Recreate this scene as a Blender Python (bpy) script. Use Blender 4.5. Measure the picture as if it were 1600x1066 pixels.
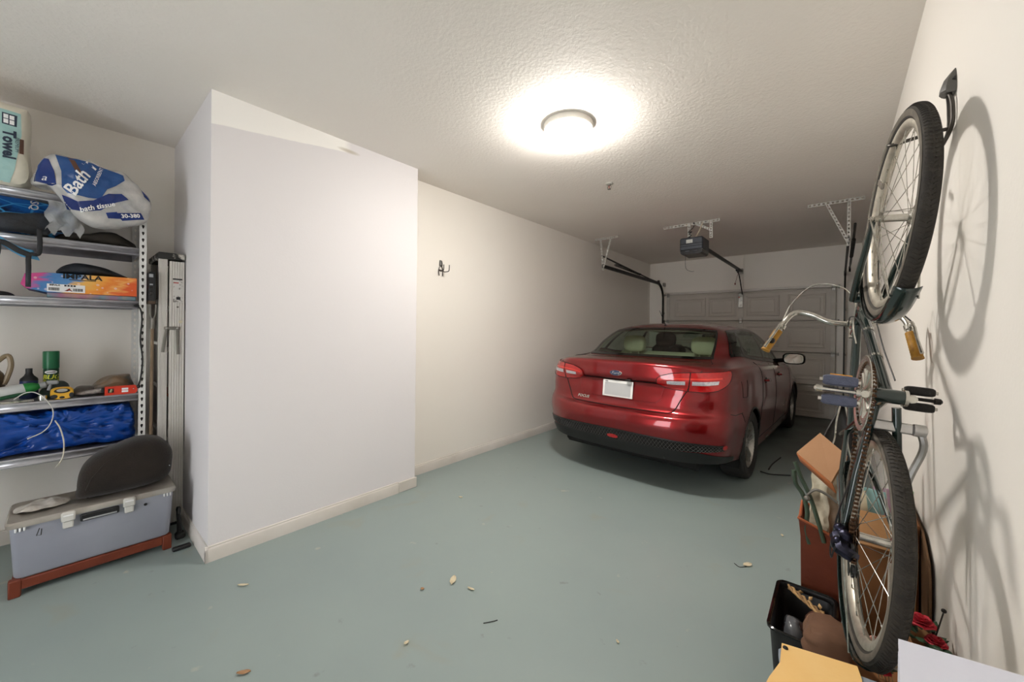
import bpy, bmesh, math, random
from mathutils import Vector, Matrix, noise as mnoise
from mathutils.bvhtree import BVHTree
PI = math.pi
scene = bpy.context.scene
C = bpy.context.scene.collection
for o in list(bpy.data.objects):
    bpy.data.objects.remove(o)

# ------------------------------------------------------------------ camera
CAM_H = 1.40
_yaw, _pit, _rol = (math.radians(a) for a in (40.552, -0.219, 0.665))
_fx = Vector((-math.sin(_yaw), math.cos(_yaw), 0)); _rx = Vector((math.cos(_yaw), math.sin(_yaw), 0)); _up = Vector((0, 0, 1))
_F = _fx * math.cos(_pit) + _up * math.sin(_pit)
_U = _up * math.cos(_pit) - _fx * math.sin(_pit)
_R = _rx * math.cos(_rol) + _U * math.sin(_rol)
_U = _U * math.cos(_rol) - _rx * math.sin(_rol)
cam_data = bpy.data.cameras.new('camera')
cam_data.sensor_width = 36.0
cam_data.sensor_fit = 'HORIZONTAL'
cam_data.lens = 596.066 / 1600 * 36.0
cam_data.shift_y = -17.13 / 1600
cam_data.clip_start = 0.02
cam = bpy.data.objects.new('camera', cam_data)
C.objects.link(cam)
cam.matrix_world = Matrix(((_R.x, _U.x, -_F.x, 0), (_R.y, _U.y, -_F.y, 0), (_R.z, _U.z, -_F.z, CAM_H), (0, 0, 0, 1)))
scene.camera = cam

# ------------------------------------------------------------------ world, exposure
scene.view_settings.view_transform = 'Standard'
scene.view_settings.look = 'None'
scene.view_settings.gamma = 1.0
scene.view_settings.use_curve_mapping = False
scene.view_settings.exposure = 0.0
world = bpy.data.worlds.new('world')
scene.world = world
world.use_nodes = True
world.node_tree.nodes['Background'].inputs[0].default_value = (0.94, 0.96, 1.0, 1)
world.node_tree.nodes['Background'].inputs[1].default_value = 8.0
LAMP_POWER = 178.0

# ------------------------------------------------------------------ helpers
MW = {}          # world matrices of the empties


def V(*a):
    return Vector(a)


class MB:
    """collects geometry, linked as one mesh object"""

    def __init__(self):
        self.v = []; self.f = []

    def add(self, vs, fs):
        o = len(self.v)
        self.v += [Vector(p) for p in vs]
        self.f += [tuple(i + o for i in f) for f in fs]
        return self

    def box(self, c, s, b=0.0, rot=None):
        c = Vector(c); hx, hy, hz = s[0] / 2, s[1] / 2, s[2] / 2
        if b <= 0:
            vs = [V(x, y, z) for x in (-hx, hx) for y in (-hy, hy) for z in (-hz, hz)]
            fs = [(0, 1, 3, 2), (4, 6, 7, 5), (0, 4, 5, 1), (2, 3, 7, 6), (0, 2, 6, 4), (1, 5, 7, 3)]
        else:
            b = min(b, hx * .98, hy * .98, hz * .98)
            vs = []; idx = {}
            for sx in (-1, 1):
                for sy in (-1, 1):
                    for sz in (-1, 1):
                        for k in range(3):
                            p = [sx * (hx - b), sy * (hy - b), sz * (hz - b)]
                            p[k] = (sx * hx, sy * hy, sz * hz)[k]
                            idx[(sx, sy, sz, k)] = len(vs); vs.append(V(*p))
            fs = []
            I = idx
            for s_ in (-1, 1):
                fs.append([I[(s_, -1, -1, 0)], I[(s_, 1, -1, 0)], I[(s_, 1, 1, 0)], I[(s_, -1, 1, 0)]][::s_])
                fs.append([I[(-1, s_, -1, 1)], I[(-1, s_, 1, 1)], I[(1, s_, 1, 1)], I[(1, s_, -1, 1)]][::s_])
                fs.append([I[(-1, -1, s_, 2)], I[(1, -1, s_, 2)], I[(1, 1, s_, 2)], I[(-1, 1, s_, 2)]][::s_])
            for a in (-1, 1):
                for c_ in (-1, 1):
                    q = [I[(a, c_, -1, 0)], I[(a, c_, -1, 1)], I[(a, c_, 1, 1)], I[(a, c_, 1, 0)]]
                    fs.append(q[::-1] if a * c_ < 0 else q)
                    q = [I[(a, -1, c_, 0)], I[(a, 1, c_, 0)], I[(a, 1, c_, 2)], I[(a, -1, c_, 2)]]
                    fs.append(q if a * c_ > 0 else q[::-1])
                    q = [I[(-1, a, c_, 1)], I[(-1, a, c_, 2)], I[(1, a, c_, 2)], I[(1, a, c_, 1)]]
                    fs.append(q if a * c_ > 0 else q[::-1])
                    for d in (-1, 1):
                        q = [I[(a, c_, d, 0)], I[(a, c_, d, 1)], I[(a, c_, d, 2)]]
                        fs.append(q if a * c_ * d > 0 else q[::-1])
        if rot is not None:
            vs = [rot @ p for p in vs]
        return self.add([p + c for p in vs], fs)

    def cyl(self, p0, p1, r0, r1=None, n=12, caps=True):
        p0 = Vector(p0); p1 = Vector(p1)
        r1 = r0 if r1 is None else r1
        return self.tube([p0, p1], [r0, r1], n, caps=caps)

    def tube(self, pts, r, n=8, closed=False, caps=True):
        pts = [Vector(p) for p in pts]
        m = len(pts)
        rs = list(r) if isinstance(r, (list, tuple)) else [r] * m
        tg = []
        for i in range(m):
            if closed:
                t = pts[(i + 1) % m] - pts[i - 1]
            else:
                t = pts[min(i + 1, m - 1)] - pts[max(i - 1, 0)]
            tg.append(t.normalized() if t.length > 1e-9 else V(0, 0, 1))
        t0 = tg[0]
        a = V(0, 0, 1) if abs(t0.z) < .9 else V(1, 0, 0)
        nrm = (a - t0 * a.dot(t0)).normalized()
        vs = []
        for i in range(m):
            t = tg[i]
            nrm = nrm - t * nrm.dot(t)
            if nrm.length < 1e-6:
                nrm = t.orthogonal()
            nrm.normalize()
            bn = t.cross(nrm)
            for k in range(n):
                a = 2 * PI * k / n
                vs.append(pts[i] + (nrm * math.cos(a) + bn * math.sin(a)) * rs[i])
        fs = []
        for i in range(m if closed else m - 1):
            j = (i + 1) % m
            for k in range(n):
                k2 = (k + 1) % n
                fs.append((i * n + k, i * n + k2, j * n + k2, j * n + k))
        if not closed and caps:
            fs.append(tuple(reversed(range(n))))
            fs.append(tuple((m - 1) * n + k for k in range(n)))
        return self.add(vs, fs)

    def lathe(self, prof, n=24, c=(0, 0, 0), axis=(0, 0, 1), closed=False, caps=True):
        ax = Vector(axis).normalized(); e1 = ax.orthogonal().normalized(); e2 = ax.cross(e1)
        c = Vector(c); vs = []; m = len(prof)
        for (r, h) in prof:
            for k in range(n):
                a = 2 * PI * k / n
                vs.append(c + ax * h + (e1 * math.cos(a) + e2 * math.sin(a)) * r)
        fs = []
        for i in range(m if closed else m - 1):
            j = (i + 1) % m
            for k in range(n):
                k2 = (k + 1) % n
                fs.append((i * n + k, i * n + k2, j * n + k2, j * n + k))
        if not closed and caps:
            if prof[0][0] > 1e-5:
                fs.append(tuple(reversed(range(n))))
            if prof[-1][0] > 1e-5:
                fs.append(tuple((m - 1) * n + k for k in range(n)))
        return self.add(vs, fs)

    def prism(self, poly, fn, d0, d1):
        """poly of 2D points, fn(a, b, d) -> 3D"""
        n = len(poly)
        vs = [fn(a, b, d0) for a, b in poly] + [fn(a, b, d1) for a, b in poly]
        fs = [tuple(reversed(range(n))), tuple(range(n, 2 * n))]
        for i in range(n):
            j = (i + 1) % n
            fs.append((i, j, n + j, n + i))
        return self.add(vs, fs)

    def grid(self, rows, cu=False, cv=False):
        """rows: list of lists of 3D points"""
        m = len(rows); n = len(rows[0])
        vs = [p for r in rows for p in r]
        fs = []
        for i in range(m if cu else m - 1):
            i2 = (i + 1) % m
            for j in range(n if cv else n - 1):
                j2 = (j + 1) % n
                fs.append((i * n + j, i * n + j2, i2 * n + j2, i2 * n + j))
        return self.add(vs, fs)

    def ball(self, c, r, nu=12, nv=8, fn=None):
        c = Vector(c)
        r = r if isinstance(r, (tuple, list)) else (r, r, r)
        rows = []
        for i in range(nv + 1):
            th = PI * i / nv
            rows.append([c + V(r[0] * math.sin(th) * math.cos(2 * PI * k / nu), r[1] * math.sin(th) * math.sin(2 * PI * k / nu), r[2] * math.cos(th)) for k in range(nu)])
        if fn:
            rows = [[fn(p) for p in row] for row in rows]
        return self.grid(rows, cv=True)

    def strip(self, p0, p1, w, n, hole=(.5, .4), shape='slot'):
        """flat perforated strip between p0 and p1; w = width vector, n cells with holes"""
        p0 = Vector(p0); p1 = Vector(p1); w = Vector(w); L = (p1 - p0) / n
        if shape == 'slot':
            hp = [(-1, -1), (0, -1), (1, -1), (1, 0), (1, 1), (0, 1), (-1, 1), (-1, 0)]
        else:   # keyhole: wide at the far end, narrow at the near end
            hp = [(-.25, -1), (0, -1.05), (.25, -1), (.95, .25), (.7, .95), (0, 1.1), (-.7, .95), (-.95, .25)]
        op = [(-1, -1), (0, -1), (1, -1), (1, 0), (1, 1), (0, 1), (-1, 1), (-1, 0)]
        for i in range(n):
            c = p0 + L * (i + .5)
            vs = [c + w * (.5 * a) + L * (.5 * b) for a, b in op] + [c + w * (.5 * a * hole[0]) + L * (.5 * b * hole[1]) for a, b in hp]
            self.add(vs, [(k, (k + 1) % 8, 8 + (k + 1) % 8, 8 + k) for k in range(8)])
        return self

    def xf(self, M):
        self.v = [M @ p for p in self.v]
        return self

    def jitter(self, amp, sc, seed=0.0):
        self.v = [p + Vector(mnoise.noise_vector(p * sc + V(seed, seed * 1.7, -seed))) * amp for p in self.v]
        return self

    def obj(self, name, mat, parent=None, ang=38, smooth=True, world=False, solid=0.0, weld=False, sub=0):
        me = bpy.data.meshes.new(name)
        vs = self.v
        if parent is not None and world:
            inv = MW[parent.name].inverted()
            vs = [inv @ p for p in vs]
        me.from_pydata([tuple(p) for p in vs], [], self.f)
        if weld:
            bm = bmesh.new(); bm.from_mesh(me)
            bmesh.ops.remove_doubles(bm, verts=bm.verts, dist=1e-5)
            bmesh.ops.recalc_face_normals(bm, faces=bm.faces)
            bm.to_mesh(me); bm.free()
        me.validate()
        if smooth:
            me.polygons.foreach_set('use_smooth', [True] * len(me.polygons))
            me.set_sharp_from_angle(angle=math.radians(ang))
        me.materials.append(mat)
        o = bpy.data.objects.new(name, me)
        C.objects.link(o)
        if parent is not None:
            o.parent = parent
        if solid:
            m = o.modifiers.new('solid', 'SOLIDIFY'); m.thickness = solid; m.offset = 0
        if sub:
            m = o.modifiers.new('sub', 'SUBSURF'); m.levels = sub; m.render_levels = sub
        return o


def tag(o, label=None, cat=None, group=None, kind=None):
    if label: o['label'] = label
    if cat: o['category'] = cat
    if group: o['group'] = group
    if kind: o['kind'] = kind
    return o


def thing(name, label, cat, loc=(0, 0, 0), rotz=0.0, group=None, M=None, kind=None):
    o = bpy.data.objects.new(name, None)
    o.empty_display_size = .05
    C.objects.link(o)
    if M is None:
        M = Matrix.Translation(Vector(loc)) @ Matrix.Rotation(rotz, 4, 'Z')
    o.matrix_world = M
    MW[o.name] = M.copy()
    return tag(o, label, cat, group, kind)


def single(name, mb, mat, label, cat, group=None, kind=None, **kw):
    """a top-level thing of one mesh; its origin is put at its base"""
    xs = [p.x for p in mb.v]; ys = [p.y for p in mb.v]; zs = [p.z for p in mb.v]
    loc = V((min(xs) + max(xs)) / 2, (min(ys) + max(ys)) / 2, min(zs))
    mb.v = [p - loc for p in mb.v]
    o = mb.obj(name, mat, **kw)
    o.location = loc
    MW[o.name] = Matrix.Translation(loc)
    return tag(o, label, cat, group, kind)


def struct(name, mb, mat, parent=None, **kw):
    o = mb.obj(name, mat, parent, **kw)
    if parent is None:
        o['kind'] = 'structure'
    MW[o.name] = Matrix.Identity(4)
    return o


def text_mb(s, size, fn, shear=0.0, depth=0.0, align='CENTER', spacing=1.0, bold=0.0, xs=1.0):
    """lettering as mesh; fn(x, y, d) maps the text plane to 3D"""
    cu = bpy.data.curves.new('txt', 'FONT')
    cu.body = s; cu.size = size; cu.shear = shear; cu.align_x = align; cu.align_y = 'CENTER'
    cu.space_character = spacing; cu.resolution_u = 2; cu.offset = bold
    ob = bpy.data.objects.new('txt', cu)
    C.objects.link(ob)
    dg = bpy.context.evaluated_depsgraph_get()
    me = bpy.data.meshes.new_from_object(ob.evaluated_get(dg))
    mb = MB()
    mb.add([fn(v.co.x * xs, v.co.y, depth) for v in me.vertices], [tuple(p.vertices) for p in me.polygons])
    bpy.data.objects.remove(ob); bpy.data.curves.remove(cu); bpy.data.meshes.remove(me)
    return mb


def lerp(a, b, t):
    return a + (b - a) * t


def catmull(P, per, closed=False):
    """dense Catmull-Rom polyline through P (tuples or Vectors)"""
    P = [Vector(p) for p in P]; n = len(P); out = []
    rng = n if closed else n - 1
    for i in range(rng):
        if closed:
            a, b, c, d = P[i - 1], P[i], P[(i + 1) % n], P[(i + 2) % n]
        else:
            b, c = P[i], P[i + 1]
            a = P[i - 1] if i > 0 else b * 2 - c
            d = P[i + 2] if i + 2 < n else c * 2 - b
        for k in range(per):
            t = k / per
            out.append(.5 * (2 * b + (c - a) * t + (2 * a - 5 * b + 4 * c - d) * t * t + (3 * b - a - 3 * c + d) * t ** 3))
    if not closed:
        out.append(P[-1].copy())
    return out


# ------------------------------------------------------------------ materials
def s2l(r, g, b):
    f = lambda c: (c / 255 / 12.92) if c / 255 <= .04045 else ((c / 255 + .055) / 1.055) ** 2.4
    return (f(r), f(g), f(b))


def mat(name, col, rough=.5, metal=0.0, var=None, bump=None, coat=0.0, trans=0.0, ior=1.45, alpha=1.0, emit=None, sheen=0.0, spec=None, var2=None, coord='Object'):
    """procedural principled material. var=(scale, colour2, contrast), bump=(scale, strength, detail)"""
    m = bpy.data.materials.new(name)
    m.use_nodes = True
    nt = m.node_tree; N = nt.nodes; L = nt.links
    p = N['Principled BSDF']
    p.inputs['Base Color'].default_value = (*col, 1)
    p.inputs['Roughness'].default_value = rough
    p.inputs['Metallic'].default_value = metal
    p.inputs['IOR'].default_value = ior
    if coat:
        p.inputs['Coat Weight'].default_value = coat; p.inputs['Coat Roughness'].default_value = .04
    if trans: p.inputs['Transmission Weight'].default_value = trans
    if alpha < 1: p.inputs['Alpha'].default_value = alpha
    if sheen: p.inputs['Sheen Weight'].default_value = sheen
    if spec is not None: p.inputs['Specular IOR Level'].default_value = spec
    if emit:
        p.inputs['Emission Color'].default_value = (*emit[:3], 1); p.inputs['Emission Strength'].default_value = emit[3]
    if var or bump or var2:
        tc = N.new('ShaderNodeTexCoord')
    src = None
    for k, vv in enumerate((var, var2)):
        if not vv: continue
        nz = N.new('ShaderNodeTexNoise'); nz.inputs['Scale'].default_value = vv[0]; nz.inputs['Detail'].default_value = 6
        L.new(tc.outputs[coord], nz.inputs['Vector'])
        cr = N.new('ShaderNodeValToRGB')
        cc = vv[2] if len(vv) > 2 else .2
        ctr = vv[3] if len(vv) > 3 else .5
        cr.color_ramp.elements[0].position = max(0, ctr - cc); cr.color_ramp.elements[1].position = min(1, ctr + cc)
        L.new(nz.outputs['Fac'], cr.inputs['Fac'])
        mx = N.new('ShaderNodeMix'); mx.data_type = 'RGBA'
        L.new(cr.outputs['Color'], mx.inputs[0])
        mx.inputs[6].default_value = (*col, 1)
        if src: L.new(src, mx.inputs[6])
        mx.inputs[7].default_value = (*vv[1], 1)
        src = mx.outputs[2]
    if src: L.new(src, p.inputs['Base Color'])
    if bump:
        nz = N.new('ShaderNodeTexNoise'); nz.inputs['Scale'].default_value = bump[0]; nz.inputs['Detail'].default_value = bump[2] if len(bump) > 2 else 3
        L.new(tc.outputs[coord], nz.inputs['Vector'])
        b = N.new('ShaderNodeBump'); b.inputs['Strength'].default_value = bump[1]; b.inputs['Distance'].default_value = .01
        L.new(nz.outputs['Fac'], b.inputs['Height']); L.new(b.outputs['Normal'], p.inputs['Normal'])
    return m


M_ = {}
M_['trim'] = mat('trim_paint', s2l(226, 220, 214), .4, var=(3, s2l(205, 198, 188), .25))
M_['galv'] = mat('galvanised_steel', s2l(170, 168, 162), .38, .9, var=(40, s2l(120, 118, 112), .3))
M_['galvwhite'] = mat('zinc_painted_steel', s2l(205, 203, 198), .4, .25, var=(30, s2l(170, 168, 160), .3))
M_['darksteel'] = mat('dark_steel', s2l(62, 60, 58), .42, .8, var=(20, s2l(40, 38, 36), .3))
M_['chrome'] = mat('chrome', s2l(225, 225, 225), .12, 1.0, var=(60, s2l(180, 178, 172), .3))
M_['alu'] = mat('aluminium', s2l(205, 203, 200), .36, .75, var=(25, s2l(165, 163, 160), .3))
M_['black'] = mat('black_plastic', s2l(30, 30, 31), .45, bump=(300, .05))
M_['blackrub'] = mat('black_rubber', s2l(36, 35, 34), .72, bump=(200, .1))
M_['white'] = mat('white_plastic', s2l(232, 232, 230), .4, bump=(200, .02))
M_['greyplastic'] = mat('grey_plastic', s2l(150, 152, 154), .45, bump=(200, .03))
M_['card'] = mat('cardboard', s2l(176, 132, 88), .85, var=(6, s2l(160, 116, 74), .3), bump=(120, .08))
M_['carddark'] = mat('cardboard_brown', s2l(140, 92, 52), .85, var=(6, s2l(122, 78, 44), .3), bump=(120, .08))
M_['ink'] = mat('black_ink', s2l(22, 22, 24), .6, bump=(100, .02))
M_['whiteink'] = mat('white_ink', s2l(235, 235, 235), .5, bump=(100, .02))
# ================================================================== ROOM
XL, XP, XS, XR = -3.03, -2.817, -3.985, 0.263
YP1, YP2, YF, YB = 0.55, 1.998, 8.0, -2.3
HC = 2.79
T = 0.12


def wall_mat(name, col, col2, patch=False):
    m = mat(name, col, .62, var=(.9, col2, .3), bump=(90, .05, 4))
    if not patch: return m
    nt = m.node_tree; N = nt.nodes; L = nt.links
    p = N['Principled BSDF']
    old = p.inputs['Base Color'].links[0].from_socket
    tc = N.new('ShaderNodeTexCoord'); sp = N.new('ShaderNodeSeparateXYZ'); L.new(tc.outputs['Object'], sp.inputs[0])
    nz = N.new('ShaderNodeTexNoise'); nz.inputs['Scale'].default_value = 9; L.new(tc.outputs['Object'], nz.inputs['Vector'])

    def mth(op, a, b=None, c=None):
        n = N.new('ShaderNodeMath'); n.operation = op
        for i, x in enumerate((a, b, c)):
            if x is None: continue
            if isinstance(x, (int, float)): n.inputs[i].default_value = x
            else: L.new(x, n.inputs[i])
        return n.outputs[0]
    # brighter repainted wedge under the ceiling
    line = mth('MULTIPLY_ADD', sp.outputs['Y'], .148, 2.512)
    dz = mth('SUBTRACT', sp.outputs['Z'], line)
    dz = mth('MULTIPLY_ADD', nz.outputs['Fac'], .016, dz)
    a = mth('MULTIPLY', dz, 160.0); a = mth('MINIMUM', mth('MAXIMUM', a, 0.0), 1.0)
    b = mth('SUBTRACT', 1.40, sp.outputs['Y']); b = mth('MULTIPLY', b, 18.0); b = mth('MINIMUM', mth('MAXIMUM', b, 0.0), 1.0)
    msk = mth('MULTIPLY', a, b)
    cx_ = mth('MINIMUM', mth('MAXIMUM', mth('MULTIPLY', mth('ADD', sp.outputs['X'], 2.82), 2000.0), 0.0), 1.0)
    msk = mth('MULTIPLY', msk, cx_)
    mx = N.new('ShaderNodeMix'); mx.data_type = 'RGBA'
    L.new(msk, mx.inputs[0]); L.new(old, mx.inputs[6]); mx.inputs[7].default_value = (*s2l(251, 248, 243), 1)
    # brownish smudge at the end of the wedge
    d1 = mth('SUBTRACT', sp.outputs['Y'], 1.38); d2 = mth('SUBTRACT', sp.outputs['Z'], 2.722)
    e = mth('ADD', mth('MULTIPLY', mth('MULTIPLY', d1, d1), 90.0), mth('MULTIPLY', mth('MULTIPLY', d2, d2), 2600.0))
    sm = mth('MAXIMUM', mth('SUBTRACT', .8, e), 0.0)
    mx2 = N.new('ShaderNodeMix'); mx2.data_type = 'RGBA'
    L.new(sm, mx2.inputs[0]); L.new(mx.outputs[2], mx2.inputs[6]); mx2.inputs[7].default_value = (*s2l(188, 178, 160), 1)
    L.new(mx2.outputs[2], p.inputs['Base Color'])
    return m


M_['wall'] = wall_mat('wall_paint_cream', s2l(244, 239, 231), s2l(240, 234, 225))
M_['wallpier'] = wall_mat('wall_paint_pier', s2l(231, 227, 227), s2l(228, 224, 225), patch=True)
M_['ceil'] = mat('ceiling_knockdown_texture', s2l(244, 238, 230), .75, var=(1.2, s2l(239, 232, 223), .25), bump=(55, .32, 6))


def floor_mat():
    m = mat('painted_concrete_floor', s2l(147, 160, 156), .42, var=(1.4, s2l(140, 153, 151), .25), bump=(14, .03, 5))
    nt = m.node_tree; N = nt.nodes; L = nt.links; p = N['Principled BSDF']
    src = p.inputs['Base Color'].links[0].from_socket
    tc = N.new('ShaderNodeTexCoord')

    def layer(src, scale, lo, hi, col, fac, detail=8, dist=0.0):
        nz = N.new('ShaderNodeTexNoise'); nz.inputs['Scale'].default_value = scale; nz.inputs['Detail'].default_value = detail; nz.inputs['Distortion'].default_value = dist
        L.new(tc.outputs['Object'], nz.inputs['Vector'])
        cr = N.new('ShaderNodeValToRGB'); cr.color_ramp.elements[0].position = lo; cr.color_ramp.elements[1].position = hi
        cr.color_ramp.elements[1].color = (fac, fac, fac, 1)
        L.new(nz.outputs['Fac'], cr.inputs['Fac'])
        mx = N.new('ShaderNodeMix'); mx.data_type = 'RGBA'; L.new(cr.outputs['Color'], mx.inputs[0])
        L.new(src, mx.inputs[6]); mx.inputs[7].default_value = (*col, 1)
        return mx.outputs[2]
    src = layer(src, 3.3, .62, .80, s2l(150, 146, 122), .5, 10, .6)      # tan scuffs
    src = layer(src, 11.0, .69, .76, s2l(112, 116, 108), .45, 4)           # dark specks
    src = layer(src, 7.0, .71, .78, s2l(196, 190, 168), .5, 3)            # pale paint chips
    # darker, mottled tone growing towards the garage door
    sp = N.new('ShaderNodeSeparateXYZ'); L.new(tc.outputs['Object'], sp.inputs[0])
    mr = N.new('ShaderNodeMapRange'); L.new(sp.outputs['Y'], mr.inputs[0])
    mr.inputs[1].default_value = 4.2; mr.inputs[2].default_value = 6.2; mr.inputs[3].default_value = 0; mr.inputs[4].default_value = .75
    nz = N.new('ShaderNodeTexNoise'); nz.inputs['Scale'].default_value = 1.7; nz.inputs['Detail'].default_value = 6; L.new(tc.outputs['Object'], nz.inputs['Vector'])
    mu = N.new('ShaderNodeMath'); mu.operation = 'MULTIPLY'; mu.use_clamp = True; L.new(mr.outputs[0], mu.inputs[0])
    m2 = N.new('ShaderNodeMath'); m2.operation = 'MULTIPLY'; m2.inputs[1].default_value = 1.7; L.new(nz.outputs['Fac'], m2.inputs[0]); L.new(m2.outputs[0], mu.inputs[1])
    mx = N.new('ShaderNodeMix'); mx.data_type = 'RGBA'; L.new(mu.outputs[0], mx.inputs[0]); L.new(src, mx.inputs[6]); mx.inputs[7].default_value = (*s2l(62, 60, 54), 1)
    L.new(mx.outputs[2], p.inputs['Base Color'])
    return m


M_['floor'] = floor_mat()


def slab(x0, x1, y0, y1, z0, z1):
    return MB().box(((x0 + x1) / 2, (y0 + y1) / 2, (z0 + z1) / 2), (x1 - x0, y1 - y0, z1 - z0))


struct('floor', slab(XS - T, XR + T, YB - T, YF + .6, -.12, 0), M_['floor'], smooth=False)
struct('ceiling', slab(XS - T, XR + T, YB - T, YF + .2, HC, HC + .12), M_['ceil'], smooth=False)
struct('wall_right', slab(XR, XR + T, YB - T, YF + .2, 0, HC), M_['wall'], smooth=False)
struct('wall_left', slab(XL - T, XL, YP2 - .05, YF + .2, 0, HC), M_['wall'], smooth=False)
struct('wall_left_bumpout', slab(XS - T, XP, YP1, YP2, 0, HC), M_['wallpier'], smooth=False)
struct('wall_left_alcove', slab(XS - T, XS, YB - T, YP1, 0, HC), M_['wall'], smooth=False)
DL, DR, DZ = -2.66, -.035, 2.115      # garage door
mb = slab(XL, DL + .03, YF, YF + T, 0, HC)
mb.box(((DR - .03 + XR) / 2, YF + T / 2, HC / 2), (XR - DR + .03, T, HC))
mb.box(((DL + DR) / 2, YF + T / 2, (DZ - .03 + HC) / 2), (DR - DL - .06, T, HC - DZ + .03))
mb.box(((DL + DR) / 2, YF + T + .02, HC / 2), (DR - DL + .4, .04, HC))  # unseen slab added behind the door to block light through its gaps
struct('wall_far', mb, M_['wall'], smooth=False)
# wall behind the camera, with an unseen doorway added to let in fill light
WX0, WX1, WZ = -2.15, -1.05, 2.05
mb = slab(XS, WX0, YB - T, YB, 0, HC)
mb.box(((WX1 + XR) / 2, YB - T / 2, HC / 2), (XR - WX1, T, HC))
mb.box(((WX0 + WX1) / 2, YB - T / 2, (WZ + HC) / 2), (WX1 - WX0, T, HC - WZ))
struct('wall_rear', mb, M_['wall'], smooth=False)


def baseboard(name, p0, p1, nrm, h=.092, t=.015):
    """moulded skirting from p0 to p1, profile grows along nrm"""
    p0 = V(*p0, 0); p1 = V(*p1, 0); n = V(*nrm, 0)
    prof = [(0, 0), (t, 0), (t, h * .78), (t * .75, h * .86), (t * .55, h * .9), (t * .55, h * .97), (t * .3, h), (0, h)]
    m = MB(); k = len(prof)
    vs = [p0 + n * a + V(0, 0, b) for a, b in prof] + [p1 + n * a + V(0, 0, b) for a, b in prof]
    fs = [tuple(range(k)), tuple(reversed(range(k, 2 * k)))] + [(i, k + i, k + (i + 1) % k, (i + 1) % k) for i in range(k)]
    m.add(vs, fs)
    return struct(name, m, M_['trim'], ang=30, weld=True)


baseboard('baseboard_left', (XL, YP2), (XL, YF), (1, 0))
bb = baseboard('baseboard_bumpout', (XP, YP1 - .015), (XP, YP2 - .17), (1, 0))
m = MB(); m.box((XP + .008, YP2 - .085 + .008, .044), (.016, .182, .088), .004)
struct('bumpout_patch', m, M_['trim'], bb)
bb['label'] = 'white moulded baseboard along the bump-out, patched at its far end'
baseboard('baseboard_bumpout_side', (XS, YP1), (XP + .015, YP1), (0, -1))
baseboard('baseboard_right', (XR, YB), (XR, YF), (-1, 0))
baseboard('baseboard_alcove', (XS, YB), (XS, YP1), (1, 0))

# ---- trim round the garage door opening
mb = MB()
mb.box(((DL + DR) / 2, YF - .02, DZ + .028), (DR - DL + .1, .045, .04), .006)
struct('trim_1', mb, M_['trim'])
mb = MB(); mb.box((-1.325, YF - .004, 2.47), (.012, .008, .6), .002)
struct('trim_2', mb, M_['wall'])

# ================================================================== GARAGE DOOR
M_['gdoor'] = mat('garage_door_paint', s2l(200, 193, 184), .5, var=(2.5, s2l(193, 186, 176), .3), bump=(60, .03))
M_['gdoorpanel'] = mat('garage_door_panel_paint', s2l(200, 193, 184), .5, var=(2.5, s2l(191, 184, 174), .3), bump=(45, .05))
M_['gstile'] = mat('door_stile_white', s2l(206, 202, 194), .5, var=(10, s2l(188, 182, 172), .3))
door = thing('door_1', 'grey beige sectional garage door with raised panels', None, ((DL + DR) / 2, YF - .03, 0), kind='structure')
SH = DZ / 4
DW = DR - DL
panel_me = None
for i in range(4):
    z0 = i * SH
    m = MB(); m.box((0, 0, z0 + SH / 2), (DW, .045, SH - .006), .004)
    sec = m.obj('door_section', M_['gdoor'], door)
    m = MB(); m.box((0, -.03, z0 + SH - .022), (DW - .1, .014, .026), .004)
    m.obj('ledge', M_['gdoor'], sec)
    m = MB(); m.box((0, -.03, z0 + .022), (DW - .1, .014, .022), .004)
    m.obj('ledge', M_['gdoor'], sec)
    cols = [(-1.165, -.585), (-.545, -.075), (.075, .575), (.69, 1.19)]
    for (a, b) in cols:
        cx = (a + b) / 2; w = b - a; hh = SH - .17
        m = MB()
        rings = []
        for ins, dep in ((0, .0), (.006, .012), (.022, .012), (.034, .002), (.062, .002), (.075, .009)):
            x0, x1 = -w / 2 + ins, w / 2 - ins; zz = hh / 2 - ins
            rings.append([V(x0, -dep, -zz), V(x1, -dep, -zz), V(x1, -dep, zz), V(x0, -dep, zz)])
        m.grid(rings, cv=True)
        k = len(m.v); m.f.append((k - 4, k - 3, k - 2, k - 1))
        pn = m.obj('panel', M_['gdoorpanel'], sec, ang=10)
        pn.location = (cx, -.0235, z0 + SH / 2)
for sx in (-1, 1):
    for i in range(4):
        m = MB(); m.box((sx * (DW / 2 - .03), -.03, i * SH + SH / 2), (.06, .012, SH - .02), .002)
        st = m.obj('end_stile', M_['gstile'], door)
        m = MB()
        m.box((sx * (DW / 2 - .03), -.042, i * SH + SH - .01), (.05, .012, .075), .003)
        m.cyl((sx * (DW / 2 - .05), -.05, i * SH + SH), (sx * (DW / 2 + .03), -.05, i * SH + SH), .007, n=8)
        m.lathe([(.004, -.008), (.022, -.008), (.022, .008), (.004, .008)], 12, (sx * (DW / 2 + .035), -.05, i * SH + SH), (1, 0, 0))
        m.obj('hinge_roller', M_['galv'], st)
for i in range(4):
    m = MB(); m.box((0, -.03, i * SH + SH / 2), (.09, .014, SH - .02), .002)
    st = m.obj('centre_stile', M_['gstile'], door)
    if i < 3:
        m = MB(); m.box((0, -.042, i * SH + SH), (.05, .014, .09), .004)
        m.cyl((-.03, -.05, i * SH + SH), (.03, -.05, i * SH + SH), .008, n=8)
        m.obj('hinge', M_['galv'], st)
m = MB(); m.box((0, -.045, DZ - .16), (.075, .02, .26), .004)
for dz in (-.24, -.16, -.08):
    m.lathe([(.0, -.068), (.012, -.068), (.014, -.055)], 8, (0, 0, DZ + dz), (0, 1, 0))
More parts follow.
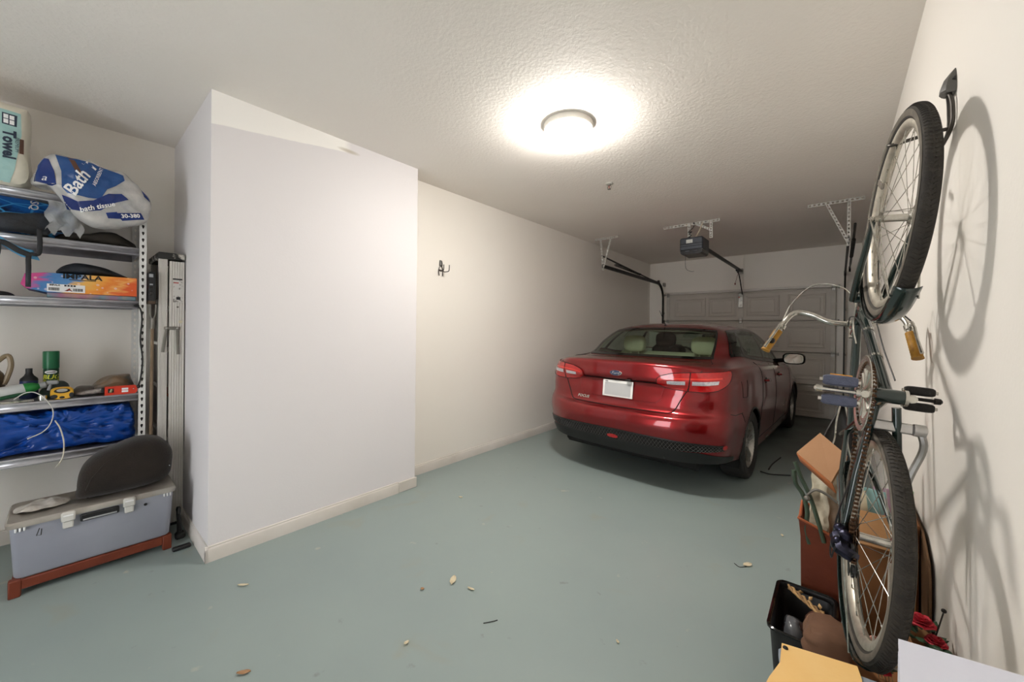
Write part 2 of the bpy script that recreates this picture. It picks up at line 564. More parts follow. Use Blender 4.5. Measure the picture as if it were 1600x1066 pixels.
br = m.obj('operator_bracket', M_['galv'], door)
m = MB(); m.cyl((-.025, -.055, DZ - .1), (-.025, -.068, DZ - .1), .012, n=10)
m.obj('red_tag', mat('red_plastic', s2l(170, 40, 34), .5, bump=(100, .02)), br)

# ================================================================== CEILING LIGHT
LX, LY = -1.41, 2.21
lt = thing('ceiling_light', 'round white flush-mount ceiling light with glowing domed diffuser', 'ceiling light', (LX, LY, HC))
m = MB(); m.lathe([(.0, -.001), (.163, -.001), (.165, -.006), (.165, -.036), (.160, -.042), (.149, -.042), (.148, -.02)], 64)
m.obj('base_ring', mat('lamp_ring_white', s2l(226, 222, 214), .5, bump=(80, .02)), lt)
m = MB(); m.lathe([(.1475, -.036), (.148, -.052), (.146, -.070), (.138, -.086), (.119, -.099), (.088, -.108), (.05, -.113), (.0, -.114)], 64)
m.obj('diffuser', mat('lamp_diffuser_glow', (.9, .88, .84), .5, emit=(1.0, .96, .91, LAMP_POWER)), lt)

# ---- fire sprinkler
sk = thing('fire_sprinkler', 'small chrome fire sprinkler head in the ceiling beyond the lamp', 'sprinkler', (-1.672, 3.352, HC))
m = MB(); m.lathe([(0, 0), (.036, 0), (.036, -.004), (.024, -.010), (.018, -.010)], 20)
m.obj('escutcheon', M_['galvwhite'], sk)
m = MB(); m.cyl((0, 0, -.008), (0, 0, -.022), .010, n=10)
for s in (-1, 1):
    m.tube([(s * .008, 0, -.02), (s * .017, 0, -.03), (s * .015, 0, -.043), (0, 0, -.052)], .0028, 6)
m.obj('frame', M_['galv'], sk)
m = MB(); m.lathe([(0, -.052), (.016, -.052), (.016, -.055), (0, -.055)], 14)
m.obj('deflector', M_['galv'], sk)
m = MB(); m.cyl((0, 0, -.022), (0, 0, -.048), .0035, n=8)
m.obj('bulb', mat('sprinkler_bulb_red', s2l(150, 40, 30), .2, bump=(50, .01)), sk)

# ================================================================== GARAGE DOOR OPENER
M_['motor'] = mat('motor_housing_charcoal', s2l(66, 70, 78), .4, .3, var=(30, s2l(54, 57, 64), .3))
M_['motordark'] = mat('motor_light_lens_dark', s2l(34, 35, 38), .25, bump=(60, .03))
OX, OY = -1.405, 5.2
op = thing('garage_door_opener', 'black ceiling-hung garage door opener motor with long rail to the door', 'door opener', (OX, OY, 2.36))
m = MB(); m.box((0, 0, .125), (.27, .30, .16), .014)
body = m.obj('motor_housing', M_['motor'], op)
for k in range(2):
    m = MB(); m.box((0, -.152, .095 + k * .03), (.262, .004, .006), .001); m.obj('rib', M_['motordark'], body)
m = MB(); m.box((-.02, -.1525, .155), (.075, .003, .044), .0008)
m.obj('label', mat('white_label', s2l(215, 215, 210), .6, var=(60, s2l(190, 190, 186), .2)), body)
m = MB()
pr = [(-.131, .05), (-.125, .012), (-.105, -.004), (.105, -.004), (.125, .012), (.131, .05)]
m.prism(pr, lambda a, b, d: V(a, d, b), -.146, .146)
m.obj('light_lens', M_['motordark'], op, weld=True)
for k in range(2):
    m = MB(); m.box((-.045 + .09 * k, -.150, .033), (.05, .006, .012), .002); m.obj('button', M_['motor'], op)
top = HC - 2.36
# perforated ceiling angle and hangers
m = MB()
xa, xb = -.40, .28
m.strip((xa, .04, top - .003), (xb, .04, top - .003), (0, .034, 0), 15, (.42, .5))
m.strip((xa, .023, top - .019), (xb, .023, top - .019), (0, 0, .034), 15, (.42, .5))
m.obj('ceiling_angle', M_['galvwhite'], op, solid=.003, smooth=False)
for sx in (-.075, .185):
    m = MB(); m.strip((sx, .02, .20), (sx, .02, top - .01), (.034, 0, 0), 7, (.42, .5))
    m.obj('hanger_strap', M_['galvwhite'], op, solid=.003, smooth=False)
m = MB(); m.strip((.0, .02, top - .02), (.17, .02, top - .12), (.012, 0, .024), 6, (.4, .5))
m.obj('brace', M_['galvwhite'], op, solid=.003, smooth=False)
m = MB(); m.tube([(.0, .0, .205), (.05, .02, .31), (.09, .02, top - .02)], .008, 6)
m.obj('conduit', mat('cream_cable', s2l(196, 182, 160), .5, bump=(80, .02)), op)
cord = [V(-.02, .03, top - .005), V(-.02, .02, top - .06), V(-.05, .0, top - .10), V(-.075, -.01, top - .13), V(-.03, -.01, top - .125), V(-.07, .0, top - .15), V(-.04, .0, top - .17), V(-.09, -.01, top - .20), V(-.12, .0, .215), V(-.06, .0, .24), V(-.01, .0, .205)]
m = MB(); m.tube(catmull(cord, 5), .005, 6); m.ball((-.02, .03, top - .012), (.014, .014, .012))
m.obj('power_cord', M_['black'], op)
m = MB()
m.box((.065, 1.42, .118), (.032, 2.54, .030), .003)
m.box((.065, 1.42, .134), (.046, 2.54, .005), .001)
m.obj('rail', M_['darksteel'], op)
m = MB(); m.box((.065, 2.42, .105), (.06, .13, .045), .006); m.box((.065, 2.42, .07), (.03, .06, .03), .004)
m.obj('trolley', M_['black'], op)
m = MB(); m.box((.065, 2.72, .12), (.05, .05, .10), .004)
m.obj('header_bracket', M_['galv'], op)
m = MB(); m.tube([(.065, 2.44, .07), (.065, 2.56, -.02), (.085, 2.705, -.30)], .009, 6)
m.obj('door_arm', M_['darksteel'], op)
m = MB(); m.tube(catmull([(.065, 2.42, .06), (.04, 2.42, -.04), (.02, 2.42, -.12)], 4), .003, 5); m.ball((.02, 2.42, -.13), (.01, .01, .02))
m.obj('release_cord', mat('red_cord', s2l(120, 40, 34), .6, bump=(80, .02)), op)
m = MB(); m.tube(catmull([(-.10, -.02, -.004), (-.103, -.02, -.10), (-.09, -.01, -.17), (-.04, .02, -.20), (-.01, .03, -.195)], 6), .0018, 5)
m.obj('antenna_wire', M_['darksteel'], op)


# ================================================================== DOOR TRACKS
def door_track(x, sgn, label):
    t = thing('garage_door_track', label, 'door track', (x, 7.88, 0), group='garage door tracks')
    zt = 2.33
    # path of the track: up the jamb, round the bend, back into the room
    path = [V(0, 0, .02), V(0, 0, 2.02)]
    for k in range(1, 9):
        a = PI / 2 * k / 8
        path.append(V(0, -.31 * (1 - math.cos(a)), 2.02 + .31 * math.sin(a)))
    path.append(V(0, -2.62, zt + .03))
    prof = [(-.010, -.026), (.012, -.026), (.012, -.022), (-.006, -.022), (-.006, .022), (.012, .022), (.012, .026), (-.010, .026)]
    rows = []
    for i, p in enumerate(path):
        tg = (path[min(i + 1, len(path) - 1)] - path[max(i - 1, 0)]).normalized()
        nn = V(0, tg.z, -tg.y)
        rows.append([p + V(-sgn * a, 0, 0) + nn * b for a, b in prof])
    m = MB(); m.grid(rows, cv=True)
    m.obj('track', M_['darksteel'], t, ang=30)
    for z in (.35, 1.05, 1.75):
        m = MB(); m.box((sgn * .012, .05, z), (.02, .12, .03), .003); m.obj('jamb_bracket', M_['galv'], t)
    m = MB(); m.box((0, .06, 2.33), (.03, .10, .07), .004); m.obj('flag_bracket', M_['galv'], t)
    # extension spring and its cable above the track
    m = MB()
    ax, az = sgn * .05, zt + .085
    n = 46 * 8
    sp = [V(ax + .017 * math.cos(2 * PI * k / 8), -1.05 - 1.05 * k / n, az + .017 * math.sin(2 * PI * k / 8) + (.04 * k / n)) for k in range(n + 1)]
    m.tube(sp, .0035, 4)
    m.obj('extension_spring', M_['darksteel'], t)
    m = MB(); m.tube([(ax, -2.56, az + .115), (ax, -.62, az - .03), (ax, -.12, az - .045)], [.013, .013, .005], 8)
    m.lathe([(.005, -.01), (.045, -.012), (.038, 0), (.045, .012), (.005, .01)], 18, (ax, -.12, az - .05), (1, 0, 0))
    m.obj('spring_cable', M_['darksteel'], t)
    # perforated hanger from the ceiling
    yb = -2.60
    x0, x1 = (-.13, .24) if sgn < 0 else (-.34, .12)
    m = MB()
    m.strip((x0, yb, HC - .003), (x1, yb, HC - .003), (0, .034, 0), 12, (.42, .5))
    m.strip((x0, yb - .017, HC - .019), (x1, yb - .017, HC - .019), (0, 0, .034), 12, (.42, .5))
    m.obj('ceiling_angle', M_['galvwhite'], t, solid=.003, smooth=False)
    m = MB(); m.strip((.0, yb, zt - .03), (-.05 if sgn < 0 else .0, yb, HC - .01), (.030, 0, 0), 12, (.4, .45))
    m.obj('hanger_strap', M_['galvwhite'], t, solid=.003, smooth=False)
    xs = .12 if sgn < 0 else x0 + .16
    m = MB(); m.strip((.0, yb - .004, zt + .0), (xs if sgn > 0 else xs, yb - .004, HC - .02), (.030, 0, .0), 12, (.4, .45))
    m.obj('diagonal_strap', M_['galvwhite'], t, solid=.003, smooth=False)
    return t


door_track(DL - .055, -1, 'dark steel door track and spring along the left wall')
door_track(DR + .105, 1, 'dark steel door track hung beside the right wall above the handlebars')
# ================================================================== CAR
def car_paint():
    m = mat('car_paint_ruby_red', s2l(122, 6, 14), .3, .75, var=(900, s2l(142, 12, 20), .3), coat=1.0)
    return m


M_['paint'] = car_paint()
M_['cartrim'] = mat('car_black_trim', s2l(24, 24, 24), .42, bump=(250, .06))
M_['cargloss'] = mat('car_gloss_black', s2l(14, 14, 14), .12, bump=(50, .005))
M_['gap'] = mat('panel_gap_black', s2l(12, 10, 10), .8, bump=(50, .02))
M_['tyre'] = mat('tyre_rubber', s2l(34, 34, 34), .75, var=(12, s2l(46, 44, 42), .3), bump=(140, .12))
M_['alloy'] = mat('alloy_wheel_silver', s2l(190, 188, 184), .3, .85, var=(25, s2l(150, 148, 142), .3))
M_['lampred'] = mat('tail_lamp_red', s2l(190, 12, 16), .08, coat=1.0, var=(60, s2l(150, 6, 12), .3))
M_['lampwhite'] = mat('tail_lamp_clear', s2l(225, 220, 225), .06, .3, var=(80, s2l(170, 168, 178), .25), coat=1.0)
M_['beige'] = mat('car_seat_beige', s2l(214, 210, 188), .8, var=(15, s2l(200, 196, 174), .3), bump=(300, .08))
M_['seatdark'] = mat('car_seat_charcoal', s2l(44, 43, 42), .85, bump=(300, .08))


def glass_mat(name, tint, dark=0.0):
    m = bpy.data.materials.new(name); m.use_nodes = True
    nt = m.node_tree; N = nt.nodes; L = nt.links
    N.remove(N['Principled BSDF'])
    tr = N.new('ShaderNodeBsdfTransparent'); tr.inputs[0].default_value = (*tint, 1)
    gl = N.new('ShaderNodeBsdfGlossy'); gl.inputs['Roughness'].default_value = .02
    fr = N.new('ShaderNodeFresnel'); fr.inputs[0].default_value = 1.5
    tc = N.new('ShaderNodeTexCoord'); nz = N.new('ShaderNodeTexNoise'); nz.inputs['Scale'].default_value = 3
    L.new(tc.outputs['Object'], nz.inputs['Vector'])
    bp = N.new('ShaderNodeBump'); bp.inputs['Strength'].default_value = .01; L.new(nz.outputs['Fac'], bp.inputs['Height'])
    L.new(bp.outputs[0], gl.inputs['Normal'])
    mx = N.new('ShaderNodeMixShader'); L.new(fr.outputs[0], mx.inputs[0]); L.new(tr.outputs[0], mx.inputs[1]); L.new(gl.outputs[0], mx.inputs[2])
    L.new(mx.outputs[0], N['Material Output'].inputs[0])
    return m


M_['carglass'] = glass_mat('car_window_glass', (.62, .72, .64))
M_['mirrorglass'] = mat('mirror_glass', s2l(200, 205, 200), .03, 1.0, bump=(3, .002))

CAR_YAW = math.radians(-2.7)
car = thing('car', 'dark red sedan parked facing the closed garage door', 'car', (-1.57, 3.25, 0), CAR_YAW)

# control net: rows go up the body, columns go from the rear centre round the right side to the front centre
ROWS = [
 [(0,.07,.30),(.35,.08,.30),(.62,.14,.30),(.80,.27,.30),(.87,.55,.28),(.87,1.02,.22),(.87,1.5,.20),(.87,2.2,.19),(.87,3.0,.19),(.87,3.65,.2),(.78,4.25,.22),(.43,4.42,.22),(0,4.47,.22)],
 [(0,.045,.36),(.35,.055,.36),(.63,.115,.36),(.82,.25,.36),(.89,.55,.35),(.89,1.02,.31),(.885,1.5,.28),(.885,2.2,.27),(.885,3.0,.27),(.89,3.65,.3),(.81,4.27,.32),(.44,4.45,.32),(0,4.5,.32)],
 [(0,.02,.48),(.35,.03,.48),(.65,.095,.485),(.845,.235,.49),(.905,.55,.48),(.91,1.02,.46),(.905,1.5,.42),(.90,2.2,.42),(.90,3.0,.42),(.905,3.65,.44),(.83,4.28,.44),(.45,4.47,.44),(0,4.52,.44)],
 [(0,.0,.60),(.35,.012,.60),(.65,.08,.605),(.855,.225,.61),(.915,.55,.61),(.925,1.02,.60),(.92,1.5,.60),(.915,2.2,.60),(.915,3.0,.60),(.915,3.65,.6),(.83,4.28,.55),(.45,4.48,.55),(0,4.53,.55)],
 [(0,.022,.668),(.35,.034,.668),(.65,.098,.672),(.85,.238,.68),(.912,.55,.68),(.922,1.02,.68),(.92,1.5,.70),(.915,2.2,.70),(.915,3.0,.69),(.915,3.65,.67),(.82,4.28,.60),(.45,4.47,.61),(0,4.52,.61)],
 [(0,.078,.692),(.35,.088,.692),(.63,.135,.70),(.84,.252,.712),(.906,.55,.715),(.918,1.02,.72),(.917,1.5,.76),(.914,2.2,.75),(.914,3.0,.73),(.912,3.65,.71),(.81,4.27,.64),(.44,4.46,.65),(0,4.51,.65)],
 [(0,.112,.82),(.35,.122,.82),(.63,.16,.825),(.838,.262,.83),(.905,.55,.83),(.917,1.02,.83),(.914,1.5,.84),(.91,2.2,.83),(.91,3.0,.81),(.905,3.65,.77),(.79,4.24,.69),(.43,4.42,.70),(0,4.47,.70)],
 [(0,.124,.925),(.35,.13,.925),(.63,.165,.925),(.832,.272,.925),(.902,.56,.925),(.914,1.02,.925),(.91,1.5,.91),(.905,2.2,.89),(.904,3.0,.86),(.895,3.65,.82),(.77,4.18,.73),(.42,4.36,.74),(0,4.42,.74)],
 [(0,.092,.955),(.35,.102,.955),(.63,.155,.955),(.828,.275,.955),(.898,.57,.955),(.91,1.02,.955),(.906,1.5,.94),(.90,2.2,.92),(.898,3.0,.89),(.885,3.65,.85),(.75,4.12,.77),(.41,4.29,.78),(0,4.35,.78)],
 [(0,.086,1.04),(.35,.10,1.04),(.62,.16,1.035),(.81,.295,1.03),(.883,.58,1.02),(.897,1.02,1.015),(.893,1.5,1.0),(.887,2.2,.965),(.882,3.0,.93),(.86,3.62,.895),(.73,4.02,.82),(.405,4.18,.84),(0,4.24,.84)],
 [(0,.092,1.10),(.35,.106,1.097),(.61,.172,1.088),(.775,.32,1.075),(.852,.60,1.065),(.872,1.02,1.06),(.872,1.5,1.04),(.866,2.2,1.0),(.86,3.0,.955),(.83,3.57,.93),(.71,3.90,.88),(.40,4.03,.90),(0,4.08,.90)],
 [(0,.20,1.125),(.34,.213,1.122),(.59,.28,1.112),(.72,.42,1.10),(.80,.66,1.09),(.838,1.04,1.085),(.84,1.5,1.065),(.835,2.2,1.02),(.83,3.0,.97),(.80,3.5,.955),(.69,3.75,.94),(.39,3.87,.955),(0,3.92,.955)],
 [(0,.50,1.14),(.34,.52,1.14),(.55,.60,1.138),(.63,.68,1.138),(.70,.80,1.14),(.775,1.06,1.15),(.805,1.5,1.105),(.81,2.2,1.045),(.805,3.0,.985),(.775,3.38,.975),(.68,3.55,.985),(.38,3.71,1.0),(0,3.77,1.005)],
 [(0,.80,1.305),(.32,.81,1.30),(.53,.87,1.285),(.60,.92,1.28),(.65,1.0,1.28),(.70,1.18,1.285),(.725,1.6,1.26),(.73,2.2,1.235),(.72,2.82,1.19),(.695,3.10,1.18),(.62,3.22,1.19),(.36,3.36,1.2),(0,3.42,1.2)],
 [(0,1.10,1.425),(.3,1.11,1.42),(.49,1.14,1.405),(.545,1.17,1.40),(.57,1.22,1.397),(.595,1.4,1.405),(.61,1.75,1.42),(.61,2.2,1.415),(.59,2.58,1.40),(.57,2.74,1.385),(.52,2.83,1.38),(.3,2.88,1.39),(0,2.9,1.395)],
 [(0,1.35,1.477),(.2,1.36,1.476),(.33,1.38,1.471),(.38,1.42,1.468),(.41,1.5,1.469),(.43,1.6,1.474),(.44,1.85,1.480),(.44,2.2,1.476),(.43,2.45,1.467),(.41,2.55,1.462),(.35,2.62,1.457),(.2,2.66,1.459),(0,2.67,1.462)],
 [(0,1.55,1.489),(0,1.56,1.489),(0,1.58,1.489),(0,1.6,1.490),(0,1.65,1.490),(0,1.72,1.491),(0,1.88,1.492),(0,2.1,1.490),(0,2.28,1.485),(0,2.36,1.482),(0,2.41,1.480),(0,2.43,1.479),(0,2.45,1.478)],
]
ROWS = [[Vector(p) for p in r] for r in ROWS]
NR, NC = len(ROWS), len(ROWS[0])


def _cr(a, b, c, d, t):
    # centripetal-like tension keeps short spans from overshooting
    l1 = max((b - a).length, 1e-6); l2 = max((c - b).length, 1e-6); l3 = max((d - c).length, 1e-6)
    m1 = ((b - a) / l1 * l2 + (c - b) / l2 * l1) / (l1 + l2) * l2
    m2 = ((c - b) / l2 * l3 + (d - c) / l3 * l2) / (l2 + l3) * l2
    t2, t3 = t * t, t * t * t
    return b * (2 * t3 - 3 * t2 + 1) + m1 * (t3 - 2 * t2 + t) + c * (3 * t2 - 2 * t3) + m2 * (t3 - t2)


def _mirx(p, s=-1):
    return V(p.x * s, p.y, p.z)


def _row_at(r, c):
    row = ROWS[r]
    j = min(int(c), NC - 2); t = c - j
    a = row[j - 1] if j > 0 else _mirx(row[1])
    d = row[j + 2] if j + 2 < NC else _mirx(row[NC - 2])
    return _cr(a, row[j], row[j + 1], d, t)


def S(r, c):
    """body surface, right half"""
    i = min(int(r), NR - 2); t = r - i
    P = [None] * 4
    P[1] = _row_at(i, c); P[2] = _row_at(i + 1, c)
    P[0] = _row_at(i - 1, c) if i > 0 else P[1] * 2 - P[2]
    P[3] = _row_at(i + 2, c) if i + 2 < NR else P[2] * 2 - P[1]
    return _cr(*P, t)


def SN(r, c):
    e = .02
    c0, c1 = max(c - e, 0), min(c + e, NC - 1)
    r0, r1 = max(r - e, 0), min(r + e, NR - 1)
    n = (S(r, c1) - S(r, c0)).cross(S(r1, c) - S(r0, c))
    return n.normalized() if n.length > 1e-9 else V(0, 0, 1)


PR, PC = 8, 14
GR, GC = (NR - 1) * PR, (NC - 1) * PC
GRID = [[S(i / PR, j / PC) for j in range(GC + 1)] for i in range(GR + 1)]


def in_hole(r, c):
    # rear glass, side glass, windscreen in parameter space (a little smaller than the overlays)
    if 12.12 < r < 13.88 and c < 3.12: return True
    if 12.15 < r < 13.85 and 4.75 < c < 8.75: return True
    if 12.1 < r < 13.9 and c > 9.55: return True
    return False


WHEELS = [(1.03, .325), (3.68, .325)]


def in_arch(p):
    for (yw, zw) in WHEELS:
        if p.z < .75 and p.x > .70 and (p.y - yw) ** 2 + (p.z - zw) ** 2 < .354 ** 2: return True
    return False


bvh_v = []; bvh_f = []
for i in range(GR + 1):
    for j in range(GC + 1):
        bvh_v.append(GRID[i][j])
for i in range(GR):
    for j in range(GC):
        a = i * (GC + 1) + j
        bvh_f.append((a, a + 1, a + GC + 2, a + GC + 1))
BVH = BVHTree.FromPolygons(bvh_v, bvh_f)


def hit(o, d, fallback=None):
    loc, n, i, dist = BVH.ray_cast(Vector(o), Vector(d).normalized())
    if loc is None:
        return fallback, None
    return loc, n


def p_rear(x, z, off=.002):
    s = 1 if x >= 0 else -1
    loc, n = hit((abs(x) + 1e-4, -1, z), (0, 1, 0))
    if loc is None: loc, n = V(abs(x), .3, z), V(0, -1, 0)
    if n.y > 0: n = -n
    p = loc + n * off
    return V(p.x * s, p.y, p.z)


def p_side(y, z, off=.002, s=1):
    loc, n = hit((2, y, z), (-1, 0, 0))
    if loc is None: loc, n = V(.9, y, z), V(1, 0, 0)
    if n.x < 0: n = -n
    p = loc + n * off
    return V(p.x * s, p.y, p.z)


def p_corner(phi, z, off=.002, s=1):
    d = V(math.sin(phi), -math.cos(phi), 0)
    loc, n = hit((.45, .62, z), d)
    if loc is None: loc, n = V(.45, .62, z) + d * .45, d
    if n.dot(d) < 0: n = -n
    p = loc + n * off
    return V(p.x * s, p.y, p.z)


def both(pts_faces_fn, mb):
    """adds the half mesh and its mirror"""
    vs, fs = pts_faces_fn()
    mb.add(vs, fs)
    mb.add([_mirx(p) for p in vs], [tuple(reversed(f)) for f in fs])


def shell(rlo, rhi, off=0.0, clo=0, chi=None, holes=True):
    chi = NC - 1 if chi is None else chi
    vs = []; fs = []; idx = {}

    def vid(i, j):
        if (i, j) not in idx:
            p = GRID[i][j]
            if off: p = p + SN(i / PR, j / PC) * off
            if j == 0 or j == GC: p = V(0, p.y, p.z)
            idx[(i, j)] = len(vs); vs.append(p)
        return idx[(i, j)]
    for i in range(int(rlo * PR), int(rhi * PR)):
        for j in range(int(clo * PC), int(chi * PC)):
            r, c = (i + .5) / PR, (j + .5) / PC
            if holes and (in_hole(r, c) or in_arch((GRID[i][j] + GRID[i + 1][j + 1]) / 2)): continue
            fs.append((vid(i, j), vid(i, j + 1), vid(i + 1, j + 1), vid(i + 1, j)))
    return vs, fs


m = MB(); both(lambda: shell(0, NR - 1), m)
body = m.obj('body_shell', M_['paint'], car, ang=50, weld=True)
m = MB(); both(lambda: shell(12, NR - 1, -.022), m)
m.obj('headliner', M_['beige'], car, ang=60)


def param_patch(rc_rows, off, s=1):
    """rows of (r, c) -> surface grid with a thickness skirt"""
    g = [[S(r, c) + SN(r, c) * off for r, c in row] for row in rc_rows]
    if s < 0: g = [[_mirx(p) for p in row] for row in g]
    return g


def rect_param(r0, r1, c0, c1, nr, nc):
    return [[(lerp(r0, r1, i / nr), lerp(c0, c1, j / nc)) for j in range(nc + 1)] for i in range(nr + 1)]


def frame_loop(r0, r1, c0, c1, nr, nc, full=False):
    """closed loop of params round a rectangle, corners rounded by skipping"""
    L = []
    for j in range(nc + 1): L.append((r0, lerp(c0, c1, j / nc)))
    for i in range(1, nr + 1): L.append((lerp(r0, r1, i / nr), c1))
    for j in range(1, nc + 1): L.append((r1, lerp(c1, c0, j / nc)))
    for i in range(1, nr): L.append((lerp(r1, r0, i / nr), c0))
    return L


def surf(rc, off, s=1):
    p = S(*rc) + SN(*rc) * off
    return V(p.x * s, p.y, p.z)


# ---- rear window: black frit border and glass across both halves
def sym_rect(r0, r1, cmax, nr, nc, off, shape=None):
    rows = []
    for i in range(nr + 1):
        t = i / nr; r = lerp(r0, r1, t)
        row = []
        for j in range(-nc, nc + 1):
            c = abs(j) / nc * (cmax(t) if callable(cmax) else cmax)
            row.append(surf((r, c), off, -1 if j < 0 else 1))
        rows.append(row)
    return rows


def front_rect(r0, r1, cmin, nr, nc, off):
    rows = []
    for i in range(nr + 1):
        r = lerp(r0, r1, i / nr)
        rows.append([surf((r, 12 - abs(j) / nc * (12 - cmin)), off, -1 if j < 0 else 1) for j in range(-nc, nc + 1)])
    return rows


def ring_from(fn_out, fn_in):
    """grid rows outer -> boundary ring strip between two grids of the same size"""
    def boundary(g):
        return g[0] + [r[-1] for r in g[1:]] + g[-1][-2::-1] + [r[0] for r in g[-2:0:-1]]
    return [boundary(fn_out), boundary(fn_in)]


for nm, go, gi in (
    ('rear_window', sym_rect(11.93, 14.06, 3.3, 14, 14, .004), sym_rect(12.14, 13.88, 3.05, 14, 14, .0042)),
    ('windscreen', front_rect(11.93, 14.05, 9.4, 14, 14, .004), front_rect(12.12, 13.86, 9.66, 14, 14, .0042))):
    m = MB(); m.grid(ring_from(go, gi), cv=True)
    fr = m.obj(nm + '_seal', M_['cargloss'], car, ang=50)
    m = MB(); m.grid(gi)
    m.obj(nm, M_['carglass'], fr, ang=60)

# ---- side windows: three panes on each side with black pillars between
panes = [(4.62, 5.42), (5.52, 6.95), (7.10, 8.9)]
for s in (1, -1):
    go = [[surf((lerp(11.98, 14.0, i / 10), lerp(4.45, 9.0, j / 40)), .004, s) for j in range(41)] for i in range(11)]
    for k, (c0, c1) in enumerate(panes):
        def edge(i, side):
            # slanting pane ends
            t = i / 10
            if k == 0: return lerp(c0, c0 + .12, t) if side == 0 else c1
            if k == 2: return c0 if side == 0 else lerp(c1, c1 - .35, t)
            return c0 if side == 0 else c1
        gi = [[surf((lerp(12.18, 13.82, i / 10), lerp(edge(i, 0), edge(i, 1), j / 14)), .0035, s) for j in range(15)] for i in range(11)]
        o_ = [[surf((lerp(11.99, 14.0, i / 10), lerp(edge(i, 0) - .14, edge(i, 1) + .12, j / 14)), .004, s) for j in range(15)] for i in range(11)]
        m = MB(); m.grid(ring_from(o_, gi), cv=True)
        fr = m.obj('window_frame', M_['cargloss'], car, ang=50)
        m = MB(); m.grid(gi); m.obj('side_window', M_['carglass'], fr, ang=60)

# ---- lower rear valance and mesh band
rows = []
for i in range(7):
    z = lerp(.305, .404, i / 6)
    rows.append([p_rear(x, z, .006) for x in [lerp(-.66, .66, j / 30) for j in range(31)]])
left = [[p_corner(math.radians(a), lerp(.305, .404 - (a - 28) * .0015, i / 6), .006, -1) for a in (74, 68, 62, 56, 50, 44, 38, 32, 28)] for i in range(7)]
right = [[p_corner(math.radians(a), lerp(.305, .404 - (a - 28) * .0015, i / 6), .006, 1) for a in (28, 32, 38, 44, 50, 56, 62, 68, 74)] for i in range(7)]
m = MB(); m.grid([l + r_ + q for l, r_, q in zip(left, rows, right)])
# underside lip so that the valance has a bottom
low = left[0] + rows[0] + right[0]
m.grid([low, [p + V(0, .05, -.012) for p in low]])
val = m.obj('rear_valance', M_['cartrim'], car, ang=50)


def band_top(u):   # u in -1..1 across the bumper
    return .487 - .035 * u * u if abs(u) < 1 else .45


def band_bot(u):
    return .402 + .045 * max(0, abs(u) - .55) ** 1.2


def band_pt(u, z, off):
    a = abs(u); s = 1 if u >= 0 else -1
    if a < .7:
        return p_rear(u * .95, z, off)
    return p_corner(math.radians(lerp(24.5, 52, (a - .7) / .3)), z, off, s)


us = [lerp(-1, 1, k / 60) for k in range(61)]
m = MB(); m.grid([[band_pt(u, lerp(band_bot(u), band_top(u), t), .003) for u in us] for t in (0, .33, .66, 1)])
band = m.obj('mesh_insert', M_['gap'], car, ang=60)
m = MB()
for k in range(-4, 66):
    for dr in (1, -1):
        u0 = lerp(-.97, .97, k / 62); pts = []
        for t in (0, .5, 1):
            u = u0 + dr * .03 * (t - .5) * 2
            if abs(u) > .97: continue
            pts.append(band_pt(u, lerp(band_bot(u), band_top(u), t), .005))
        if len(pts) == 3: m.tube(pts, .0017, 3, caps=False)
m.obj('mesh_wire', mat('mesh_wire_grey', s2l(84, 84, 82), .4, .4, bump=(60, .02)), band)
m = MB(); m.tube([band_pt(u, band_top(u) + .006, .004) for u in us], .006, 6)
m.obj('mesh_frame', M_['cartrim'], band)
for u0, wd, hh in ((0.0, .055, .018), (-.985, .03, .02), (.985, .03, .02)):
    m = MB()
    g = [[band_pt(max(-1.08, min(1.08, u0 + wd * a)), (.428 if u0 == 0 else .45) + hh * b * math.sqrt(max(0, 1 - .8 * a * a)), .010) for a in (-1, -.8, -.5, 0, .5, .8, 1)] for b in (-1, -.5, 0, .5, 1)]
    m.grid(g); m.obj('reflector', M_['lampred'], car, ang=60)

# ---- trunk lid outline, recess, panel gaps
def gap_line(pts, r=.0035):
    mm = MB(); mm.tube(pts, r, 5); return mm


tr = [(-.60, .885), (-.555, .80), (-.525, .735), (-.50, .705), (-.46, .694), (0, .688), (.46, .694), (.50, .705), (.525, .735), (.555, .80), (.60, .885)]
dense = []
for a, b in zip(tr, tr[1:]):
    for k in range(8): dense.append((lerp(a[0], b[0], k / 8), lerp(a[1], b[1], k / 8)))
dense.append(tr[-1])
gap_line([p_rear(x, z, .001) for x, z in dense], .0045).obj('trunk_seam', M_['gap'], car)
up = [(.60, .885), (.63, .95), (.665, 1.02), (.70, 1.06)]
for s in (1, -1):
    gap_line([p_rear(x * s, z, .006) for x, z in up] + [surf((c_r, 3.1), .002, s) for c_r in (11.2, 11.6, 11.9)], .0028).obj('trunk_seam', M_['gap'], car)
rc = [(-.43, .94), (-.40, .80), (-.36, .765), (0, .757), (.36, .765), (.40, .80), (.43, .94)]
dense = []
for a, b in zip(rc, rc[1:]):
    for k in range(8): dense.append((lerp(a[0], b[0], k / 8), lerp(a[1], b[1], k / 8)))
m = gap_line([p_rear(x, z, .001) for x, z in dense], .005); m.obj('plate_recess_edge', M_['paint'], car)
m = MB(); m.grid([[p_rear(lerp(-.44, .44, j / 30), z, .003) for j in range(31)] for z in (.934, .944)])
m.obj('recess_shadow_gap', M_['gap'], car)
m = MB(); m.box((.12, .085, .942), (.05, .03, .016), .005); m.obj('lamp_button', M_['cartrim'], car)

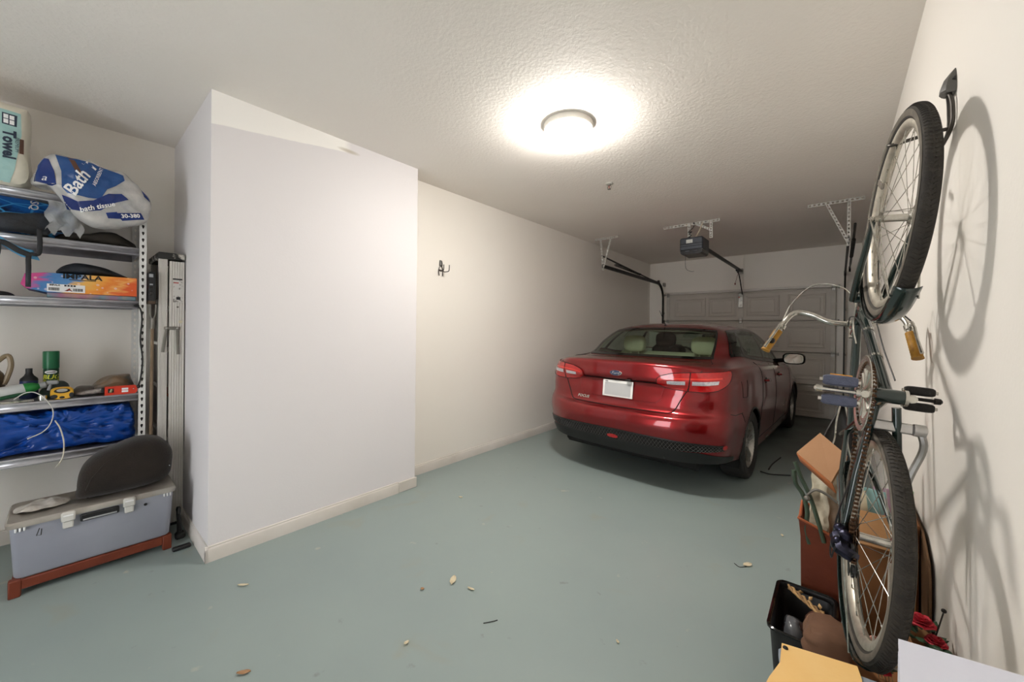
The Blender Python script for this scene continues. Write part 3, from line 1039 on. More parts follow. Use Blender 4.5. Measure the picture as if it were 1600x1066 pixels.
# ---- licence plate
P0 = p_rear(0, .845, .012)
pl = MB(); pl.box((0, 0, 0), (.305, .006, .155), .003, Matrix.Rotation(math.radians(-6), 3, 'X'))
pl.v = [p + P0 for p in pl.v]
plo = pl.obj('licence_plate', mat('plate_white', s2l(236, 234, 230), .45, bump=(50, .02)), car)
pl = MB(); pl.box((0, -.0045, -.004), (.262, .003, .118), .001, Matrix.Rotation(math.radians(-6), 3, 'X'))
pl.v = [p + P0 for p in pl.v]
pl.obj('blank_panel', mat('plate_grey_mask', s2l(186, 186, 186), .5, bump=(50, .01)), plo)
m = MB(); m.box(P0 + V(-.105, -.013, .066), (.03, .004, .007), .001); m.obj('sticker', M_['ink'], plo)

# ---- tail lights
def tail(s):
    top = [(-8, .985), (-5, 1.008), (5, 1.036), (18, 1.047), (35, 1.05), (52, 1.052), (63, 1.055), (71, 1.058)]
    bot = [(-9, .945), (-4, .915), (5, .898), (18, .892), (33, .890), (44, .905), (58, .965), (71, 1.048)]

    def samp(T_, n):
        out = []
        for k in range(n + 1):
            x = k / n * (len(T_) - 1); i = min(int(x), len(T_) - 2); t = x - i
            out.append((lerp(T_[i][0], T_[i + 1][0], t), lerp(T_[i][1], T_[i + 1][1], t)))
        return out
    A = samp(top, 36); B = samp(bot, 36)

    def patch(f0, f1, k0, k1, off, nz=6):
        return [[p_corner(math.radians(lerp(B[k][0], A[k][0], lerp(f0, f1, i / nz))), lerp(B[k][1], A[k][1], lerp(f0, f1, i / nz)), off, s) for k in range(k0, k1 + 1)] for i in range(nz + 1)]
    g = patch(0, 1, 0, 36, .010, 8)
    base = patch(0, 1, 0, 36, -.006, 8)
    m = MB(); m.grid(g)
    rim = g[0] + [r[-1] for r in g[1:]] + g[-1][-2::-1] + [r[0] for r in g[-2:0:-1]]
    rb = base[0] + [r[-1] for r in base[1:]] + base[-1][-2::-1] + [r[0] for r in base[-2:0:-1]]
    m.grid([rim, rb], cv=True)
    o = m.obj('tail_light', M_['lampred'], car, ang=50)
    m = MB(); m.tube(rim, .0028, 5, closed=True); m.obj('seal', M_['gap'], o)
    for k0, k1 in ((8, 15), (17, 25)):
        m = MB(); m.grid(patch(.36, .54, k0, k1, .0125, 3)); m.obj('reverse_lens', M_['lampwhite'], o, ang=60)
    m = MB(); m.grid(patch(.62, .70, 4, 26, .0122, 2)); m.obj('light_band', mat('tail_lamp_bright', s2l(225, 50, 40), .1, coat=1.0, bump=(80, .02)), o, ang=60)
    m = MB(); m.tube([p_corner(math.radians(lerp(B[16][0], A[16][0] + 1.5, t)), lerp(B[16][1], A[16][1], t), .012, s) for t in (0, .25, .5, .75, 1)], .0035, 5)
    m.obj('split_seam', M_['gap'], o)


tail(1); tail(-1)

# ---- badge and lettering on the trunk
bp = p_rear(-.005, 1.0, .0)
m = MB(); m.lathe([(0, .012), (.9, .012), (1.0, .006), (1.0, 0)], 40, (0, 0, 0), (0, -1, 0)); m.v = [V(p.x * .062, p.y, p.z * .0265) + bp for p in m.v]
bad = m.obj('badge_ring', M_['chrome'], car)
m = MB(); m.lathe([(0, .0135), (.87, .0135), (.9, .011)], 40, (0, 0, 0), (0, -1, 0)); m.v = [V(p.x * .062, p.y, p.z * .0265) + bp for p in m.v]
m.obj('badge_field', mat('badge_blue', s2l(34, 50, 84), .2, coat=1.0, bump=(40, .01)), bad)
text_mb('Ford', .036, lambda x, y, d: bp + V(x, -.0145, y), shear=.35, xs=1.15).obj('badge_script', M_['chrome'], bad, smooth=False)
text_mb('FOCUS', .036, lambda x, y, d: p_rear(-.37 + x, .736 + y, .006), shear=.25, xs=1.15, spacing=1.05, bold=.0012).obj('model_lettering', M_['chrome'], car, smooth=False)

# ---- wheel arches, wheels
for (yw, zw) in WHEELS:
    for s in (1, -1):
        pts = []
        for k in range(33):
            a = math.radians(lerp(-14, 194, k / 32))
            p = p_side(yw + .350 * math.cos(a), zw + .350 * math.sin(a), .0, s)
            pts.append(p)
        m = MB(); m.tube(pts, .009, 8); m.obj('arch_lip', M_['cartrim'], car)
        rows = []
        for x in (.50, .70, .88):
            rows.append([V(s * x, yw + .362 * math.cos(a), zw + .362 * math.sin(a)) for a in [math.radians(lerp(-25, 205, k / 24)) for k in range(25)]])
        m = MB(); m.grid(rows); m.add([rows[0][k] for k in range(25)], [tuple(range(25))])
        m.obj('arch_liner', M_['gap'], car)
        # wheel
        cx = s * .80; R_ = .325
        prof = [(.215, -.095), (.235, -.105), (.295, -.108), (.315, -.095), (.325, -.07), (.325, .07), (.315, .095), (.295, .108), (.235, .105), (.215, .095)]
        m = MB(); m.lathe(prof, 48, (cx, yw, R_), (s, 0, 0), closed=True)
        ty = m.obj('tyre', M_['tyre'], car, ang=30)
        m = MB()
        m.lathe([(.216, -.09), (.205, -.06), (.2, .06), (.216, .092), (.226, .096), (.226, .088)], 40, (cx, yw, R_), (s, 0, 0), caps=False)
        for k in range(5):
            for dd in (-.16, .16):
                a = 2 * PI * k / 5 + dd + .3
                d = V(0, math.cos(a), math.sin(a)); a2 = 2 * PI * k / 5 + dd * .8 + .3
                d2 = V(0, math.cos(a2), math.sin(a2)); q = V(0, -math.sin(a), math.cos(a))
                b0 = V(cx + s * .062, yw, R_) + d2 * .045; b1 = V(cx + s * .078, yw, R_) + d * .212
                vs = []
                for bb, w_ in ((b0, .013), (b1, .017)):
                    for (e, dp) in ((-1, 0), (1, 0), (1, -.03), (-1, -.03)):
                        vs.append(bb + q * (w_ * e) + V(s * dp, 0, 0))
                m.add(vs, [(0, 1, 5, 4), (1, 2, 6, 5), (2, 3, 7, 6), (3, 0, 4, 7), (0, 3, 2, 1), (4, 5, 6, 7)])
        m.lathe([(.06, .03), (.06, .062), (.05, .07), (.03, .073), (0, .074)], 24, (cx, yw, R_), (s, 0, 0))
        rim = m.obj('alloy_rim', M_['alloy'], car, ang=35)
        for k in range(5):
            a = 2 * PI * k / 5
            m = MB(); m.cyl(V(cx + s * .06, yw + .042 * math.cos(a), R_ + .042 * math.sin(a)), V(cx + s * .078, yw + .042 * math.cos(a), R_ + .042 * math.sin(a)), .008, n=6)
            m.obj('wheel_nut', M_['chrome'], rim)
        m = MB(); m.lathe([(0, .0), (.14, .0), (.14, .012), (0, .012)], 28, (cx - s * .01, yw, R_), (s, 0, 0)); m.obj('brake_disc', M_['darksteel'], rim)

# ---- underbody
m = MB(); m.box((0, 2.25, .26), (1.36, 4.0, .12), .03)
m.box((0, 1.0, .30), (.9, 1.5, .2), .05)
m.obj('underbody', M_['gap'], car)
m = MB(); m.tube(catmull([(-.45, .30, .27), (-.45, .6, .27), (-.3, 1.3, .25)], 5), .03, 8); m.obj('exhaust_pipe', M_['darksteel'], car)
m = MB(); m.box((.455, .085, .345), (.012, .03, .07), .004); m.obj('valance_step', M_['cartrim'], val)

# ---- cabin
m = MB(); m.box((0, 1.02, 1.10), (1.15, .62, .02), .005)
m.obj('parcel_shelf', M_['beige'], car)
m = MB(); m.box((0, 2.05, .62), (1.5, 2.6, .05), .01); m.obj('cabin_floor', M_['seatdark'], car)
m = MB(); m.box((0, 1.36, .90), (1.30, .14, .50), .05, Matrix.Rotation(math.radians(-14), 3, 'X')); m.obj('rear_bench', M_['beige'], car)


def headrest(x, y, z, mt, w=.27, h=.20, nm='headrest'):
    m = MB()
    def fn(p):
        q = V(p.x, p.y, p.z)
        return q
    rows = []
    n = 20
    for i in range(9):
        ph = -PI / 2 + PI * i / 8
        sx = math.copysign(abs(math.sin(ph)) ** .6, math.sin(ph)); cx_ = abs(math.cos(ph)) ** .6
        rows.append([V(x + w / 2 * cx_ * math.copysign(abs(math.cos(2 * PI * k / n)) ** .5, math.cos(2 * PI * k / n)), y + .055 * cx_ * math.copysign(abs(math.sin(2 * PI * k / n)) ** .5, math.sin(2 * PI * k / n)), z + h / 2 * sx) for k in range(n)])
    m.grid(rows, cv=True)
    for dx in (-.05, .05): m.cyl((x + dx, y, z - h / 2 - .1), (x + dx, y, z - h / 2 + .03), .008, n=6)
    m.obj(nm, mt, car)


headrest(-.40, 1.30, 1.235, M_['beige']); headrest(.40, 1.30, 1.235, M_['beige'])
for x in (-.37, .37):
    headrest(x, 2.2, 1.27, M_['seatdark'], .27, .2)
    m = MB(); m.box((x, 2.25, .92), (.46, .16, .58), .06, Matrix.Rotation(math.radians(-14), 3, 'X')); m.obj('front_seat', M_['seatdark'], car)
m = MB(); m.box((0, 3.25, .86), (1.4, .55, .2), .06); m.obj('dashboard', M_['seatdark'], car)
m = MB()
ring = [V(-.37 + .185 * math.cos(a), 2.84 + .06 * math.sin(a), .97 + .175 * math.sin(a)) for a in [2 * PI * k / 28 for k in range(28)]]
m.tube(ring, .015, 8, closed=True); m.tube([ring[0], V(-.37, 2.86, .97), ring[14]], .014, 6); m.tube([V(-.37, 2.86, .97), ring[21]], .014, 6); m.cyl((-.37, 2.84, .97), (-.37, 3.1, .9), .03)
m.obj('steering_wheel', M_['seatdark'], car)
m = MB(); m.box((0.02, 2.86, 1.32), (.23, .03, .065), .014); m.cyl((.02, 2.87, 1.35), (.02, 2.88, 1.395), .01, n=8)
mi = m.obj('rear_view_mirror', M_['seatdark'], car)
m = MB(); m.box((0.02, 2.843, 1.32), (.21, .003, .052), .001); m.obj('mirror_face', M_['mirrorglass'], mi)

# ---- side seams, handles, fuel door, door mirrors
def side_line(pts, s, nm, r=.003, mt='gap'):
    d = []
    for a, b in zip(pts, pts[1:]):
        for k in range(6): d.append((lerp(a[0], b[0], k / 6), lerp(a[1], b[1], k / 6)))
    d.append(pts[-1])
    m = MB(); m.tube([p_side(y, z, .0005, s) for y, z in d], r, 5); return m.obj(nm, M_[mt], car)


for s in (1, -1):
    side_line([(1.45, 1.08), (1.49, .90), (1.47, .72), (1.38, .58), (1.36, .32)], s, 'door_seam')
    side_line([(2.22, 1.02), (2.25, .70), (2.22, .30)], s, 'door_seam')
    side_line([(3.25, .95), (3.28, .60), (3.22, .30)], s, 'door_seam')
    side_line([(1.40, .31), (2.2, .30), (3.2, .30)], s, 'door_seam')
    side_line([(.62, .69), (.45, .69), (.36, .71)], s, 'bumper_seam')
    side_line([(.60, .69), (.68, .60)], s, 'bumper_seam')
    for y in (1.58, 2.40):
        m = MB()
        g0 = p_side(y, .885, .0, s); g1 = p_side(y + .20, .875, .0, s)
        m.tube([g0, g0 + V(s * .028, .03, 0), g1 + V(s * .028, -.03, 0), g1], [.012, .014, .014, .012], 8)
        h_ = m.obj('door_handle', M_['paint'], car)
        m = MB(); c_ = p_side(y + .09, .878, -.004, s); m.ball(c_, (.012, .07, .032)); m.obj('handle_cup', M_['gap'], h_)
    # door mirror
    m = MB()
    c0 = p_side(3.08, 1.02, 0, s)
    m.tube([c0 + V(-s * .02, 0, -.02), c0 + V(s * .10, -.02, .0)], [.03, .028], 10)
    for_rows = []
    n = 18
    for i, (dy, sc) in enumerate(((-.05, .93), (-.045, 1.0), (.0, 1.0), (.05, .85), (.085, .55), (.10, .2))):
        for_rows.append([c0 + V(s * (.21 + .125 * sc * math.copysign(abs(math.cos(2 * PI * k / n)) ** .6, math.cos(2 * PI * k / n))), dy, .025 + .075 * sc * math.copysign(abs(math.sin(2 * PI * k / n)) ** .6, math.sin(2 * PI * k / n))) for k in range(n)])
    m.grid(for_rows, cv=True); kk = len(m.v); m.f.append(tuple(range(kk - n, kk)))
    mr_ = m.obj('door_mirror', M_['paint'] if s < 0 else M_['cargloss'], car)
    m = MB(); fr_ = for_rows[0]; cen = sum(fr_, Vector()) / n
    m.add([cen + (p - cen) * .9 + V(0, .006, 0) for p in fr_], [tuple(range(n))]); m.obj('mirror_face', M_['mirrorglass'], mr_)
fd = [(.62, .96), (.64, .82), (.78, .81), (.79, .96)]
side_line(fd, 1, 'fuel_door_seam', .0025)

# ---- antenna
m = MB(); m.ball((0, 1.24, 1.447), (.018, .035, .02)); m.tube([(0, 1.24, 1.455), (0, 1.20, 1.49), (0, 1.06, 1.62)], [.006, .004, .002], 6)
m.obj('antenna', M_['black'], car)
# ================================================================== BICYCLE hung by its front wheel
M_['bgreen'] = mat('bicycle_dark_green_enamel', s2l(20, 38, 38), .22, .2, var=(25, s2l(32, 48, 44), .2), coat=.8)
M_['bchrome'] = mat('worn_chrome', s2l(214, 212, 206), .2, .95, var=(50, s2l(160, 156, 146), .3))
M_['btyre'] = mat('bicycle_tyre_rubber', s2l(40, 37, 34), .8, var=(40, s2l(60, 55, 48), .3), bump=(350, .3))
M_['bwall'] = mat('tyre_sidewall_grey', s2l(112, 104, 92), .85, var=(30, s2l(84, 78, 70), .3))
M_['rimsteel'] = mat('rim_dull_chrome', s2l(200, 194, 180), .42, .7, var=(40, s2l(158, 150, 136), .3))
M_['chain'] = mat('rusty_chain', s2l(70, 56, 44), .5, .6, var=(80, s2l(110, 76, 50), .3))
M_['grip'] = mat('amber_rubber_grip', s2l(188, 138, 44), .55, var=(60, s2l(150, 102, 30), .3), bump=(250, .2))
M_['crank'] = mat('polished_alloy', s2l(222, 219, 210), .25, .8, var=(40, s2l(180, 175, 164), .3))
M_['pedbluelit'] = mat('pedal_rubber_blue_lit', s2l(70, 74, 92), .65, var=(60, s2l(88, 92, 112), .3), bump=(300, .3))  # bluish light on the camera-side pedal is put into its rubber colour
M_['pedblack'] = mat('pedal_rubber_black', s2l(34, 32, 30), .7, bump=(300, .3))
M_['ambrefl'] = mat('amber_reflector', s2l(224, 150, 30), .2, coat=1.0, bump=(200, .2))

_f = V(.05312118, .16623255, .9846547); _l = V(.98980621, .12171834, -.07394798); _u = V(-.1321431, .97854555, -.15807219)
BM = Matrix(((_f.x, _l.x, _u.x, .0795), (_f.y, _l.y, _u.y, 1.5385), (_f.z, _l.z, _u.z, .7939), (0, 0, 0, 1)))
bike = thing('bicycle', 'dark green vintage bicycle hanging upright by its front wheel on the right wall', 'bicycle', M=BM)
WB_, RW = .985, .322


def wheel(cx, hub_w, nm):
    w = thing(nm, None, None, M=Matrix.Identity(4)) if False else None
    # tyre with chevron tread
    prof = []
    for k in range(14):
        a = 2 * PI * k / 14
        prof.append((RW - .021 + .021 * math.cos(a), .0205 * math.sin(a)))
    m = MB(); m.lathe(prof, 72, (cx, 0, 0), (0, 1, 0), closed=True)
    ty = m.obj(nm, M_['btyre'], bike, ang=60)
    m = MB()
    for s in (-1, 1):
        n = 150
        for k in range(n):
            a = 2 * PI * k / n
            pts = []
            for (yy, da, rr) in ((.002, 0, .0008), (.008, .012, -.0006), (.0145, .020, -.0066)):
                rad = RW + rr; aa = a + da
                pts.append(V(cx + rad * math.cos(aa), s * yy, rad * math.sin(aa)))
            m.tube(pts, [.0022, .0026, .002], 4)
    tr = m.obj('tread', M_['btyre'], ty); tr['kind'] = 'stuff'
    for s in (-1, 1):
        m = MB(); m.lathe([(RW - .040, s * .010), (RW - .028, s * .0196), (RW - .018, s * .0212), (RW - .012, s * .0190)], 72, (cx, 0, 0), (0, 1, 0), caps=False)
        m.obj('sidewall', M_['bwall'], ty, ang=70)
    # rim
    m = MB()
    rp = [(RW - .038, .0135), (RW - .045, .0145), (RW - .058, .0115), (RW - .064, .0), (RW - .058, -.0115), (RW - .045, -.0145), (RW - .038, -.0135), (RW - .050, -.009), (RW - .053, 0), (RW - .050, .009)]
    m.lathe(rp, 72, (cx, 0, 0), (0, 1, 0), closed=True)
    rim = m.obj('rim', M_['rimsteel'], bike, ang=50)
    # hub
    m = MB()
    hw = hub_w
    m.lathe([(.0045, -hw - .016), (.0045, -hw), (.010, -hw), (.010, -hw + .012), (.022, -hw + .012), (.022, -hw + .016), (.012, -hw + .02), (.0115, 0), (.012, hw - .02), (.022, hw - .016), (.022, hw - .012), (.010, hw - .012), (.010, hw), (.0045, hw), (.0045, hw + .016)], 20, (cx, 0, 0), (0, 1, 0))
    hub = m.obj('hub', M_['bchrome'], bike, ang=35)
    for s in (-1, 1):
        m = MB(); m.lathe([(.003, hw + .003), (.009, hw + .003), (.009, hw + .011), (.003, hw + .011)], 6, (cx, 0, 0), (0, s, 0)); m.obj('axle_nut', M_['bchrome'], hub, ang=20)
    # spokes crossing three times
    for k in range(32):
        s = 1 if k % 2 else -1
        a = 2 * PI * (k + .5) / 32
        tw = (1 if (k // 2) % 2 else -1) * 1.15
        p0 = V(cx + .020 * math.cos(a + tw), s * (hw - .014), .020 * math.sin(a + tw))
        p1 = V(cx + (RW - .062) * math.cos(a), s * .004, (RW - .062) * math.sin(a))
        m = MB(); m.tube([p0, p1], .0011, 5, caps=False)
        m.cyl(p1 + (p0 - p1).normalized() * .014, p1 - (p0 - p1).normalized() * .003, .0022, n=6)
        m.obj('spoke', M_['bchrome'], rim)
    return ty


wheel(WB_, .048, 'front_tyre')
wheel(0, .060, 'rear_tyre')

# ---- frame: forward X, left Y, up Z (from the rear axle)
BB = V(.42, 0, -.06)
HT0, HT1 = V(.775, 0, .345), V(.722, 0, .465)      # head tube
SC = V(.295, 0, .43)                                # seat cluster


def ftube(nm, pts, r, mt='bgreen', n=12, par=None):
    m = MB(); m.tube(pts, r, n); return m.obj(nm, M_[mt], par or bike, ang=50)


ftube('head_tube', [HT0 + (HT0 - HT1) * .05, HT1 + (HT1 - HT0) * .05], .0185)
for e, p in ((1, HT1), (-1, HT0)):
    ftube('headset_cup', [p + (HT1 - HT0).normalized() * (-.008 if e > 0 else -.012), p + (HT1 - HT0).normalized() * (.012 if e > 0 else .008)], .0225, 'bchrome')
dt = ftube('down_tube', [lerp(HT0, HT1, .25), BB], .0155)
ftube('top_tube', [lerp(HT0, HT1, .85), SC + V(.015, 0, -.012)], .0135)
ftube('seat_tube', [BB, SC], .0145)
for s in (-1, 1):
    ftube('chain_stay', [BB + V(-.03, s * .022, .005), V(.18, s * .045, -.012), V(.0, s * .062, 0)], [.0105, .0105, .008])
    ftube('seat_stay', [SC + V(-.008, s * .012, -.02), V(.14, s * .045, .22), V(.0, s * .062, 0)], [.0085, .008, .007])
    m = MB(); m.box((0.006, s * .062, .0), (.05, .005, .036), .002); m.obj('dropout', M_['bgreen'], bike)
# cable clips on the down tube
for t in (.30, .62):
    m = MB(); c_ = lerp(lerp(HT0, HT1, .25), BB, t); d_ = (BB - HT0).normalized(); m.cyl(c_ - d_ * .006, c_ + d_ * .006, .0175, n=12); m.obj('cable_clip', M_['bchrome'], dt)
# bottom bracket shell
m = MB(); m.lathe([(.0205, -.034), (.0205, .034)], 20, BB, (0, 1, 0)); bb_ = m.obj('bottom_bracket', M_['bgreen'], bike)
for s in (-1, 1):
    m = MB(); m.lathe([(.008, .034), (.0225, .034), (.0225, .042), (.008, .042)], 20, BB, (0, s, 0)); m.obj('bearing_cup', M_['bchrome'], bb_, ang=25)

# ---- fork with raked blades
crown = V(.795, 0, .315)
m = MB(); m.box(crown, (.03, .085, .026), .008); fk = m.obj('fork_crown', M_['bgreen'], bike)
for s in (-1, 1):
    m = MB(); m.tube(catmull([crown + V(-.004, s * .040, 0), V(.865, s * .046, .19), V(.912, s * .048, .10), V(.945, s * .050, .045), V(WB_, s * .050, 0)], 5), [lerp(.0125, .007, k / 20) for k in range(21)], 10)
    m.obj('fork_blade', M_['bgreen'], bike, ang=50)
# steerer, stem
m = MB(); m.cyl(HT0, crown, .014, n=12); m.obj('steerer', M_['bchrome'], bike)
st0 = HT1 + (HT1 - HT0).normalized() * .03; st1 = HT1 + (HT1 - HT0).normalized() * .075; st2 = st1 + V(.045, 0, .004)
m = MB(); m.tube([HT1, st0, st1], .0112, 12); m.tube([st1 + V(-.014, 0, 0), st2], .0135, 12); m.lathe([(.018, -.022), (.018, .022)], 16, st2, (0, 1, 0))
stm = m.obj('stem', M_['bchrome'], bike, ang=40)
m = MB(); m.cyl(st2 + V(0, 0, -.03), st2 + V(0, 0, .03), .006, n=8); m.obj('clamp_bolt', M_['bchrome'], stm)

# ---- swept-back handlebar, grips, brake levers
HB = st2
for s in (-1, 1):
    if s > 0:
        pts = [HB, HB + V(.005, .06, .0), HB + V(.035, .105, -.01), HB + V(.038, .135, -.03), HB + V(.012, .150, -.055), HB + V(-.03, .158, -.075), HB + V(-.085, .166, -.095)]
    else:
        pts = [HB, HB + V(.005, -.08, .0), HB + V(.035, -.140, .012), HB + V(.045, -.190, .018), HB + V(.025, -.220, .012), HB + V(-.025, -.247, .0), HB + V(-.10, -.280, -.015)]
    d = catmull(pts, 7)
    m = MB(); m.tube(d, .0112, 10)
    hb = m.obj('handlebar', M_['bchrome'], bike, ang=50)
    e = d[-1]; b = d[-2]; dr = (d[-1] - d[-8]).normalized()
    g0 = e - dr * .055; g1 = e + dr * .055
    m = MB(); m.tube([lerp(g0, g1, k / 20) for k in range(21)], [.0165 + (.0014 if k % 2 else 0) for k in range(20)] + [.0185], 12)
    m.obj('grip', M_['grip'], bike, ang=50)
    # brake lever: clamp, pivot and blade running along the grip on the front side
    cl = g0 - dr * .022
    out = (V(.5, 0, -.9) - dr * V(.5, 0, -.9).dot(dr)).normalized()
    m = MB(); m.tube([cl - dr * .009, cl + dr * .009], .0165, 12); m.box(cl + out * .022, (.022, .014, .022), .004)
    lv = m.obj('lever_clamp', M_['bchrome'], bike, ang=40)
    m = MB(); m.tube([cl + out * .028 - dr * .01, cl + out * .038 + dr * .02, cl + out * .036 + dr * .07, cl + out * .042 + dr * .13], [.006, .006, .005, .006], 8)
    m.obj('lever_blade', M_['bchrome'], lv)
    if s < 0:
        m = MB(); c_ = lerp(g0, g1, .55) + out * .012; m.ball(c_, (.016, .016, .016)); m.cyl(c_ + out * .01, c_ + out * .022, .008, n=8)
        m.obj('bell', M_['darksteel'], lv)
    # cable housing from the lever over to the head tube
    if s < 0:
        cb = [cl + out * .03 - dr * .01, cl + V(.11, .03, .0), V(HB.x + .15, -.15, .46), V(HB.x + .13, -.06, .42), V(HB.x + .055, -.022, .38), V(.70, -.024, .37), V(.62, -.022, .30)]
    else:
        cb = [cl + out * .03 - dr * .01, cl + V(.07, -.04, -.02), V(HB.x + .10, .10, .40), V(HB.x + .085, .03, .36), V(.83, .0, .34)]
    m = MB(); m.tube(catmull(cb, 7), .0026, 6); m.obj('brake_cable', M_['bchrome'] if s < 0 else M_['black'], bike)
# extra cables along the down tube and near the head
for s in (-1, 1):
    m = MB(); m.tube(catmull([V(.71, s * .03, .44), V(.735, s * .034, .37), V(.70, s * .024, .27), V(.58, s * .018, .11), V(.47, s * .02, -.03)], 6), .0022, 5); m.obj('gear_cable', M_['black'], bike)
# front caliper brake
m = MB(); c_ = V(.815, 0, .335)
for s in (-1, 1):
    m.tube([c_ + V(0, 0, .022), c_ + V(.02, s * .034, .012), c_ + V(.045, s * .033, -.015), c_ + V(.05, s * .022, -.022)], .006, 6)
m.obj('front_caliper', M_['bchrome'], bike)

# ---- mudguards
def guard(cx, a0, a1, nm, r=RW + .014, flare=0.0):
    rows = []
    n = 40
    for k in range(n + 1):
        a = math.radians(lerp(a0, a1, k / n))
        row = []
        for j in range(9):
            t = (j / 8 - .5) * 2
            rr = r + .012 * (1 - t * t) - .012
            w = .0285
            row.append(V(cx + rr * math.cos(a), t * w, rr * math.sin(a)))
        rows.append(row)
    m = MB(); m.grid(rows)
    return m.obj(nm, M_['bgreen'], bike, ang=60, solid=.0015)


fg = guard(WB_, 96, 214, 'front_mudguard')
for s in (-1, 1):
    a = math.radians(207); rr = RW + .008
    m = MB(); m.tube([V(WB_ - .002, s * .058, -.004), V(WB_ + rr * math.cos(a), s * .029, rr * math.sin(a))], .0028, 6); m.obj('guard_stay', M_['bchrome'], fg)
rg = guard(0, 55, 190, 'rear_mudguard')
for s in (-1, 1):
    a = math.radians(180); rr = RW + .008
    m = MB(); m.tube([V(-.004, s * .064, .002), V(rr * math.cos(a), s * .029, rr * math.sin(a))], .0028, 6); m.obj('guard_stay', M_['bchrome'], rg)

# ---- chainring, cranks, pedals
CRY = -.046
m = MB()
NT = 46
RC = .092
ringo = []; ringi = []
for k in range(NT * 2):
    a = PI * k / NT
    rr = RC + (.003 if k % 2 else -.002)
    ringo.append((BB.x + rr * math.cos(a), BB.z + rr * math.sin(a))); ringi.append((BB.x + .075 * math.cos(a), BB.z + .075 * math.sin(a)))
for yy in (0,):
    rows = [[V(x, CRY + dy, z) for x, z in loop] for loop, dy in ((ringi, -.0015), (ringo, -.0015), (ringo, .0015), (ringi, .0015))]
    m.grid(rows, cu=True, cv=True)
m.lathe([(.070, -.003), (.080, -.003), (.080, .002), (.070, .002)], 40, BB + V(0, CRY, 0), (0, 1, 0), closed=True)
for k in range(5):
    a = 2 * PI * k / 5 + .4
    d = V(math.cos(a), 0, math.sin(a)); q = V(-math.sin(a), 0, math.cos(a))
    c_ = BB + V(0, CRY, 0)
    m.tube([c_ + d * .018, c_ + d * .045 + q * .012, c_ + d * .072 + q * .016], [.007, .006, .007], 6)
    m.tube([c_ + d * .018, c_ + d * .045 - q * .012, c_ + d * .072 - q * .016], [.007, .006, .007], 6)
m.lathe([(.010, -.004), (.022, -.004), (.022, .004), (.010, .004)], 20, BB + V(0, CRY, 0), (0, 1, 0))
m.obj('chainring', M_['crank'], bike, ang=35)
m = MB(); m.lathe([(.097, -.001), (.112, -.003), (.113, -.001), (.098, .001)], 60, BB + V(0, CRY - .006, 0), (0, 1, 0), closed=True)
m.obj('chain_guard_ring', M_['crank'], bike, ang=35)
# cranks point toward and away from the road side
CR_DIR = V(-.07, 0, -1).normalized()
for s, dr in ((-1, CR_DIR), (1, -CR_DIR)):
    c0 = BB + V(0, s * (.056 if s < 0 else .050), 0); c1 = c0 + dr * .165 + V(0, s * (.022 if s < 0 else .008), 0)
    m = MB(); m.tube([c0 - dr * .012, c0, lerp(c0, c1, .5), c1, c1 + dr * .010], [.011, .0125, .0095, .0115, .009], 10)
    m.cyl(BB, c0 + V(0, s * .008, 0), .0095, n=12)
    ck = m.obj('crank_arm', M_['crank'], bike, ang=40)
    # pedal: spindle, two rubber blocks, end cap
    PK = .76 if s < 0 else .70
    pc = c1 + V(0, s * .008, 0); mt = 'pedbluelit' if s < 0 else 'pedblack'
    m = MB(); m.cyl(pc, pc + V(0, s * .112, 0), .0075, n=12); m.lathe([(0, .104), (.014, .104), (.013, .122), (.006, .128), (0, .129)], 14, pc, (0, s, 0)); m.lathe([(.015, .0), (.015, .012), (.008, .014)], 14, pc, (0, s, 0))
    m.v = [pc + (p - pc) * PK for p in m.v]
    sp = m.obj('pedal_spindle', M_['bchrome'] if s < 0 else M_['darksteel'], bike, ang=35)
    for q in (-1, 1):
        m = MB()
        rows = []
        for (yy, hh, tt) in ((.008, .010, .010), (.016, .016, .0135), (.03, .018, .0145), (.08, .018, .0145), (.096, .016, .0135), (.104, .010, .010)):
            loop = []
            for k in range(10):
                a = 2 * PI * k / 10 + PI / 10
                loop.append(pc + V(q * .026 + tt * math.copysign(abs(math.cos(a)) ** .6, math.cos(a)), s * yy, hh * math.copysign(abs(math.sin(a)) ** .6, math.sin(a))))
            rows.append(loop)
        m.grid(rows, cv=True); kk = len(m.v); m.f.append(tuple(range(10))[::-1]); m.f.append(tuple(range(kk - 10, kk)))
        m.v = [pc + V((p.x - pc.x) * PK * 1.35, (p.y - pc.y) * PK, (p.z - pc.z) * PK * 1.15) for p in m.v]
        bl = m.obj('pedal_rubber', M_[mt], sp, ang=35)
        m = MB(); m.cyl(pc + V(q * .026, s * .0, 0), pc + V(q * .026, s * .114, 0), .005, n=8); m.v = [pc + V((p.x - pc.x) * PK * 1.35, (p.y - pc.y) * PK, (p.z - pc.z) * PK) for p in m.v]; m.obj('pedal_bolt', M_['bchrome'], sp)
        if s < 0 and q > 0:
            m = MB(); m.box(pc + V(.041, s * .055, -.002), (.004, .062, .010), .001); m.v = [pc + V((p.x - pc.x) * PK * 1.35, (p.y - pc.y) * PK, (p.z - pc.z) * PK) for p in m.v]; m.obj('amber_reflector', M_['ambrefl'], sp)

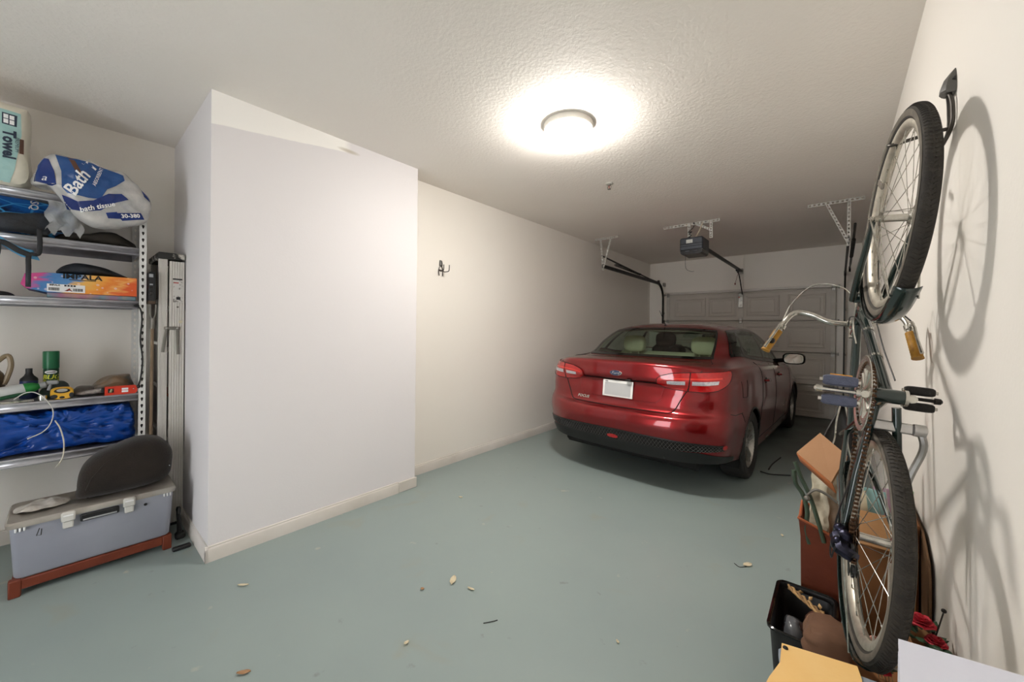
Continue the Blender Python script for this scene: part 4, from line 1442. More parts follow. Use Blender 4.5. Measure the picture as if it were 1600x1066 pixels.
# ---- chain: one object per run of links
CY = CRY
def link_run(p0, p1, bulge=0.0):
    L_ = (p1 - p0).length; n = max(2, int(L_ / .0127))
    m = MB()
    for k in range(n):
        a = lerp(p0, p1, k / n); b = lerp(p0, p1, (k + 1) / n)
        d = (b - a).normalized()
        up = V(0, 1, 0).cross(d)
        w = .0045 if k % 2 else .0028
        for s in (-1, 1):
            c_ = (a + b) / 2 + V(0, s * w, 0)
            vs = []
            for ax, hh in ((-.5, .0028), (-.25, .0042), (0, .0026), (.25, .0042), (.5, .0028)):
                vs += [c_ + d * (ax * .0165) + up * hh, c_ + d * (ax * .0165) - up * hh]
            m.add(vs, [(2 * i, 2 * i + 1, 2 * i + 3, 2 * i + 2) for i in range(4)])
        m.cyl(a + V(0, -.0055, 0), a + V(0, .0055, 0), .0036, n=6)
    o = m.obj('chain', M_['chain'], bike); o['kind'] = 'stuff'
    return o


FR = .032       # sprocket
t0 = BB + V(-.01, CY, -RC); t1 = V(.0, CY - .004, -FR)
link_run(t0, t1)
j1 = V(-.055, CY - .004, -.085); j2 = V(-.015, CY - .004, -.062)
b0 = BB + V(-.01, CY, RC)
link_run(b0, V(.012, CY - .004, .026)); link_run(j1 + V(.0, 0, -.012), t1 + V(-.02, 0, .004))
m = MB()
for k in range(26):
    a0 = math.radians(lerp(-95, 95, k / 26)); a1 = math.radians(lerp(-95, 95, (k + 1) / 26))
    a_ = BB + V(RC * math.cos(a0), CY, RC * math.sin(a0)); b_ = BB + V(RC * math.cos(a1), CY, RC * math.sin(a1))
    m.cyl(a_ + V(0, -.0055, 0), a_ + V(0, .0055, 0), .0036, n=6)
    up = ((a_ + b_) / 2 - BB - V(0, CY, 0)).normalized(); d = (b_ - a_).normalized()
    for s in (-1, 1):
        c_ = (a_ + b_) / 2 + V(0, s * .004, 0); vs = []
        for ax, hh in ((-.5, .0028), (-.25, .0042), (0, .0026), (.25, .0042), (.5, .0028)):
            vs += [c_ + d * (ax * .0165) + up * hh, c_ + d * (ax * .0165) - up * hh]
        m.add(vs, [(2 * i, 2 * i + 1, 2 * i + 3, 2 * i + 2) for i in range(4)])
o = m.obj('chain', M_['chain'], bike); o['kind'] = 'stuff'
# freewheel
for k, rr in enumerate((.050, .044, .038, .033, .029)):
    m = MB()
    n = int(rr / .05 * 26)
    lo = [V(0 + (rr + (.002 if j % 2 else -.002)) * math.cos(PI * j / n), -.034 - k * .0042, (rr + (.002 if j % 2 else -.002)) * math.sin(PI * j / n)) for j in range(2 * n)]
    li = [V(.014 * math.cos(PI * j / n), -.034 - k * .0042, .014 * math.sin(PI * j / n)) for j in range(2 * n)]
    m.grid([lo, [p + V(0, -.002, 0) for p in lo], [p + V(0, -.002, 0) for p in li], li], cu=True, cv=True)
    m.obj('sprocket', M_['chain'], bike, ang=30)
# rear derailleur: body, cage plates, jockey wheels
m = MB(); m.box((-.008, -.078, -.018), (.034, .022, .034), .008); m.tube([(0, -.072, 0), (-.012, -.085, -.018), (-.03, -.082, -.045), (-.034, -.066, -.058)], [.013, .015, .014, .012], 8); m.ball((-.022, -.088, -.032), (.017, .012, .014)); m.ball((.006, -.083, -.008), (.012, .011, .012))
m.v = [V(p.x * 1.35, -.07 + (p.y + .07) * 1.5 + .018, p.z * 1.45) for p in m.v]
dr_ = m.obj('rear_derailleur', mat('derailleur_blue_lit_alloy', s2l(58, 58, 78), .3, .8, var=(45, s2l(24, 24, 32), .12)), bike)  # blue-violet highlights on the blackish body are put into its colour
for y in (CY - .012, CY + .004):
    m = MB()
    m.prism([(-.03, -.048), (-.018, -.056), (-.078, -.102), (-.095, -.092), (-.088, -.080)], lambda a, b, d: V(a, d, b), y - .001, y + .001); m.obj('cage_plate', M_['darksteel'], dr_, smooth=False)
for c_ in (V(-.032, CY - .004, -.058), V(-.080, CY - .004, -.090)):
    m = MB(); m.lathe([(.004, -.003), (.017, -.003), (.017, .003), (.004, .003)], 16, c_, (0, 1, 0)); m.obj('jockey_wheel', M_['black'], dr_, ang=30)
m = MB(); m.tube(catmull([V(.16, -.055, -.012), V(.06, -.075, .0), V(-.05, -.085, .02), V(-.085, -.085, .0), V(-.05, -.085, -.03)], 6), .0025, 5); m.obj('gear_cable', M_['black'], bike)

# ---- kickstand
m = MB(); c_ = V(.335, 0, -.03)
m.box(c_ + V(0, .02, -.012), (.03, .085, .018), .004); m.lathe([(.0, .062), (.017, .062), (.017, .086), (.006, .090), (0, .090)], 16, c_ + V(0, 0, -.012), (0, 1, 0))
ks = m.obj('kickstand_clamp', M_['alu'], bike, ang=35)
m = MB(); m.tube(catmull([c_ + V(0, .076, -.012), c_ + V(-.05, .086, -.004), c_ + V(-.14, .07, .03), c_ + V(-.27, .055, .07)], 5), [.009] * 16, 8); m.obj('kickstand_leg', M_['alu'], ks)

# ---- seat post and saddle
m = MB(); m.tube([SC, SC + V(-.03, 0, .175)], .0125, 12); m.obj('seat_post', M_['bchrome'], bike)
sd = SC + V(-.03, 0, .185)
rows = []
for i in range(15):
    t = i / 14; x = lerp(.15, -.12, t)
    w = lerp(.018, .085, max(0, (t - .25) / .75) ** .9) if t > .25 else lerp(.012, .018, t / .25)
    if i == 0: w = .004
    if i == 14: w = .05
    row = []
    for k in range(13):
        a = PI * k / 12
        row.append(sd + V(x, w * math.cos(a), .018 + .022 * math.sin(a) - (.02 if 0 < k < 12 else .03) * 0 - (.018 if k in (0, 12) else 0)))
    rows.append(row)
m = MB(); m.grid(rows); m.f.append(tuple(range(12, -1, -1))); kk = len(m.v); m.f.append(tuple(range(kk - 13, kk)))
m.obj('saddle', mat('saddle_vinyl_charcoal', s2l(62, 60, 58), .5, bump=(200, .1)), bike, ang=50, solid=.004)
for s in (-1, 1):
    m = MB(); m.tube(catmull([sd + V(.13, s * .008, .005), sd + V(.05, s * .02, -.015), sd + V(-.03, s * .022, -.015), sd + V(-.11, s * .045, .005)], 5), .0035, 6); m.obj('saddle_rail', M_['bchrome'], bike)
# wheel reflector on the front wheel
m = MB(); m.box((WB_ + .17, -.02, .11), (.075, .008, .022), .003, Matrix.Rotation(-.9, 3, 'Y')); m.obj('wheel_reflector', mat('smoke_reflector', s2l(120, 112, 100), .2, coat=1.0, bump=(150, .2)), bike)

# ================================================================== WALL HOOK holding the bicycle
hk = thing('bicycle_hook', 'grey folding wall hook carrying the bicycle by its front rim', 'wall hook', (XR, 1.765, 2.02))
M_['hookgrey'] = mat('hook_grey_plastic', s2l(92, 90, 86), .4, var=(30, s2l(80, 78, 74), .3))
M_['hooktube'] = mat('hook_steel_tube', s2l(92, 88, 84), .3, .7, var=(30, s2l(70, 66, 62), .3))
# cover cap: wedge with rounded front
rows = []
for (z, d, w) in ((.190, .003, .008), (.178, .012, .016), (.158, .025, .022), (.138, .031, .025), (.124, .032, .025), (.116, .027, .022)):
    rows.append([V(0, -w, z), V(-d * .7, -w, z), V(-d, -w * .5, z), V(-d, w * .5, z), V(-d * .7, w, z), V(0, w, z)])
m = MB(); m.grid(rows); m.f.append((0, 1, 2, 3, 4, 5)); m.f.append(tuple(range(35, 29, -1)))
cap = m.obj('cap', M_['hookgrey'], hk, ang=25)
m = MB(); m.prism([(-.010, .152), (-.003, .160), (-.003, .147)], lambda a, b, d: V(a, d, b), -.0255, -.021); m.obj('cap_slot', M_['black'], cap)
for s in (-1, 1):
    m = MB(); m.tube(catmull([V(-.014, s * .008, .122), V(-.010, s * .018, .098), V(-.008, s * .025, .07), V(-.008, s * .025, .02), V(-.018, s * .018, -.02), V(-.034, s * .006, -.05)], 6), .0052, 8); m.obj('frame_rod', M_['hooktube'], hk)
m = MB(); m.tube([V(-.008, -.025, .012), V(-.008, .025, .012)], .0045, 8); m.obj('cross_bar', M_['hooktube'], hk)
m = MB(); m.tube(catmull([V(-.010, .0, .012), V(-.05, .0, .010), V(-.09, .0, .004), V(-.118, .0, .0), V(-.138, .010, .002), V(-.142, .030, .010), V(-.125, .044, .014)], 6), .0058, 10); m.obj('hook_arm', M_['hooktube'], hk)
# ================================================================== ALCOVE: shelving and what is on it
def pillow(poly, x0, x1, per=5, layers=12, p=4.0, xs=None, amp=0.0, sc=10.0, seed=0.0, amp2=0.0, sc2=30.0):
    """soft body: outline poly (y, z) thickened from x1 (back) to x0 (front) with rounded edges"""
    loop = [V(a.x, a.y, 0) for a in catmull([V(y, z, 0) for y, z in poly], per, True)]
    c = sum(loop, Vector()) / len(loop)
    m = MB(); rows = []
    half = max(4, layers // 2)
    seq = []
    for e in (-1, 1):
        part = []
        for i in range(half + 1):
            q_ = i / half
            s_ = math.sin(PI / 2 * q_) if p < 3 else 1 - (1 - q_) ** 1.4
            t_ = (max(0.0, 1 - s_ ** p)) ** (1 / p)
            part.append((e * t_, s_))
        seq += part if e < 0 else part[::-1][1:]
    xm, xh = (x0 + x1) / 2, (x0 - x1) / 2
    for t, s in seq:
        rows.append([V(xm + xh * t + (xs((c + (q - c) * s).x) if xs else 0), c.x + (q.x - c.x) * s, c.y + (q.y - c.y) * s) for q in loop])
    m.grid(rows, cv=True)
    if amp or amp2:
        out = []
        for q in m.v:
            n1 = Vector(mnoise.noise_vector(q * sc + V(seed, 0, seed)))
            v = q + n1 * amp
            if amp2:
                r = 1 - abs(mnoise.noise(q * sc2 + V(0, seed, 3))) * 2
                v += V(r * amp2, r * amp2 * .3, r * amp2 * .3)
            out.append(v)
        m.v = out
    return m


def bvh_of(mb):
    return BVHTree.FromPolygons([tuple(p) for p in mb.v], [f for f in mb.f])


def fine(poly, cuts=3):
    """triangulated and subdivided flat polygon -> verts (2D), faces"""
    bm = bmesh.new()
    vs = [bm.verts.new((a, b, 0)) for a, b in poly]
    bm.faces.new(vs)
    bmesh.ops.triangulate(bm, faces=bm.faces[:])
    for _ in range(cuts):
        bmesh.ops.subdivide_edges(bm, edges=bm.edges[:], cuts=1, use_grid_fill=True)
        bmesh.ops.triangulate(bm, faces=bm.faces[:])
    bm.verts.index_update()
    V_ = [(v.co.x, v.co.y) for v in bm.verts]; F_ = [tuple(v.index for v in f.verts) for f in bm.faces]
    bm.free()
    return V_, F_


def drop(bv, y, z, off, xfar=-2.0, fb=-3.5):
    loc, n, i, d = bv.ray_cast(V(xfar, y, z), V(-1, 0, 0))
    return V((loc.x if loc is not None else fb) + off, y, z)


def decal(poly, bv, off=.003, cuts=3, fb=-3.5):
    v, f = fine(poly, cuts)
    return MB().add([drop(bv, y, z, off, fb=fb) for y, z in v], f)


def split_text(mb, cuts=1):
    bm = bmesh.new()
    vs = [bm.verts.new(p) for p in mb.v]
    for f in mb.f:
        try: bm.faces.new([vs[i] for i in f])
        except ValueError: pass
    bmesh.ops.triangulate(bm, faces=bm.faces[:])
    bm.verts.index_update()
    out = MB().add([v.co.copy() for v in bm.verts], [tuple(v.index for v in f.verts) for f in bm.faces])
    bm.free()
    return out


# ---- shelving unit
M_['shelfsteel'] = mat('galvanised_shelf_steel', s2l(196, 196, 200), .3, .45, var=(18, s2l(168, 167, 172), .3))
M_['upright'] = mat('pale_painted_angle', s2l(228, 226, 222), .45, 0, var=(30, s2l(212, 210, 205), .3))
SX0, SX1, SY0, SY1 = -3.51, -3.95, -.60, .346
sh = thing('shelving_unit', 'grey steel shelving unit with slotted angle uprights in the alcove', 'shelves', (-3.73, -.127, 0))
SHELF_Z = (2.16, 1.90, 1.55, .945, .63)
for z in SHELF_Z:
    m = MB()
    # tray: deck, front lip with rolled edges, back lip, side lips
    prof = [(SX1, z - .045), (SX1, z), (SX0 - .012, z), (SX0 - .004, z + .0015), (SX0 - .001, z - .004), (SX0 - .003, z - .010), (SX0 - .010, z - .013), (SX0 - .010, z - .034), (SX0 - .003, z - .037), (SX0 - .001, z - .043), (SX0 - .006, z - .047), (SX0 - .020, z - .047)]
    ya, yb = SY0 + .034, SY1 - .034
    m.grid([[V(x, ya, zz) for x, zz in prof], [V(x, yb, zz) for x, zz in prof]])
    dk = m.obj('shelf', M_['shelfsteel'], sh, ang=25, world=True, solid=.0015)
    for yy in (ya, yb):
        m = MB(); m.box(((SX0 + SX1) / 2, yy, z - .022), (.42, .003, .044)); m.obj('side_lip', M_['shelfsteel'], dk, world=False) if False else m.obj('side_lip', M_['shelfsteel'], sh, world=True, smooth=False)
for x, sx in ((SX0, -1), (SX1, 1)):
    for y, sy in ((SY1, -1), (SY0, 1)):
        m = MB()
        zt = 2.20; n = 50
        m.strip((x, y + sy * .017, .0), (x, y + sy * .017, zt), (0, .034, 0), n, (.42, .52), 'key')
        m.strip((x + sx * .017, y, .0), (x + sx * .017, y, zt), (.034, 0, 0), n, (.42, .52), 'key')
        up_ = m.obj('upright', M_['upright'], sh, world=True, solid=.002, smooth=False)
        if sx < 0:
            m = MB(); m.box((x + sx * .012, y + sy * .015, zt / 2), (.014, .022, zt - .01)); m.obj('hole_shade_strip', M_['darksteel'], sh, world=True, smooth=False)  # added dark strip stands in for the shade behind the upright's holes

# ---- paper towel pack on the top shelf
M_['pl_teal'] = mat('plastic_wrap_teal', s2l(150, 190, 188), .3, var=(14, s2l(172, 204, 200), .25), bump=(25, .25))
M_['pl_cream'] = mat('plastic_wrap_cream', s2l(226, 220, 202), .3, var=(10, s2l(206, 200, 184), .3), bump=(20, .3))
tw = thing('paper_towel_pack', 'teal and cream wrapped paper towel pack on the top shelf', 'paper towels', (-3.58, -.32, 2.163))
pk = pillow([(-.145, 2.168), (-.14, 2.40), (-.136, 2.58), (-.16, 2.605), (-.35, 2.625), (-.50, 2.62), (-.515, 2.4), (-.50, 2.168), (-.32, 2.164)], -3.45, -3.72, 6, 14, 6, amp=.006, sc=9, amp2=.003, sc2=18)
tbv = bvh_of(pk)
pko = pk.obj('wrap', M_['pl_cream'], tw, ang=50, world=True)
decal([(-.52, 2.17), (-.205, 2.17), (-.188, 2.24), (-.178, 2.33), (-.166, 2.44), (-.168, 2.555), (-.52, 2.575)], tbv, .002, 4, -3.455).obj('printed_panel', M_['pl_teal'], tw, world=True)


def side_text(s, size, y, z, bv, mt, par, nm, fb, **k):
    mm = split_text(text_mb(s, size, lambda a, b, d: V(0, y + b, z - a), **k))
    mm.v = [drop(bv, p.y, p.z, .0045, fb=fb) for p in mm.v]
    return mm.obj(nm, M_[mt], par, world=True, smooth=False)


M_['navy'] = mat('navy_ink', s2l(40, 52, 70), .5, bump=(60, .02))
M_['brownink'] = mat('brown_ink', s2l(88, 56, 40), .5, bump=(60, .02))
side_text('Towel', .060, -.208, 2.373, tbv, 'navy', tw, 'wrap_lettering', -3.455, bold=.0025)
side_text('PREMIUM', .020, -.181, 2.38, tbv, 'navy', tw, 'wrap_lettering', -3.455)
decal([(-.172, 2.335), (-.158, 2.337), (-.158, 2.420), (-.172, 2.417)], tbv, .0035, 2, -3.455).obj('brown_tag', M_['brownink'], tw, world=True)
for yy, zz in ((-.218, 2.522), (-.198, 2.520), (-.218, 2.496), (-.198, 2.494)):
    decal([(yy - .008, zz - .011), (yy + .008, zz - .011), (yy + .008, zz + .011), (yy - .008, zz + .011)], tbv, .004, 1, -3.455).obj('window_icon_pane', M_['whiteink'], tw, world=True)
decal([(-.231, 2.479), (-.182, 2.477), (-.180, 2.538), (-.231, 2.540)], tbv, .003, 2, -3.455).obj('window_icon', M_['navy'], tw, world=True)

# ---- bath tissue pack slumped over the end of the top shelf
M_['pl_clear'] = mat('plastic_wrap_clear_grey', s2l(160, 160, 160), .2, var=(14, s2l(206, 202, 196), .25), bump=(30, .4))
M_['pl_blue'] = mat('plastic_wrap_blue', s2l(36, 84, 142), .25, var=(9, s2l(26, 62, 118), .3), bump=(26, .3))
M_['pl_navy'] = mat('plastic_wrap_navy', s2l(30, 56, 124), .25, var=(9, s2l(22, 40, 96), .3), bump=(26, .3))
bt = thing('bath_tissue_pack', 'crumpled blue bath tissue pack slumping off the end of the top shelf', 'bath tissue', (-3.42, .11, 2.0))
tp = pillow([(-.125, 2.182), (-.120, 2.262), (-.085, 2.335), (-.035, 2.365), (.05, 2.355), (.16, 2.338), (.235, 2.318), (.30, 2.258), (.352, 2.18), (.345, 2.09), (.30, 2.030), (.20, 1.99), (.10, 1.975), (.03, 2.03), (-.02, 2.10), (-.07, 2.172)], -3.32, -3.49, 8, 24, 4, xs=lambda y: lerp(-.06, .0, min(1, max(0, (y + .12) / .16))), amp=.012, sc=11, amp2=.010, sc2=13)
pbv = bvh_of(tp)
tp.obj('wrap', M_['pl_clear'], bt, ang=60, world=True)
FB = -3.40
decal([(-.122, 2.19), (-.116, 2.258), (-.085, 2.322), (-.068, 2.318), (-.048, 2.255), (-.040, 2.18), (-.055, 2.172), (-.09, 2.18)], pbv, .003, 4, FB).obj('blue_end_panel', M_['pl_navy'], bt, world=True)
decal([(-.045, 2.35), (.0, 2.345), (.10, 2.338), (.222, 2.305), (.228, 2.275), (.19, 2.23), (.155, 2.20), (.128, 2.135), (.08, 2.13), (.0, 2.14), (-.02, 2.17), (-.022, 2.26)], pbv, .003, 4, FB).obj('blue_front_panel', M_['pl_blue'], bt, world=True)
decal([(-.02, 2.13), (.04, 2.10), (.10, 2.12), (.16, 2.175), (.215, 2.19), (.245, 2.16), (.19, 2.13), (.13, 2.07), (.06, 2.045), (.0, 2.06)], pbv, .0035, 4, FB).obj('blue_lower_band', M_['pl_navy'], bt, world=True)
decal([(.19, 2.068), (.30, 2.095), (.318, 2.06), (.22, 2.03)], pbv, .0035, 3, FB).obj('count_patch', M_['pl_navy'], bt, world=True)
decal([(.0, 2.346), (.022, 2.343), (.055, 2.262), (.03, 2.27)], pbv, .005, 2, FB).obj('brown_tag', M_['brownink'], bt, world=True)
decal([(.15, 2.06), (.195, 2.075), (.215, 2.04), (.16, 2.03)], pbv, .0035, 2, FB).obj('blue_patch', M_['pl_navy'], bt, world=True)
decal([(.30, 2.262), (.345, 2.20), (.352, 2.17), (.315, 2.20)], pbv, .0035, 2, FB).obj('blue_patch', M_['pl_navy'], bt, world=True)


def skew_text(s, size, y, z, ang, bv, mt, par, nm, fb, off=.006, **k):
    ca, sa = math.cos(ang), math.sin(ang)
    mm = split_text(text_mb(s, size, lambda a, b, d: V(0, y + a * ca - b * sa, z + a * sa + b * ca), **k))
    mm.v = [drop(bv, p.y, p.z, off, fb=fb) for p in mm.v]
    return mm.obj(nm, M_[mt], par, world=True, smooth=False)


skew_text('Bath Ti', .082, .055, 2.245, math.radians(66), pbv, 'whiteink', bt, 'wrap_lettering', FB, shear=.3, bold=.0015)
skew_text('ABSORBENT', .022, .118, 2.265, math.radians(75), pbv, 'whiteink', bt, 'wrap_lettering', FB)
skew_text('bath tissue', .036, .115, 2.085, math.radians(27), pbv, 'whiteink', bt, 'wrap_lettering', FB, shear=.3, bold=.0008)
skew_text('30-380', .030, .255, 2.065, math.radians(14), pbv, 'whiteink', bt, 'count_lettering', FB, bold=.0008)
skew_text('a', .05, -.085, 2.21, math.radians(0), pbv, 'whiteink', bt, 'end_lettering', FB, shear=.3)
# torn clear film hanging below
fm = []
for i in range(11):
    t = i / 10
    fm.append([V(-3.435 + .012 * math.sin(j * 1.3 + i * .8), lerp(-.075, .06, j / 10) + .01 * math.sin(i * 1.1), lerp(2.10, 1.925 + .02 * math.sin(j * 1.7), t)) for j in range(11)])
m = MB(); m.grid(fm); m.jitter(.006, 25, 2)
m.obj('torn_film', mat('clear_film', s2l(196, 198, 200), .12, alpha=.45, var=(20, s2l(230, 230, 230), .3), bump=(30, .5)), bt, world=True, ang=70)

# ---- second shelf: bodyboard, mesh bag, swim vest, dark cloth
def splotch(name, c1, c2, c3, scale):
    m = mat(name, c1, .4, var=(scale, c2, .06, .52), bump=(60, .05))
    nt = m.node_tree; N = nt.nodes; L = nt.links; p = N['Principled BSDF']
    src = p.inputs['Base Color'].links[0].from_socket
    tc = N.new('ShaderNodeTexCoord'); vo = N.new('ShaderNodeTexVoronoi'); vo.feature = 'DISTANCE_TO_EDGE'; vo.inputs['Scale'].default_value = scale * 2
    mp = N.new('ShaderNodeMapping'); mp.inputs['Scale'].default_value = (1, .6, 1.6); L.new(tc.outputs['Object'], mp.inputs[0]); L.new(mp.outputs[0], vo.inputs['Vector'])
    cr = N.new('ShaderNodeValToRGB'); cr.color_ramp.elements[0].position = .02; cr.color_ramp.elements[1].position = .06
    cr.color_ramp.elements[0].color = (1, 1, 1, 1); cr.color_ramp.elements[1].color = (0, 0, 0, 1)
    L.new(vo.outputs['Distance'], cr.inputs['Fac'])
    mx = N.new('ShaderNodeMix'); mx.data_type = 'RGBA'; L.new(cr.outputs['Color'], mx.inputs[0]); L.new(src, mx.inputs[6]); mx.inputs[7].default_value = (*c3, 1)
    L.new(mx.outputs[2], p.inputs['Base Color'])
    return m


bd = thing('bodyboard', 'blue and navy patterned bodyboard lying on the second shelf', 'bodyboard', (-3.68, -.24, 1.903))
rows = []
for i, (dx, s) in enumerate(((0, .90), (.006, .97), (.014, 1.0), (.022, .97), (.028, .9))):
    loop = []
    for k in range(40):
        a = 2 * PI * k / 40
        yy = .30 * math.copysign(abs(math.cos(a)) ** .55, math.cos(a)); zz = .115 * math.copysign(abs(math.sin(a)) ** .55, math.sin(a))
        loop.append(V(-3.60 - dx * 1.2 - (zz + .115) * .25, -.27 + yy * s, 2.02 + zz * s))
    rows.append(loop)
m = MB(); m.grid(rows, cv=True); m.f.append(tuple(range(39, -1, -1))); m.f.append(tuple(range(160, 200)))
bbv = bvh_of(m)
m.obj('board', splotch('bodyboard_print', s2l(22, 96, 176), s2l(16, 24, 48), s2l(70, 160, 220), 7), bd, world=True, weld=True)
side_text('SQ', .045, -.128, 2.10, bbv, 'whiteink', bd, 'board_lettering', -3.62, bold=.001)

m = pillow([(-.30, 1.90), (-.31, 1.96), (-.24, 2.0), (-.17, 2.02), (-.11, 2.035), (-.06, 2.02), (-.045, 1.97), (-.06, 1.92), (-.10, 1.905), (-.20, 1.904)], -3.44, -3.57, 5, 12, 2.6, amp=.012, sc=12, amp2=.004, sc2=22)
mbv = bvh_of(m)
M_['blackcloth'] = mat('black_nylon', s2l(30, 31, 34), .6, var=(8, s2l(44, 50, 60), .12, .6), bump=(60, .3))
sb = thing('drawstring_bag', 'black nylon drawstring bag bulging over the second shelf edge', 'bag', (-3.5, -.17, 1.902))
m.obj('bag', M_['blackcloth'], sb, world=True, ang=60)
m = MB(); m.tube([drop(mbv, y, z, .003) for y, z in [(-.075, 2.03), (-.062, 2.015), (-.05, 1.985), (-.05, 1.95), (-.062, 1.925)]], .0025, 6); m.obj('piping', M_['whiteink'], sb, world=True)
m = pillow([(-.03, 1.902), (-.04, 1.93), (.02, 1.955), (.10, 1.965), (.16, 1.985), (.22, 1.99), (.28, 1.95), (.30, 1.902), (.14, 1.901)], -3.54, -3.74, 5, 12, 2.5, amp=.014, sc=12, amp2=.006, sc2=20)
single('folded_cloth', m, mat('dark_olive_cloth', s2l(58, 52, 44), .85, var=(8, s2l(40, 36, 32), .2), bump=(60, .25)), 'dark olive crumpled cloth on the second shelf under the tissue pack', 'cloth', ang=60)
# swim vest hanging with its black straps
vs = thing('swim_vest', 'light blue swim vest with black straps hanging off the second shelf', 'swim vest', (-3.44, -.21, 1.58))
rows = []
for i in range(9):
    t = i / 8
    rows.append([V(-3.425 + .01 * math.sin(j), lerp(-.31, -.12, j / 6) + t * .02, lerp(1.90, 1.80, j / 6) - .055 * t + .01 * math.sin(j * 1.2)) for j in range(7)])
m = MB(); m.grid(rows); m.jitter(.004, 20, 1); m.obj('vest_panel', mat('neoprene_light_blue', s2l(96, 164, 206), .7, var=(20, s2l(80, 146, 190), .3), bump=(90, .15)), vs, world=True, solid=.014, ang=60)


def strap(pts, w, nm, par):
    d = catmull(pts, 5); rows = []
    for i, p in enumerate(d):
        t = (d[min(i + 1, len(d) - 1)] - d[max(0, i - 1)]).normalized()
        wd = V(1, 0, 0).cross(t).normalized() * (w / 2)
        rows.append([p - wd, p + wd])
    mm = MB(); mm.grid(rows)
    return mm.obj(nm, M_['blackcloth'], par, world=True, solid=.003, ang=60)


strap([V(-3.412, -.30, 1.78), V(-3.408, -.235, 1.835), V(-3.41, -.17, 1.795), V(-3.412, -.128, 1.775)], .028, 'strap', vs)
strap([V(-3.408, -.24, 1.83), V(-3.405, -.245, 1.76), V(-3.41, -.275, 1.66)], .026, 'strap', vs)
strap([V(-3.412, -.10, 1.93), V(-3.408, -.098, 1.83), V(-3.41, -.105, 1.785), V(-3.412, -.135, 1.778), V(-3.41, -.137, 1.70), V(-3.41, -.138, 1.60)], .020, 'strap', vs)

# ---- third shelf: shoe boxes and black bag
def box_print(name):
    m = bpy.data.materials.new(name); m.use_nodes = True
    nt = m.node_tree; N = nt.nodes; L = nt.links; p = N['Principled BSDF']; p.inputs['Roughness'].default_value = .5
    tc = N.new('ShaderNodeTexCoord'); sp = N.new('ShaderNodeSeparateXYZ'); L.new(tc.outputs['Generated'], sp.inputs[0])
    nz = N.new('ShaderNodeTexNoise'); nz.inputs['Scale'].default_value = 6; L.new(tc.outputs['Generated'], nz.inputs['Vector'])
    ma = N.new('ShaderNodeMath'); ma.operation = 'MULTIPLY_ADD'; ma.inputs[1].default_value = .35; L.new(nz.outputs['Fac'], ma.inputs[0])
    m1 = N.new('ShaderNodeMath'); m1.operation = 'MULTIPLY_ADD'; m1.inputs[1].default_value = -.22; L.new(sp.outputs['Z'], m1.inputs[0]); L.new(sp.outputs['Y'], m1.inputs[2])
    L.new(m1.outputs[0], ma.inputs[2])
    cr = N.new('ShaderNodeValToRGB'); e = cr.color_ramp.elements
    e[0].position = 0; e[0].color = (*s2l(196, 70, 140), 1); e[1].position = 1; e[1].color = (*s2l(224, 92, 36), 1)
    for pos, c in ((.14, s2l(210, 80, 140)), (.24, s2l(70, 126, 184)), (.46, s2l(84, 140, 196)), (.56, s2l(232, 180, 92)), (.70, s2l(240, 160, 60)), (.82, s2l(232, 130, 48)), (.9, s2l(240, 170, 90))):
        x = e.new(pos); x.color = (*c, 1)
    L.new(ma.outputs[0], cr.inputs[0]); L.new(cr.outputs[0], p.inputs['Base Color'])
    # white dots
    vo = N.new('ShaderNodeTexVoronoi'); vo.inputs['Scale'].default_value = 26; L.new(tc.outputs['Object'], vo.inputs['Vector'])
    c2 = N.new('ShaderNodeValToRGB'); c2.color_ramp.elements[0].position = .16; c2.color_ramp.elements[1].position = .2; c2.color_ramp.elements[0].color = (.55, .55, .55, 1); c2.color_ramp.elements[1].color = (0, 0, 0, 1)
    L.new(vo.outputs['Distance'], c2.inputs[0])
    mx = N.new('ShaderNodeMix'); mx.data_type = 'RGBA'; L.new(c2.outputs[0], mx.inputs[0]); L.new(cr.outputs[0], mx.inputs[6]); mx.inputs[7].default_value = (*s2l(236, 214, 214), 1)
    L.new(mx.outputs[2], p.inputs['Base Color'])
    return m


M_['impala'] = box_print('shoebox_colourful_print')
def shoebox(nm, label, x0, x1, y0, y1, z0, z1, lid, mt, taper=.0):
    t = thing(nm, label, 'shoe box', ((x0 + x1) / 2, (y0 + y1) / 2, z0))
    m = MB(); cx, cy = (x0 + x1) / 2, (y0 + y1) / 2
    if taper:
        pr = [(y0, z0 + taper * 2.2), (y0 + .02, z0 + taper), (y0 + .09, z0), (y1, z0), (y1, z1), (y0 + .09, z1 - taper * .3), (y0 + .015, z1 - taper)]
        m.prism(pr, lambda a, b, d: V(d, a, b), x1, x0)
    else:
        m.box((cx, cy, (z0 + z1) / 2), (x0 - x1, y1 - y0, z1 - z0), .003)
    m.obj('carton', mt, t, world=True, weld=bool(taper), ang=30)
    if lid:
        m = MB(); m.box((cx, cy + .03, z1 - lid / 2 + .002), (x0 - x1 + .006, (y1 - y0) * .82, lid), .002); m.obj('lid', mt, t, world=True)
    return t


